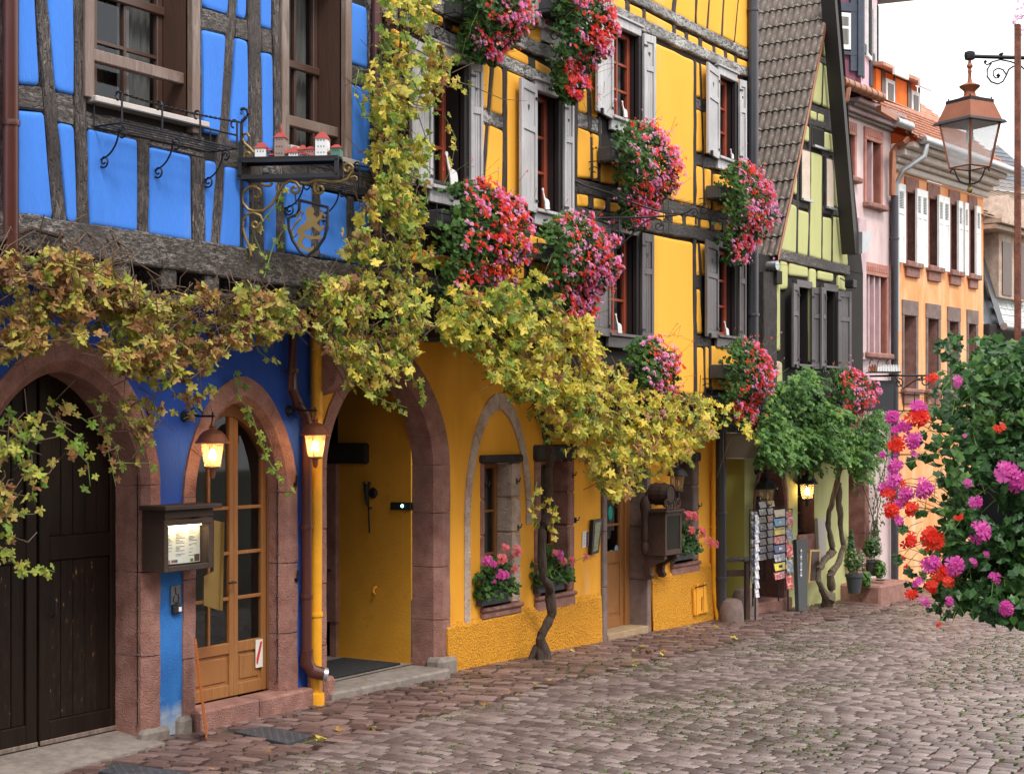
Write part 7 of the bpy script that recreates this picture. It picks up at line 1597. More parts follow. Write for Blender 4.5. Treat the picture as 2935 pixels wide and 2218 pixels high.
# red tiled roof with courses
rz0=oT+.46;RY,RZ=2.6,2.3;b=MB();nr2=26
for i in range(nr2):
 f0,f1=i/nr2,(i+1)/nr2;hipr=1.3*f0
 b.add([(-.1+.0*f0,-.5+RY*f0,rz0+RZ*f0+.03),(oE+.2-hipr,-.5+RY*f0,rz0+RZ*f0+.03),(oE+.2-hipr,-.5+RY*f1,rz0+RZ*f1),(-.1,-.5+RY*f1,rz0+RZ*f1),(-.1,-.5+RY*f0,rz0+RZ*f0),(oE+.2-hipr,-.5+RY*f0,rz0+RZ*f0)],[(0,1,2,3),(4,5,1,0)])
b.quad((oE+.2,-.5,rz0),(oE+.2,4,rz0),(oE-1.1,2.1,rz0+RZ));b.build('roof',M['tile_red'],orh)
cnt_=0
for i in range(9):
 for j in range(30):
  s=-.05+j*.17;f=i/nr2
  q=MB();q.box(s,s+.155,-.52+RY*f,-.52+RY*f+.12,rz0+RZ*f+.03,rz0+RZ*f+.05);
  if s<oE:q.build('roof_tile',M['tile_red'],orh);cnt_+=1
  # dormers
for(x0,x1,y0,y1,wx0,wx1,wy0,wy1,lb) in((525,720,860,1290,640,700,950,1260,''),(722,990,960,1420,933,985,1085,1420,'')):
 o_=-.55;a,c=op_('K',x0,y0,o_),op_('K',x1,y1,o_);wz1=op_('K',wx0,wy0,o_)[1];wz0=op_('K',wx0,wy1,o_)[1];wa,wc=op_('K',wx0,wy0,o_)[0],op_('K',wx1,wy0,o_)[0]
 zt_=op_('K',x0,y0,o_)[1];zt_=wz1+.18
 b=MB();b.box(a[0],c[0],.55,2.2,c[1]-.3,zt_);d_=b.build('dormer',M['orange_deep'],orh)
 b=MB();b.box(wa-.07,wc+.07,.52,.56,wz0,wz1+.07);b.build('window_surround',M['white'],d_)
 b=MB();b.box(wa,wc,.51,.53,wz0+.05,wz1);b.build('pane',M['brownframe'],d_)
 b=MB();b.box(wa-.22,wa-.08,.53,.56,wz0-.1,zt_);b.box(wc+.075,wc+.12,.53,.56,wz0-.1,zt_);b.build('corner_board',M['brownframe'],d_)
 b=MB();b.add([(a[0]-.1,.38,zt_+.02),(c[0]+.12,.38,zt_+.02),(c[0]+.12,2.4,zt_+.25),(a[0]-.1,2.4,zt_+.25),(a[0]-.1,.38,zt_+.08),(c[0]+.12,.38,zt_+.08),(c[0]+.12,2.4,zt_+.31),(a[0]-.1,2.4,zt_+.31)],[(3,2,1,0),(4,5,6,7),(0,1,5,4),(1,2,6,5),(3,0,4,7)]);b.build('dormer_roof',M['tile_red'],d_)
 b=MB();b.box(wa-.15,c[0]+.14,.33,.37,zt_-.08,zt_+.05);b.build('fascia',M['white'],d_)
for i,x in enumerate((905,1400)):
 a=op_('L',x-45,1290,.2 if i==0 else .2);b=MB();z=uz[0]+.25;s=a[0]
 for k in range(5):b.tube([(s+k*.07,.05,z-.2),(s+k*.07,.02,z)],.008,4)
 b.tube([(s-.02,.02,z),(s+.32,.02,z)],.01,4);b.build('balcony_rail',M['gold'],orh,label='small gilt guard rail in the window')
 # window box rail seen below the orange windows
a,c=op_('M',870,1400,.35),op_('M',1340,1420,.35)
t=thing('window_box_holder','black iron box holder under the orange house windows','iron bracket',OF,(a[0],0,a[1]))
b=MB()
for yy in(-.05,-.3):b.tube([(a[0],yy,a[1]-.25),(c[0],yy,a[1]-.25)],.01,4);b.tube([(a[0],yy,a[1]+.05),(c[0],yy,a[1]+.05)],.01,4)
b.build('rails',M['iron'],t)
for i in range(5):s=a[0]+(c[0]-a[0])*i/4;b=MB();b.tube([(s,0,a[1]-.55),(s,-.06,a[1]-.45),(s,-.25,a[1]-.3),(s,-.3,a[1]-.25),(s,-.3,a[1]+.05)],.009,5);b.build('scroll_bracket',M['iron'],t)
# ================================================================ SLATE HOUSE and what lies behind
scx,scy=OF.tow(oE+.05,0);SF=Fr(scx,scy,-7)
sh_=thing('townhouse','house with pale slate mansard and dark timber ground floor beyond the orange one','house',SF,(2,0,0))
def sp(t_,x,y,out=0):return SF.px(t_,x,y,out)
zA=sp('M',1900,620)[1];zB=sp('L',1900,940)[1]
b=MB();b.quad((0,.3,-1),(14,.3,-1),(14,.3,zA),(0,.3,zA));b.build('lower_wall',M['yellow_low'],sh_)
for i in range(12):s=.1+i*.8;b=MB();b.box(s,s+.22,.25,.30,-1,zA);b.build('timber_post',M['tim_v'],sh_)
b=MB();b.box(0,14,-.1,.3,zA-.3,zA+.02,.02);b.box(0,14,.2,.3,1.6,1.9);b.build('timber_beam',M['tim_core'],sh_)
b=MB();nrw=16;xl0=.55
for i in range(nrw):
 f0,f1=i/nrw,(i+1)/nrw;y0=-.1+.5*f0**.7;y1=-.1+.5*f1**.7;z0=zA+(zB-zA)*f0;z1=zA+(zB-zA)*f1
 n2=22
 for j in range(n2):
  s=xl0+6.0*(j+.5*(i%2))/n2;b.add([(s,y0-.02,z0),(s+6.0/n2-.012,y0-.02,z0),(s+6.0/n2-.012,y1-.002,z1+.01),(s,y1-.002,z1+.01)],[(0,1,2,3)])
b.build('slates',M['slate_pale'],sh_,kind='stuff')
b=MB();b.quad((xl0,0,zA),(xl0,.5,zB),(14,.5,zB),(14,0,zA));b.quad((0,.0,zA),(xl0,0,zA),(xl0,.5,zB),(0,.5,zB));b.build('mansard',M['slate'],sh_)
A_=[sp('L',x,y,.12) for x,y in((1750,900),(1800,960))]
b=MB();b.add([(.35,-.15,zA),(.62,-.15,zA),(.35,.35,zB),(.05,.35,zB),(.35,-.05,zA),(.62,-.05,zA)],[(0,1,2,3)]);b.build('lead_flashing',M['pipe_grey'],sh_)
b=MB();b.tube([(.3,-.25,zA-.02),(14,-.25,zA-.02)],.07,10);b.build('gutter',M['zinc'],sh_,smooth=True)
b=MB();b.tube([(1.6,-.25,zA-.05),(1.5,-.2,zA-.3),(.4,.0,zA-.9),(.2,.0,-.8)],.05,8);b.build('downpipe',M['pipe_grey'],sh_,smooth=True)
for x in(2010,2190):
 a=sp('L',x,1090,.2);s=a[0];b=MB();b.box(s,s+.75,-.05,.5,zA+.55,zA+1.9);d_=b.build('dormer',M['sand_light'],sh_)
 b=MB();b.box(s+.15,s+.6,-.07,-.04,zA+.6,zA+1.6);b.build('pane',M['brownframe'],d_);b=MB();b.prism([(s-.1,zA+1.9),(s+.85,zA+1.9),(s+.38,zA+2.5)],-.1,.5);b.build('pediment',M['sand_light'],d_)
zr=zB;b=MB()
for i in range(20):
 f0,f1=i/20,(i+1)/20;b.add([(-.2,-.1+3.0*f0,zr+2.0*f0+.03),(14,-.1+3.0*f0,zr+2.0*f0+.03),(14,-.1+3.0*f1,zr+2.0*f1),(-.2,-.1+3.0*f1,zr+2.0*f1)],[(0,1,2,3)])
b.build('roof',M['tile_brown'],sh_)
b=MB()
for(o_,h0) in((.25,-.12),(.35,-.02)):b.box(-.05,5,-o_,.4,zr+h0-.08,zr+h0)
b.build('cornice',M['sand_light'],sh_)
far=atd(2850,600,46)
FB=Fr(far[0],far[1],-25)
t=thing('slate_roofed_house','blue-grey slate hipped roof rising behind the brown tiled roof at right','house',FB,(0,0,0))
ap=FB.hit(*P('L',1905,60),-.9);el=FB.hit(*P('L',1840,560));er=FB.hit(*P('L',2600,900));m1=FB.hit(*P('L',2500,620))
b=MB();nn_=12
for i in range(nn_):
 f0,f1=i/nn_,(i+1)/nn_;L_=lambda f:(el[0]-2+(ap[0]-el[0]+2)*f,.9*f,el[1]+(ap[1]-el[1])*f);R_=lambda f:(er[0]+(ap[0]-er[0])*f,.9*f,el[1]+(ap[1]-el[1])*f)
 a,c,d,e=L_(f0),R_(f0),R_(f1),L_(f1);b.add([(a[0],a[1]-.03,a[2]-.02),(c[0],c[1]-.03,c[2]-.02),d,e],[(0,1,2,3)])
b.build('roof',M['slate'],t);b=MB();b.quad((el[0]-2,.1,-1),(er[0],.1,-1),(er[0],.1,el[1]),(el[0]-2,.1,el[1]));b.build('wall',M['sand_light'],t)
# ================================================================ FOLIAGE
def leaf_shape(kind):
 if kind=='vine':  # five-lobed, toothed, folded along the midrib
  A=[(-90,.14),(-66,.60),(-48,.82),(-30,.70),(-14,.52),(2,.90),(20,1.02),(33,.74),(45,.56),(62,.80),(76,.92),(90,1.18),(104,.92),(118,.80),(135,.56),(147,.74),(160,1.02),(178,.90),(194,.52),(210,.70),(228,.82),(246,.60)]
 elif kind=='ivy':
  A=[(-90,.22),(-50,.72),(-18,.62),(8,.88),(42,.66),(90,.95),(138,.66),(172,.88),(198,.62),(230,.72)]
 elif kind=='lobe':
  A=[(-90,.15),(-45,.8),(0,.95),(45,.92),(90,1.0),(135,.92),(180,.95),(225,.8)]
 else:
  A=[(-90,.7),(-35,.52),(20,.54),(90,1.1),(160,.54),(215,.52)]
 V=[(0,0,.0)]
 for a,r in A:
  x,y=r*math.cos(math.radians(a)),r*math.sin(math.radians(a));V.append((x,y,-.25*abs(x)-.16*max(0,y)**2+.05+.10*math.sin(a*1.9)))
 n=len(A);return V,[(0,1+i,1+(i+1)%n) for i in range(n)]
LS={k:leaf_shape(k) for k in('vine','ivy','lobe','lance')}
def orient(nrm,tip):
 n=Vector(nrm).normalized();t=Vector(tip);t=(t-n*t.dot(n));t=t.normalized() if t.length>1e-4 else n.orthogonal().normalized()
 x=t.cross(n).normalized();return Matrix((x,t,n)).transposed()
def leaf_to(mb,kind,p,r,nrm,tip):
 V,F=LS[kind];m=orient(nrm,tip);sx,sy,cz=U(.7,1.12),U(.75,1.1),U(.3,2.8)
 mb.add([tuple(Vector(p)+m@Vector((v[0]*r*sx,v[1]*r*sy,v[2]*r*cz))) for v in V],F)
def leaf_meshes(kind,mat,r,n=6):
 out=[]
 for i in range(n):
  mb=MB();leaf_to(mb,kind,(0,0,0),r,(0,0,1),(0,1,0));out.append(mb.mesh('leaf',mat))
 return out
def grow(root,leaves,kind,mats,nparts=290,name='foliage'):
 """leaves: (x,y,z,r,nrm,tip,matkey) in world; those that show largest become single leaves, the rest one mass per colour"""
 sc=[]
 for L in leaves:
  p=proj(*L[:3]);k=L[3]/max(p[2],1);
  if not(-20<p[0]<2955 and-20<p[1]<2240):k=-1
  sc.append(k*(1+.5*L[7] if len(L)>7 else 1))
 order=sorted(range(len(leaves)),key=lambda i:-sc[i]);one=set(order[:nparts]);g=OR[root.name]
 rl=root.location;ms_={};rest={}
 inv=Matrix.Rotation(-root.rotation_euler.z,4,'Z')@Matrix.Translation(-rl)
 for i,L in enumerate(leaves):
  if i in one:
   key=(kind,L[6])
   if key not in ms_:ms_[key]=leaf_meshes(kind,mats[L[6]],1.0)
   o=bpy.data.objects.new('leaf',random.choice(ms_[key]));C.objects.link(o);o.parent=root
   m=orient(L[4],L[5]).to_4x4();m=m@Matrix.Diagonal((L[3],L[3],L[3]*U(.5,1.6),1));m.translation=Vector(L[:3]);o.matrix_local=inv@m
  else:
   mb=rest.setdefault(L[6],MB());leaf_to(mb,kind,L[:3],L[3],L[4],L[5])
 for k,mb in rest.items():
  mb.v=[tuple(inv@Vector(v)) for v in mb.v]
  o=bpy.data.objects.new(name,mb.mesh(name,mats[k]));C.objects.link(o);o.parent=root;o['kind']='stuff'
def vthing(name,label,cat,p,group=None):
 t=bpy.data.objects.new(name,None);C.objects.link(t);t.location=p;OR[t.name]=(0,0,0);OR[t.name]=tuple(p);t['label']=label;t['category']=cat
 if group:t['group']=group
 return t
def wbuild(mb,name,mat,root,smooth=True,kind=None):
 return mb.build(name,mat,root,smooth=smooth,kind=kind)
VM={'b':M['vine_brown'],'g':M['vine_green'],'y':M['vine_yellow'],'f':M['vine_fresh']}
def interp(st,x):
 for a,c in zip(st,st[1:]):
  if a[0]<=x<=c[0]:
   f=(x-a[0])/((c[0]-a[0]) or 1);return[a[i]+(c[i]-a[i])*f for i in range(len(a))]
 return None
def band(st,n,o0,o1,mixf,size=(.040,.062),gap=.08,scale=5.0,vertical=False,spread=0.0):
 """leaves inside a strip of the picture plane 'o' metres in front of the wall; st = (x, top, bottom, density) in survey points"""
 out=[];tries=0;xs0,xs1=st[0][0],st[-1][0];mh=max((s[2]-s[1])*s[3] for s in st)
 while len(out)<n and tries<n*12:
  tries+=1;x=U(xs0,xs1);s=interp(st,x)
  if s is None or R()>(s[2]-s[1])*s[3]/mh:continue
  y=s[1]+(s[2]-s[1])*R();sx,sy=(y,x) if vertical else(x,y)
  out_=o0+(o1-o0)*(R()**.7)
  q=F0.hit(sx,sy,out_)
  d=noise.noise((q[0]*scale,out_*scale,q[1]*scale))+.5*noise.noise((q[0]*scale*2.3,out_*3,q[1]*scale*2.3))
  edge=min(1,min(y-s[1],s[2]-y)/(.18*(s[2]-s[1])+1))
  if d<-gap*2+(1-edge)*.5-.14:continue
  nrm=(U(-1.2,.9),-1+U(-.3,.8),U(-.4,1.3));tip=(U(-1,1),U(-.5,.4),-1+U(-.2,1.2))
  if R()<.2:nrm=(U(-1,1),U(-1,1),U(-1,1))
  out.append((q[0],-out_,q[1],U(*size)*(1+spread*U(-.4,.8)),nrm,tip,mixf(sx,sy,R()),(out_-o0)/(o1-o0)))
 return out
k_=1.327
def st_(L):return[(a*k_,b*k_,c*k_,d) for a,b,c,d in L]
def twigs(leaves,root,n,thick=.004,mat='twig',l=.35):
 b=MB()
 for L in random.sample(leaves,min(n,len(leaves))):
  p=Vector(L[:3]);q=p+Vector((U(-l,l),U(-.12,.15),U(-.1,l*.8)));m=(p+q)/2+Vector((U(-.06,.06),U(-.05,.05),U(-.08,.08)))
  b.tube([tuple(p),tuple(m),tuple(q)],[thick*.6,thick,thick],4,cap=False)
 wbuild(b,'shoots',M[mat],root,kind='stuff')
def wood(pts,r,name,root,mat='bark',n=8,rough=.25):
 P_=[Vector(p) for p in pts];out=[];rr=[]
 for i in range(len(P_)-1):
  k=max(2,int((P_[i+1]-P_[i]).length/.06))
  for j in range(k):
   f=j/k;q=P_[i].lerp(P_[i+1],f);a=r[i]+(r[i+1]-r[i])*f
   s=a*rough;q+=Vector((noise.noise(q*6)*s*2,noise.noise(q*6+Vector((9,0,0)))*s*2,0));out.append(tuple(q));rr.append(a*(1+.28*noise.noise(q*11)))
 out.append(tuple(P_[-1]));rr.append(r[-1])
 b=MB();b.tube(out,rr,n);return wbuild(b,name,M[mat],root)
def at(sx,sy,out):
 q=F0.hit(sx,sy,out);return(q[0],-out,q[1])
 # --- vine over the blue house: mostly browning
def mix_b(sx,sy,r):
 f=sx/1250
 if sy>1080 and sx<330:return 'f' if r<.3 else 'g' if r<.65 else 'b'
 return 'b' if r<.80-.22*f else 'g' if r<.95 else 'y' if r<.97 else 'f'
A1=band(st_([(-30,540,815,.8),(0,530,815,.8),(68,545,810,.8),(137,525,750,.95),(205,545,780,.95),(274,562,835,.85),(343,600,855,.85),(411,610,825,.9),(480,610,800,.95),(548,612,750,1),(617,608,730,1.1),(685,610,740,1.1),(754,595,860,.9),(790,590,870,.8)]),1950,.48,1.10,mix_b,(.036,.066),-.085,3.3)
A1+=band(st_([(-30,860,1230,.8),(40,860,1180,.9),(90,850,1060,.8),(150,850,1010,.35),(250,850,1000,.2)]),150,.45,.85,mix_b,(.036,.060),-.08,4)
A1+=band(st_([(260,840,920,.4),(300,850,960,.4),(420,820,880,.5),(470,830,850,.4)]),70,.5,.8,mix_b,(.036,.055),-.02,4)
t=vthing('grapevine','browning grapevine trained along the jetty over the blue ground floor','grapevine',at(60,700,.7))
grow(t,A1,'vine',VM)
twigs(A1,t,650)
wood([at(-40,740,.75),at(200,800,.8),at(430,860,.75),at(640,850,.8),at(830,880,.75),at(1010,870,.7)],[.03,.03,.027,.026,.024,.02],'branch',t)
wood([at(-40,700,.6),at(90,655,.6),at(180,680,.62),at(130,760,.66),at(60,800,.7)],[.02,.018,.018,.014,.01],'branch',t)
for i in range(16):
 x0=U(0,330);b_=at(x0,640+U(0,60),.55);wood([b_,at(x0+U(-60,90),700+U(0,40),.62),at(x0+U(-120,160),780+U(0,60),.7)],[.006,.006,.004],'cane',t,'twig',5)
 # sprays hanging in front of gate and oak door
def spray(root,pts,n,mk,size=(.03,.045),out=.6):
 P_=[at(x,y,out+U(-.03,.03)) for x,y in[(a*k_,b*k_) for a,b in pts]];wood(P_,[.005]*(len(P_)-1)+[.002],'cane',root,'stem_green',5)
 L=[]
 for i in range(n):
  f=(i+.5)/n*(len(P_)-1);j=min(int(f),len(P_)-2);q=Vector(P_[j]).lerp(Vector(P_[j+1]),f-j)+Vector((U(-.06,.06),U(-.07,.03),U(-.05,.05)))
  L.append((*q,U(*size),(U(-.8,.4),-1,U(-.1,.9)),(U(-.8,.8),-.2,-1),random.choice(mk),1))
 return L
SP=[]
for pts,n,mk in(([(505,810),(520,860),(545,900),(560,945),(575,985),(600,1030),(618,1058)],20,'fffg'),([(200,860),(230,920),(235,980),(250,1050)],8,'bg'),([(100,880),(150,960),(190,1000),(195,1050)],10,'bg'),([(60,1235),(90,1225),(118,1235)],5,'fg'),([(0,1180),(30,1215),(45,1235)],12,'g'),
 ([(120,870),(180,905),(250,960),(262,1020)],9,'gb'),([(400,850),(430,890),(395,905)],5,'b'),([(300,870),(320,940),(285,990)],8,'gb'),([(540,720),(560,760),(600,790)],7,'gf'),([(0,1080),(30,1110),(75,1110)],10,'g'),([(570,560),(545,500),(600,440),(612,400)],7,'fg'),([(570,600),(590,530),(625,480)],7,'fg'),([(250,1000),(330,1000)],3,'fg')):SP+=spray(t,pts,n,mk)
grow(t,SP,'vine',VM,0,'hanging_sprays')
# --- climbing column between the houses
def mix_c(sx,sy,r):return 'g' if r<.42 else 'y' if r<.74 else 'f' if r<.9 else 'b'
A2=band([(y*k_,a*k_,c*k_,d) for y,a,c,d in[(-20,835,950,.8),(60,810,940,.9),(120,800,960,1),(200,790,965,1),(300,785,955,1),(400,792,935,1),(480,770,930,1),(560,750,960,1),(620,740,940,.9)]],1050,.60,1.16,mix_c,(.036,.068),-.09,3.6,vertical=True)
A2+=band(st_([(700,590,700,.6),(760,600,850,.9),(820,600,870,1),(880,590,870,1),(930,600,700,.6)]),560,.55,1.15,mix_c,(.034,.060),-.05,3.6)
A2+=band(st_([(930,90,170,.4),(980,110,190,.3),(1010,170,210,.2)]),40,.62,.95,mix_c,(.036,.058),-.05,3.6)
A2+=band([(y*k_,a*k_,c*k_,d) for y,a,c,d in[(500,735,800,.4),(560,735,800,.5)]],30,.8,1.0,mix_b,(.05,.07),-.05,3.6,vertical=True)
t=vthing('grapevine','yellow-green grapevine climbing the drainpipe between the blue and yellow facades','grapevine',at(1110,700,.6))
grow(t,A2,'vine',VM)
twigs(A2,t,260)
wood([at(1110,900,.7),at(1120,700,.66),at(1150,500,.66),at(1125,300,.66),at(1150,120,.66),at(1140,-40,.66)],[.024,.022,.020,.018,.014,.012],'stem',t)
wood([at(1190,160,.8),at(1280,225,.8),at(1360,250,.8),at(1440,285,.8),at(1510,290,.8)],[.006,.005,.004,.004,.002],'cane',t,'twig',5)
wood([at(870,940,.85),at(940,1010,.85),at(985,1090,.82),at(1000,1060,.8)],[.009,.008,.006,.004],'cane',t,'twig',5)
S2=[]
for pts,n,mk in(([(680,700),(705,735),(730,770),(745,800),(770,850)],13,'gfb'),([(770,820),(800,850),(840,870),(880,880)],14,'fg'),([(880,800),(905,840),(915,870)],9,'fg'),([(800,700),(825,740),(815,800)],8,'gf'),([(930,110),(975,125),(1000,130)],9,'fy'),([(960,250),(985,300),(975,360)],8,'gy'),([(775,150),(765,200),(790,260)],8,'gf'),([(935,560),(960,590),(985,620)],8,'gf'),([(800,430),(770,460),(765,520)],7,'by'),([(1010,175),(1050,185)],2,'y')):S2+=spray(t,pts,n,mk,(.034,.05))
grow(t,S2,'vine',VM,0,'hanging_sprays')
# --- golden vine over the yellow house, with its trunk in the pavement
def mix_y(sx,sy,r):
 if sx<1560:return 'g' if r<.45 else 'y' if r<.88 else 'f'
 return 'y' if r<.66 else 'g' if r<.84 else 'b' if r<.97 else 'f'
A3=band(st_([(935,640,700,.5),(985,610,770,.8),(1040,620,800,.8),(1090,590,860,.9),(1140,585,900,1),(1200,590,960,1),(1250,640,1010,1),(1300,730,1060,1),(1350,770,1085,1),(1380,830,1060,1),(1440,845,1030,.95),(1490,845,1000,.9),(1540,855,950,.8),(1590,870,930,.6),(1640,900,960,.4)]),2700,.50,1.18,mix_y,(.042,.074),-.04,3.4)
A3+=band(st_([(1275,950,1030,.6),(1310,1000,1090,.8),(1350,1000,1085,.7)]),130,.35,.7,mix_y,(.034,.05),.0,4)
A3+=band(st_([(1150,1050,1175,.5),(1200,1000,1150,.5)]),26,.15,.35,mix_y,(.035,.05),-.1,4)
A3+=band(st_([(1612,945,975,1),(1640,940,975,1)]),16,.6,.8,lambda a,b,r:'y',(.04,.055),-.2,4)
t=vthing('grapevine','golden yellow grapevine spreading from a twisted trunk across the yellow facade','grapevine',at(1550,1880,.14))
grow(t,A3,'vine',VM)
twigs(A3,t,420)
S3=[]
for pts,n,mk in(([(950,690),(965,730),(985,755)],8,'gf'),([(1010,720),(1030,760)],6,'g'),([(1090,800),(1110,840),(1120,870)],9,'gf'),([(1150,850),(1165,900),(1180,960)],10,'fg'),([(1290,1020),(1300,1050),(1330,1080)],10,'gf'),([(1400,1000),(1410,1030)],7,'yf'),([(1470,980),(1495,1010)],7,'yg'),([(1580,900),(1620,930),(1640,970)],8,'y'),([(1180,1080),(1200,1110),(1190,1160)],8,'yg'),([(1160,1040),(1150,1090),(1160,1130)],6,'yg')):S3+=spray(t,pts,n,mk,(.034,.052))
grow(t,S3,'vine',VM,0,'hanging_sprays')
def tp(x,y,o=.16):return at(*P('f',x,y),o)
gz1=zg(F0.hit(*P('f',1500,1000),.2)[0],-.2)
p0=tp(1500,1000,.2)
wood([(p0[0],p0[1],gz1-.05),tp(1508,960,.21),tp(1505,890,.23),tp(1530,830,.25),tp(1565,740,.28),tp(1568,620,.30),tp(1525,540,.32),tp(1515,430,.33),tp(1520,260,.33),tp(1555,130,.33),tp(1560,20,.33),at(*P('e',1550,1150),.34),at(*P('e',1560,1000),.36),at(*P('e',1520,820),.42),at(*P('e',1500,620),.5),at(*P('e',1440,460),.6),at(*P('e',1250,330),.62),at(*P('e',1100,380),.62)],
 [.10,.08,.055,.052,.054,.050,.045,.042,.042,.044,.05,.045,.04,.04,.036,.03,.028,.02],'trunk',t,n=10,rough=.35)
b=MB()
for a in range(5):an=a*1.3;b.tube([(p0[0]+.03*math.cos(an),p0[1]+.03*math.sin(an),gz1+.12),(p0[0]+.10*math.cos(an),p0[1]+.08*math.sin(an),gz1+.02),(p0[0]+.15*math.cos(an),p0[1]+.11*math.sin(an),gz1-.04)],[.045,.035,.012],7)
wbuild(b,'root_flare',M['bark'],t,kind='stuff')
wood([at(*P('e',1530,850),.45),at(*P('e',1700,880),.5),at(*P('F',350,260),.55),at(*P('F',900,300),.6),at(*P('F',1500,200),.6),at(*P('F',2000,180),.6)],[.035,.035,.03,.024,.018,.01],'branch',t)
for i in range(12):x0=U(1640,2080);wood([at(x0,U(1150,1200),.6),at(x0+U(-30,60),U(1230,1290),.65),at(x0+U(-40,110),U(1300,1400),.6)],[.005,.004,.002],'cane',t,'twig',5)
# ---------------------------------------------------------------- geraniums
def blossom(mb,p,r,n,d,fs=1.0):
 """one umbel: small five-petalled florets on a ball"""
 for i in range(n):
  v=Vector((U(-1,1),U(-1,1),U(-1,1)))+Vector(d)*.8;v.normalize();c=Vector(p)+v*r*U(.55,1);m=orient(v+Vector(d)*.8+Vector((U(-.3,.3),U(-.3,.3),U(-.3,.3))),(U(-1,1),U(-1,1),U(-1,1)));q=r*U(.34,.5)*fs
  V=[(0,0,0)];
  for k in range(5):
   a=k*2*math.pi/5
   V+=[(q*.95*math.cos(a-.42),q*.95*math.sin(a-.42),q*.12),(q*.95*math.cos(a+.42),q*.95*math.sin(a+.42),q*.12)]
  mb.add([tuple(c+m@Vector(w)) for w in V],[(0,1+2*k,2+2*k) for k in range(5)])
def geranium_box(label,rect,plane,seed,nfl=150,nlf=620,fr=F0,box=True,mixr=.5,group='geranium boxes under the upper windows',tail=.5,T=.52):
 """rect = picture bounds; the drift hangs from a box on the wall plane"""
 random.seed(seed)
 x0,y0,x1,y1=rect;sA,zt_=fr.hit(x0,y0,plane+.12)
 w0=fr.tow(sA,-plane-.12);t_=proj(*w0,zt_)[2];wm=(x1-x0)*t_/4500;L=max(.45,(wm-T*.42)/.53);zt_=fr.hit(x0+(x1-x0)*.45,y0,plane+.3)[1];zb_=fr.hit(x0+(x1-x0)*.5,y1,plane+T*.7)[1];H=zt_-zb_
 sA+=.02
 base=(sA+L/2,-plane,zt_-H*.32);t=thing('geranium_box',label,'flower box',fr,base,group)
 if box:
  b=MB();zc=zt_-min(.35,H*.35);b.box(sA+.16,sA+L-.04,-plane-.25,-plane-.05,zc-.17,zc,.01);b.build('planter',M['planter'],t)
  b=MB();
  for yy in(-plane-.29,-plane-.16):b.tube([(sA,yy,zc-.18),(sA+L,yy,zc-.18)],.007,4)
  b.tube([(sA,-plane-.29,zc-.05),(sA+L,-plane-.29,zc-.05)],.007,4)
  for s in(sA,sA+L*.5,sA+L):b.tube([(s,-plane,zc-.18),(s,-plane-.30,zc-.18),(s,-plane-.30,zc+.02)],.007,4);b.tube([(s,-plane-.01,p[1]) if False else(s,p[0],p[1]) for p in spiral(-plane-.10,zc-.32,.09,.02,.5,1.3,16)],.006,4)
  b.build('bracket',M['iron'],t)
 fol=MB();fr_,fp=MB(),MB();stems=MB()
 def sample(surf):
  while True:
   a,v,th=U(-1,1),R(),R()
   wid=min(1,.62+v*1.6) if v<.45 else 1-tail*((v-.45)/.55)**1.25
   tk=(.55+.45*math.sin(math.pi*min(v*1.3,1)))*(1-.35*max(0,v-.6)/.4)
   topc=1-.16*a*a*(v<.2)
   r=(surf+(1-surf)*R()**.4)
   y=-plane-.10-(T-.08)*tk*r;s=sA+L/2+a*wid*L/2+.03;z=zt_-H*(v*.97+.12*a*a*(1-v)+.0)
   edge=max(abs(a),r)
   if edge<.45 and R()<.5:continue
   lump=noise.noise((s*3.3,y*3.3,z*3.3+seed))*.11+noise.noise((s*9,y*9,z*9+seed))*.05
   return s+lump,y-abs(lump),z+lump*.5,a,v,r
 for _ in range(int(nlf*1.9)):
  s,y,z,a,v,r=sample(.1);leaf_to(fol,'lobe',(s,y,z),U(.026,.044),(U(-1,.6)+a*.3,-1+U(-.2,.8),U(-.2,1.1)),(U(-1,1),U(-.5,.2),-1))
 for _ in range(int(nfl*2.7)):
  s,y,z,a,v,r=sample(.72)
  if r<.6 and v>.15 and R()<.75:continue
  if a<-.1 and R()<.45-.3*a:continue
  if v<.2 and R()<.3:continue
  p=(s,y-.045,z+.02);k_=R()<mixr+.35*noise.noise((s*3,z*3,seed))
  if noise.noise((s*7,y*7,z*7))<-.2:continue
  blossom(fr_ if k_ else fp,p,U(.024,.042),8,(0,-1,.5))
 for _ in range(90):
  a=U(-1,1);s=sA+L/2+a*L*.5;v=R();z=zt_-H*v;y=-plane-.2-U(0,T*.8);e=Vector((U(-.12,.12),-U(.02,.14),U(-.05,.16)));q=Vector((s,y,z));stems.tube([tuple(q),tuple(q+e)],.0022,3,cap=False)
  if R()<.5:blossom(fr_ if R()<mixr else fp,tuple(q+e),U(.015,.026),6,(0,-1,.4))
 fol.build('foliage',M['ger_leaf'],t,kind='stuff');fr_.build('red_blossom',M['fl_red'],t,kind='stuff');fp.build('pink_blossom',M['fl_pink'],t,kind='stuff');stems.build('flower_stems',M['stem_green'],t,kind='stuff')
 random.seed(seed+99);return t
def vr(a,b,c,d):return(a*k_,b*k_,c*k_,d*k_)
geranium_box('red and pink geraniums cut by the top edge, beside the climbing vine',vr(948,-70,1118,128),J,11,190,760,tail=.6)
geranium_box('long trailing geraniums under the top row, ending in a point',vr(1150,-80,1300,215),J,12,330,900,tail=.7,mixr=.62)
geranium_box('broad geranium box right of the climbing vine, mostly red',vr(905,375,1112,675),J,13,330,1100,tail=.3,mixr=.62)
geranium_box('geranium box with many pink blooms above the golden vine',vr(1125,455,1314,690),J,14,330,950,tail=.2,mixr=.36)
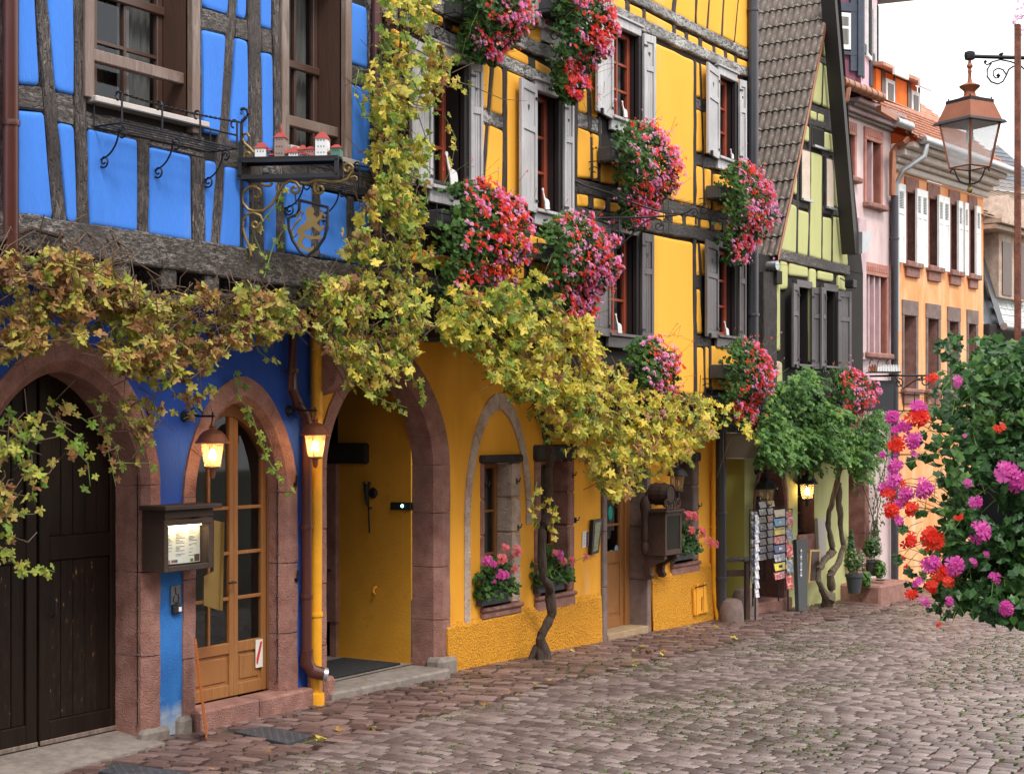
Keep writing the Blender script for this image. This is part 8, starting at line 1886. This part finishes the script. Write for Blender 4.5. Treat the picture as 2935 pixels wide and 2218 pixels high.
geranium_box('geraniums spilling in front of the big blank yellow panel, upper floor',vr(1285,255,1460,495),J,15,330,900,tail=.65,mixr=.5)
geranium_box('upper geranium box at the corner, hiding the grey downpipe',vr(1522,345,1668,575),J,16,330,800,tail=.7,mixr=.45)
geranium_box('geraniums below the brown-grey shutters, half in the golden vine',vr(1318,722,1450,915),J,17,170,800,tail=.2,mixr=.5)
geranium_box('lower geranium box at the corner, above the blank sign',vr(1530,728,1668,920),J,18,270,800,tail=.3,mixr=.6)
geranium_box('geraniums in front of the green house beside the wisteria',vr(1752,792,1882,935),gj+.35,19,210,520,fr=GF,tail=.3,mixr=.55,group='geranium boxes on the green house')
# small boxes at street level
def low_box(label,t_,bx0,bx1,yb0,yb1,blo,mats,seed,out=.05,h=.19,spr=1.0):
 random.seed(seed);a=F0.px(t_,bx0,yb1,out+.16);c=F0.px(t_,bx1,yb1,out+.16);s0,s1=a[0],max(c[0],a[0]+.35);z0=a[1]
 t=thing('geranium_box',label,'flower box',F0,(s0,-out,z0),'geranium boxes on the ground floor sills');b=MB();b.box(s0,s1,-out-.17,-out,z0,z0+h,.012);b.build('planter',M['planter'],t)
 b=MB()
 for i in range(9):b.box(s0-.002,s1+.002,-out-.173,-out-.168,z0+.012+i*h/10,z0+.018+i*h/10)
 b.build('woven_ribs',M['planter'],t,kind='stuff')
 fol=MB();st=MB()
 for _ in range(300):
  f=U(-.12,1.12)*1;r=R();z=z0+h-.10+.42*r*spr*(1-(f-.5)**2*1.1);leaf_to(fol,'lobe',(s0+(s1-s0)*f,-out-.11+U(-.16,.08)*(1.2-r*.5),z),U(.028,.05),(U(-1,.6),-1+U(-.2,.9),U(-.1,1.2)),(U(-1,1),-.3,-1))
 fol.build('foliage',M['ger_leaf'],t,kind='stuff')
 for(x,y,cm,r_) in blo:
  q=F0.px(t_,x,y,.22);b=MB();
  blossom(b,(q[0],-.22,q[1]),r_*1.1,30,(0,-1,.2));b.build('blossom',M[mats[cm]],t,label=None)
  st.tube([(q[0],-.22,q[1]),((s0+s1)/2+U(-.1,.1),-out-.1,z0+h)],.003,4,cap=False)
 st.build('flower_stems',M['stem_green'],t,kind='stuff')
MS=['fl_rose','fl_magenta']
low_box('salmon and pink geraniums on the pale sill of the gothic-arched window','f',1163,1320,600,705,[(1298,370,0,.045),(1365,378,0,.06),(1360,405,0,.04),(1280,432,0,.055),(1195,440,1,.055),(1235,462,1,.035),(1272,525,1,.055),(1302,520,1,.04),(1355,488,0,.04),(1240,560,1,.02)],MS,31,out=-.10)
low_box('geraniums with one magenta bloom on the sill behind the vine trunk','f',1490,1640,560,632,[(1578,315,0,.04),(1585,395,0,.04),(1612,408,1,.05),(1635,440,0,.04),(1685,435,0,.042),(1760,418,0,.042)],MS,32,out=-.10)
low_box('pink geraniums on the sill right of the carved menu cabinet','G',1330,1550,300,440,[(1490,-90,0,.055),(1560,-80,0,.06),(1530,75,0,.05),(1515,100,0,.035),(1640,100,0,.065),(1730,215,0,.06),(1795,240,0,.055)],MS,33,out=-.06)
# ---------------------------------------------------------------- wisteria on the green house
random.seed(41)
t=vthing('wisteria','green wisteria with twisted trunk in front of the green house','tree',(*GF.tow(GF.px('H',1130,1130,.3)[0],-.3),-.25))
LW=[]
Wst=[(2165,1225,1285),(2190,1170,1325),(2225,1100,1335),(2265,1075,1325),(2300,1050,1350),(2335,1068,1325),(2365,1150,1290),(2395,1185,1320),(2430,1170,1325),(2465,1195,1375),(2490,1185,1330),(2520,1170,1230)]
def crown(N_):
 L=[]
 while len(L)<N_:
  x=U(2175,2512);s=interp(Wst,x);y=U(s[1],s[2]);o_=U(.35,1.25);s_,z_=GF.hit(x,y,o_);w_=GF.tow(s_,-o_)
  if noise.noise((s_*2.9,o_*2.9,z_*2.9))<-.02:continue
  d=Vector((U(-1,1),U(-1,.1),U(-.45,.3))).normalized()
  for k in range(7):
   q=Vector((w_[0],w_[1],z_))+d*(.036*k)+Vector((0,0,-.002*k*k));sd=Vector((-d.y,d.x,.1))*(1 if k%2 else-1)
   L.append((*q,.050,(U(-.9,.6),-.9+U(-.3,.6),U(0,1.2)),tuple(d*.6+sd+Vector((0,0,-.5))),'w',o_))
 return L
LW=crown(10500)
grow(t,LW,'lance',{'w':M['wist_leaf']},0,'crown')
def gw_(x,y,o,t_='H'):s_,z_=GF.px(t_,x,y,o);w_=GF.tow(s_,-o);return(w_[0],w_[1],z_)
wood([gw_(1120,1140,.3),gw_(1100,1060,.3),gw_(1020,970,.32),gw_(990,860,.35),gw_(1000,720,.35),gw_(1080,600,.3),gw_(1150,520,.28),gw_(1130,400,.28),gw_(1110,250,.3),gw_(1110,60,.35),gw_(1640,1300,.4,'J'),gw_(1730,900,.5,'J'),gw_(1850,600,.7,'J'),gw_(1880,400,.8,'J')],[.11,.08,.05,.045,.042,.05,.065,.045,.042,.04,.04,.04,.04,.025],'trunk',t,'bark_pale')
wood([gw_(1120,1100,.35),gw_(1150,960,.33),gw_(1130,800,.35),gw_(1230,620,.35),gw_(1270,450,.35),gw_(1240,200,.38),gw_(1230,30,.4),gw_(1750,1150,.4,'J'),gw_(1760,1000,.45,'J')],[.08,.06,.06,.04,.038,.035,.05,.05,.02],'trunk',t,'bark_pale')
# potted plants by the pink house
def pot_plant(label,cx,yb,yt,wpx,leafm,flm,seed,potm='planter',poth=.42,cone=False,nlf=420,out=.35,n_fl=40,pot=True):
 random.seed(seed);s_,zb_=PF.hit(cx,yb,out);s2,zt_=PF.hit(cx,yt,out);w_=PF.tow(s_,-out);t_=proj(*w_,zb_)[2];r=wpx*t_/4500/2;H=zt_-zb_
 t=thing('potted_plant',label,'potted plant',PF,(s_,-out,zb_),'potted plants on the pink house step')
 ph_=H*poth if pot else 0
 if pot:b=MB();b.lathe([(r*.55,zb_),(r*.78,zb_+ph_*.85),(r*.86,zb_+ph_*.86),(r*.86,zb_+ph_),(r*.7,zb_+ph_)],s_,-out,16);b.build('pot',M[potm],t,smooth=True)
 fol,fl=MB(),MB()
 for i in range(nlf):
  v=Vector((U(-1,1),U(-1,1),U(-1,1)))
  if v.length>1:continue
  rr=r*(1-.6*(v.z*.5+.5)) if cone else r;p=(s_+v.x*rr,-out+v.y*rr,zb_+ph_+(H-ph_)*(v.z*.5+.5));leaf_to(fol,'lance',p,U(.03,.05),(v.x,v.y-.4,v.z+.4),(U(-1,1),U(-1,1),U(-.2,1)))
  if flm and i<n_fl*2:d=v.normalized();blossom(fl,(s_+d.x*rr,-out-abs(d.y)*rr,zb_+ph_+(H-ph_)*(d.z*.5+.5)),.025,5,d)
 fol.build('foliage',M[leafm],t,kind='stuff')
 if fl.f:fl.build('blossoms',M[flm],t,kind='stuff')
pot_plant('cream flowering bush in the large dark pot at the front of the step',*P('H',1400,0)[:1],P('H',0,1000)[1],P('H',0,480)[1],62,'ger_leaf','fl_white',51,poth=.42,out=.55)
pot_plant('clipped dark conical evergreen behind the cream bush',*P('H',1370,0)[:1],P('H',0,720)[1],P('H',0,240)[1],34,'ivy_leaf',None,52,cone=True,poth=.1,out=.15)
pot_plant('second cream flowering bush beside the pink house wall',*P('H',1610,0)[:1],P('H',0,800)[1],P('H',0,350)[1],56,'ger_leaf','fl_white',53,poth=.4,out=.35,n_fl=22)
pot_plant('tall narrow dark evergreen against the pink wall',*P('H',1650,0)[:1],P('H',0,500)[1],P('H',0,150)[1],30,'ivy_leaf',None,54,cone=True,poth=.05,out=.1)
pot_plant('round light green shrub at the right end of the step',*P('H',1700,0)[:1],P('H',0,860)[1],P('H',0,600)[1],38,'wist_leaf',None,55,poth=.05,out=.5)
pot_plant('low pale green bush beside the large dark pot',*P('H',1540,0)[:1],P('H',0,950)[1],P('H',0,740)[1],34,'wist_leaf',None,56,poth=.05,out=.5)
a=(PF.px('H',1310,1060,.15)[0],PF.px('H',1400,1070,.6)[1]);c=PF.px('H',1890,870,.5)
b=MB();b.box(a[0],c[0]+.1,-.70,-.0,-.8,a[1]+.14,.03);single(b,'stone_step',M['sand'],'long sandstone step carrying the potted plants at the pink house','step',PF,(a[0],-.75,-.6))
# climbing rose stems on the pink wall
random.seed(61)
t=thing('climbing_rose','thin climbing rose on the pink wall beside the dark hanging sign','climbing plant',PF,(PF.px('J',2180,1400)[0],-.1,-.4));fol=MB();st=MB()
for i in range(5):
 x=2487+i*9;pts=[]
 for y in range(1560,1160,-40):s_,z_=PF.hit(x+14*math.sin(y*.013+i),y,.12+.05*math.sin(y*.02+i));pts.append((s_,-.12,z_))
 st.tube(pts,.008,5)
 for p in pts:
  for _ in range(9):leaf_to(fol,'lance',(p[0]+U(-.12,.12),p[1]+U(-.1,.05),p[2]+U(-.15,.15)),U(.025,.04),(U(-1,1),-1,U(-.2,1)),(U(-1,1),-.2,-1))
st.build('stems',M['twig'],t,kind='stuff');fol.build('foliage',M['ger_leaf'],t,kind='stuff')
# ================================================================ STREET LANTERN on the opposite side
random.seed(71)
TD=9.6
lp=atd(*P('K',1590,1650),TD)
LT=Fr(lp[0],lp[1],math.degrees(TH)-90+8)  # bracket runs across the street
def lt(t_,x,y):
 q=P(t_,x,y);p=atd(*q,TD);return((q[0]-P('K',1590,0)[0])*TD/4500,p[2])
t=thing('street_lantern','large four-sided copper street lantern hanging from a scrolled bracket','street lantern',LT,(0,0,lt('K',1590,2260)[1]))
zK=lambda y:lt('K',1590,y)[1]
zL=lambda y:lt('L',1590,y)[1]
def frustum(mb,r0,z0,r1,z1,n=4,ph=0):
 V=[]
 for r,z in((r0,z0),(r1,z1)):
  for k in range(n):a=ph+2*math.pi*(k+.5)/n;V.append((r*math.cos(a),r*math.sin(a),z))
 mb.add(V,[(k,(k+1)%n,n+(k+1)%n,n+k) for k in range(n)]+[tuple(range(n-1,-1,-1)),tuple(range(n,2*n))])
u=TD/4500/3.98*1.0  # metres per zoomed pixel
PH=math.radians(22)
R2=1/math.cos(math.pi/4)
b=MB();frustum(b,365*u,zK(1400),262*u,zK(1180),ph=PH);b.build('lamp_roof',M['copper_lamp'],t)
b=MB();frustum(b,415*u,zK(1418),385*u,zK(1385),ph=PH);frustum(b,268*u,zK(1180),262*u,zK(1145),ph=PH);b.build('roof_rim',M['iron'],t)
b=MB();b.lathe([(150*u,zK(1150)),(130*u,zK(1125)),(72*u,zK(1100)),(62*u,zK(1060)),(68*u,zK(1040)),(112*u,zK(1000)),(118*u,zK(985)),(70*u,zK(960)),(28*u,zK(940)),(20*u,zK(900)),(18*u,zK(840)),(24*u,zK(825)),(18*u,zK(790)),(34*u,zK(765)),(34*u,zK(750)),(20*u,zK(725)),(18*u,zK(700))],0,0,18);b.build('neck',M['copper_lamp'],t,smooth=True)
for sx_ in(-1,1):
 for sy_ in(-1,1):a=PH+math.atan2(sy_,sx_);b=MB();b.lathe([(5*u,zK(1145)),(10*u,zK(1125)),(3*u,zK(1115))],235*u*math.cos(a),235*u*math.sin(a),8);b.build('corner_finial',M['iron'],t)
rt,rb_=330*u,222*u;zt_,zb_=zK(1410),zL(320)
cor=[]
for k in range(4):
 a=PH+2*math.pi*(k+.5)/4;cor.append(((rt*math.cos(a),rt*math.sin(a),zt_),(rb_*math.cos(a),rb_*math.sin(a),zb_)))
for k in range(4):
 b=MB();b.tube([cor[k][0],cor[k][1]],14*u,4);b.build('corner_bar',M['copper_lamp'],t)
 n_=cor[(k+1)%4];b=MB();b.tube([cor[k][1],n_[1]],12*u,4);b.tube([cor[k][0],n_[0]],12*u,4);b.build('frame_bar',M['copper_lamp'],t)
 b=MB();b.quad(cor[k][1],n_[1],n_[0],cor[k][0]);b.build('pane',M['glass_lamp'],t)
b=MB();b.lathe([(18*u,zt_),(18*u,zt_-60*u),(40*u,zt_-75*u),(42*u,zt_-200*u),(20*u,zt_-230*u)],0,0,12);b.build('bulb',M['bulb_off'],t,smooth=True)
for k in range(4):
 a=PH+2*math.pi*(k+.5)/4;c,s=math.cos(a),math.sin(a)
 b=MB();b.tube([(210*u*c,210*u*s,zL(355)),(200*u*c,200*u*s,zL(335)),(165*u*c,165*u*s,zL(345)),(140*u*c,140*u*s,zL(420)),(110*u*c,110*u*s,zL(475)),(50*u*c,50*u*s,zL(505)),(8*u*c,8*u*s,zL(508))],[12*u,8*u,9*u,10*u,11*u,11*u,10*u],6);b.lathe([(2*u,zL(375)),(10*u,zL(368)),(8*u,zL(355))],212*u*c,212*u*s,8);b.build('cradle_arm',M['iron'],t,smooth=True)
b=MB();b.lathe([(26*u,zL(512)),(20*u,zL(535)),(14*u,zL(545)),(28*u,zL(560)),(33*u,zL(580)),(26*u,zL(602)),(6*u,zL(612))],0,0,14);b.build('ball_finial',M['gold'],t,smooth=True)
b=MB();b.lathe([(30*u,zK(690)),(55*u,zK(680)),(62*u,zK(640)),(58*u,zK(600)),(25*u,zK(585))],0,0,12);b.build('joint_boss',M['iron'],t,smooth=True)
xe=900*u
b=MB();b.tube([(40*u,0,zK(645)),(xe,0,zK(640))],23*u,10);b.box(365*u,390*u,-.02,.02,zK(620),zK(598));b.build('bracket_arm',M['iron'],t,smooth=True)
def kp(*q):return[((x-1590)*u,0,zK(y)) for x,y in q]
b=MB();b.tube(kp((1780,690),(1765,715),(1800,738),(1860,700),(1960,672),(2080,690),(2200,730),(2300,820)),9*u,6);b.lathe([(2*u,zK(720)),(22*u,zK(700)),(2*u,zK(678))],(1778-1590)*u,0,8);b.build('upper_scroll',M['iron'],t,smooth=True)
b=MB();b.tube(kp((1850,715),(1800,790),(1800,870),(1850,930),(1930,952),(1990,920),(2030,850),(2060,780),(2120,740)),10*u,6);b.build('lower_scroll',M['iron'],t,smooth=True)
b=MB();b.tube(kp((2030,840),(1990,785),(1930,770),(1880,800),(1872,850),(1900,885),(1935,880),(1950,855)),9*u,6);b.lathe([(3*u,zK(880)),(26*u,zK(852)),(3*u,zK(825))],(1933-1590)*u,0,10);b.build('inner_scroll',M['iron'],t,smooth=True)
# post outside the frame that carries the bracket
b=MB();b.tube([(xe,0,-.4),(xe,0,zK(500))],[.09,.06],12);b.build('post',M['iron'],t,smooth=True)
# ================================================================ RUSTY BAR AND HANGING GERANIUM BASKET
BD=8.0
pb=atd(2917,1000,BD)
zt_=atd(2917,70,BD)[2];z1=atd(2917,1260,BD)[2]
b=MB();b.box(pb[0]-.015,pb[0]+.015,pb[1]-.015,pb[1]+.015,z1-.1,zt_,.004)
hb=vthing('basket_hanger','rusty square steel bar carrying the big geranium basket at right','steel bar',(pb[0],pb[1],z1));b.build('bar',M['rust'],hb)
pc_=atd(2985,1260,BD);b=MB();b.box(pc_[0]-.04,pc_[0]+.04,pc_[1]-.04,pc_[1]+.04,-.3,z1+.2,.006);b.build('post',M['rust'],hb)
b=MB();b.tube([(pb[0],pb[1],z1),(pc_[0],pc_[1],z1)],.03,6);b.build('cross_bar',M['rust'],hb)
for(x0,y0,x1,y1,r_) in((2858,1165,2920,1232,.022),(2905,1190,2925,1225,.020)):
 b=MB();a,c=atd(x0,y0,BD-.25),atd(x1,y1,BD-.12);b.tube([a,c],r_,8);b.build('wooden_peg',M['carve'] if r_>.021 else M['sand_light'],hb,smooth=True)
hp=atd(2830,1400,BD)
t=vthing('hanging_basket','huge dark ivy geranium basket with pink and red blooms at the right edge','hanging basket',hp)
b=MB();q=atd(2880,1430,BD);b.lathe([(.12,q[2]-.25),(.22,q[2]-.12),(.25,q[2]+.12),(.2,q[2]+.12)],q[0],q[1],16);b.build('pot',M['planter'],t,smooth=True)
b=MB();b.tube([(q[0],q[1],q[2]+.1),(pb[0],pb[1],z1+.4)],.006,4);b.build('hanger_wire',M['iron'],t)
OUT=[(1925,2010,2400,.0)]
# outline of the mass: (y, left x) in survey points
ol=[(975,2850),(1010,2770),(1060,2720),(1120,2700),(1180,2670),(1240,2660),(1320,2665),(1400,2675),(1480,2665),(1550,2640),(1620,2625),(1680,2645),(1720,2700),(1760,2780),(1790,2860)]
Lv=[]
while len(Lv)<5200:
 y=U(975,1790);s=interp(ol,y);x=s[1]+(3130-s[1])*R()**1.0;dd=BD+U(-.42,.35)
 e=(x-s[1])/130+.5*noise.noise((x*.012,y*.012,4))
 if e<1 and R()>.06+.94*max(0,e)**1.5:continue
 p=atd(x,y,dd)
 if noise.noise((p[0]*5,p[1]*5,p[2]*5))<-.30:continue
 back=Vector((-cs,-sn,0));nrm=back+Vector((U(-.8,.8),U(-.8,.8),U(-.1,1.1)))
 Lv.append((*p,U(.030,.050),tuple(nrm),(U(-.8,.8),U(-.8,.8),-1),'i',(BD+.4-dd)))
for pts in([(2700,985),(2720,1010),(2760,1075)],[(2735,975),(2722,1020)],[(2850,980),(2830,1010),(2800,1040)],[(2700,1085),(2745,1060)],[(2800,990),(2840,1000)],[(2690,1110),(2720,1150),(2700,1180)],[(2610,1420),(2640,1470),(2600,1500)],[(2640,1250),(2660,1290),(2620,1310)],[(2590,1600),(2620,1640),(2610,1690)],[(2680,1740),(2720,1775)],[(2650,1180),(2680,1210)]):
 for x,y in pts:
  for _ in range(4):p=atd(x+U(-20,20),y+U(-20,20),BD-.1);Lv.append((*p,U(.028,.042),(-cs+U(-.5,.5),-sn+U(-.5,.5),U(0,1)),(U(-.8,.8),U(-.8,.8),-1),'i',.9))
grow(t,Lv,'ivy',{'i':M['ivy_leaf']})
b=MB()
for _ in range(130):
 y=U(1000,1760);s=interp(ol,y);x=s[1]+U(-20,260);p=Vector(atd(x,y,BD-.3));e=Vector((-cs,-sn,0))*U(0,.1)+Vector((sn,-cs,0))*U(-.16,.08)+Vector((0,0,U(-.16,.12)));b.tube([tuple(p),tuple(p+e*.6+Vector((0,0,.02))),tuple(p+e)],.0018,4,cap=False)
b.build('flower_stems',M['stem_green'],t,kind='stuff')
def hh(x):return 1900+x/2.0145
def hv(y):return 800+y/2.0145
FL=[(1470,750,30,'p'),(1465,800,40,'r'),(1325,795,28,'p'),(1395,850,28,'p'),(1350,880,24,'p'),(1345,950,32,'r'),(1435,935,34,'p'),(1270,1015,16,'p'),(1455,1015,16,'p'),(1340,1080,30,'p'),(1320,1165,34,'p'),(1275,1200,24,'p'),(1300,1235,28,'r'),(1375,1180,20,'r'),(1400,1240,30,'p'),(1510,1210,36,'p'),(1360,1300,20,'p'),(1320,1335,30,'r'),(1425,1325,30,'r'),(1350,1395,24,'p'),(1550,1480,44,'r'),(1415,1510,34,'r'),(1830,1465,42,'p'),(1940,860,24,'r'),(1975,1120,44,'p'),(2050,1160,40,'p'),(1740,905,10,'p'),(1710,1375,16,'r'),(1800,1290,26,'p'),(1865,1585,14,'p'),(1790,1635,18,'p'),(1545,1640,36,'p'),(1680,1655,36,'p'),(1580,1530,26,'r'),(1550,575,22,'r'),(1715,595,24,'p'),(2085,1150,30,'p'),(1480,720,18,'p'),(1385,1605,8,'r'),
 (1590,1700,30,'r'),(1640,1740,26,'r'),(1400,1660,10,'r'),(1480,1760,22,'p'),(1430,1820,24,'r'),(1560,1770,26,'r'),(1680,1700,18,'r'),(1510,1860,20,'p'),(1350,1010,12,'p'),(1920,1720,24,'p'),(1980,1900,30,'p'),(1760,1180,18,'p'),(1590,1990,12,'r'),(1650,1860,20,'p')]
for(x,y,r,c) in FL:
 yy=y if y<1672 else y
 p=atd(hh(x),hv(yy),BD-.46);b=MB();blossom(b,p,r/2.0145*BD/4500*1.35,12 if r>25 else 7,(-cs,-sn,.15),1.55);b.build('flower_head',M['fl_magenta' if c=='p' else 'fl_red'],t)
 q=atd(2640+.32*(hh(x)-2400),hv(yy)+U(-30,60),BD-.1);sm=MB();sm.tube([p,tuple((Vector(p)+Vector(q))/2+Vector((0,0,.03))),q],.0022,3,cap=False);sm.build('flower_stem',M['stem_green'],t)
 # sprigs of another basket at the top edge
t=vthing('hanging_sprig','loose pink flower sprigs hanging at the top right corner','flower sprig',atd(2935,60,BD));b=MB();c=MB()
for(x,y) in((2915,5),(2922,30),(2912,50),(2908,62),(2930,48),(2935,20),(2932,90),(2940,150),(2950,60)):
 p=atd(x,y,BD);blossom(b,p,.022,5,(-cs,-sn,0));c.tube([p,atd(2960,y-30,BD)],.002,3,cap=False)
b.build('blossoms',M['fl_pink'],t,kind='stuff');c.build('stems',M['twig'],t,kind='stuff')
# ================================================================ FALLEN LEAVES
random.seed(81)
lm=leaf_meshes('vine',M['vine_brown'],.045,5)+leaf_meshes('vine',M['vine_yellow'],.04,4)
spots=[P('c',*p) for p in((1655,1300),(1850,1470),(1950,1420),(1550,1540),(1210,1650),(2140,1410))]+[P('f',*p) for p in((180,1470),(240,1465),(540,1165),(600,1135),(640,1130),(855,1325),(930,1205),(1190,1268),(1315,1212),(1370,1207),(1480,1155),(1560,1135),(1965,972),(2090,938),(2060,880),(2045,962),(345,1420),(530,1412),(1690,962),(2050,1038),(1410,990),(480,1160))]+[P('G',*p) for p in((900,1310),(970,1430),(870,1470),(1230,1480),(1700,1430),(1860,1415),(1500,1470),(1190,1540),(880,1620),(800,1640),(2030,1350),(2120,1330),(1035,1490),(1820,1195),(1500,1195))]
for i,(sx,sy) in enumerate(spots):
 d=ray(sx,sy);k=2.4/-d[2]
 for _ in range(4):x,y=d[0]*k,CAM[1]+d[1]*k;k=(2.4-zg(x,y))/-d[2]
 x,y=d[0]*k,CAM[1]+d[1]*k
 o=bpy.data.objects.new('fallen_leaf',random.choice(lm));C.objects.link(o);o.location=(x,y,zg(x,y)+.022);o.rotation_euler=(U(-.5,.5),U(-.5,.5),U(0,6.28));o.scale=(U(.7,1.3),)*3
 o['label']='dry fallen vine leaf lying on the cobbles';o['category']='fallen leaf';o['group']='fallen vine leaves on the cobbles'
for o in bpy.data.objects:
 if o.type=='MESH' and len(o.data.polygons)==0:bpy.data.objects.remove(o)
 # the row of houses on the near side of the street (outside the picture; shades it and shows in the panes)
for i,(x0,x1,hh_,cc) in enumerate(((-12,2.5,4.4,(.42,.33,.25)),(2.6,11.5,4.8,(.36,.22,.17)),(11.6,19,4.4,(.40,.38,.32)))):
 NF=Fr(x0,-10.2-.15*i,0);t=thing('townhouse',['cream townhouse with tiled roof across the street from the gate','brown townhouse with tiled roof facing the archways','grey townhouse with tiled roof facing the golden vine'][i],'house',NF,(0,0,0));w=x1-x0
 b=MB();b.box(0,w,-6,0,-.5,hh_);b.build('wall',plain('near_plaster',cc,.9),t)
 b=MB();b.add([(-.2,.4,hh_-.1),(w+.2,.4,hh_-.1),(w+.2,-3,hh_+2.6),(-.2,-3,hh_+2.6),(-.2,-6.4,hh_-.1),(w+.2,-6.4,hh_-.1)],[(0,1,2,3),(3,2,5,4),(0,3,4),(1,5,2)]);b.build('roof',M['tile'],t)
 for k in range(int(w/1.7)):
  for z in(.9,2.7):
   s=.6+k*1.7;b=MB();b.box(s-.06,s+.86,.0,.05,z-.06,z+1.46);f=b.build('window',M['white'],t);b=MB();b.box(s,s+.8,.03,.06,z,z+1.4);b.build('pane',M['dark'],f)
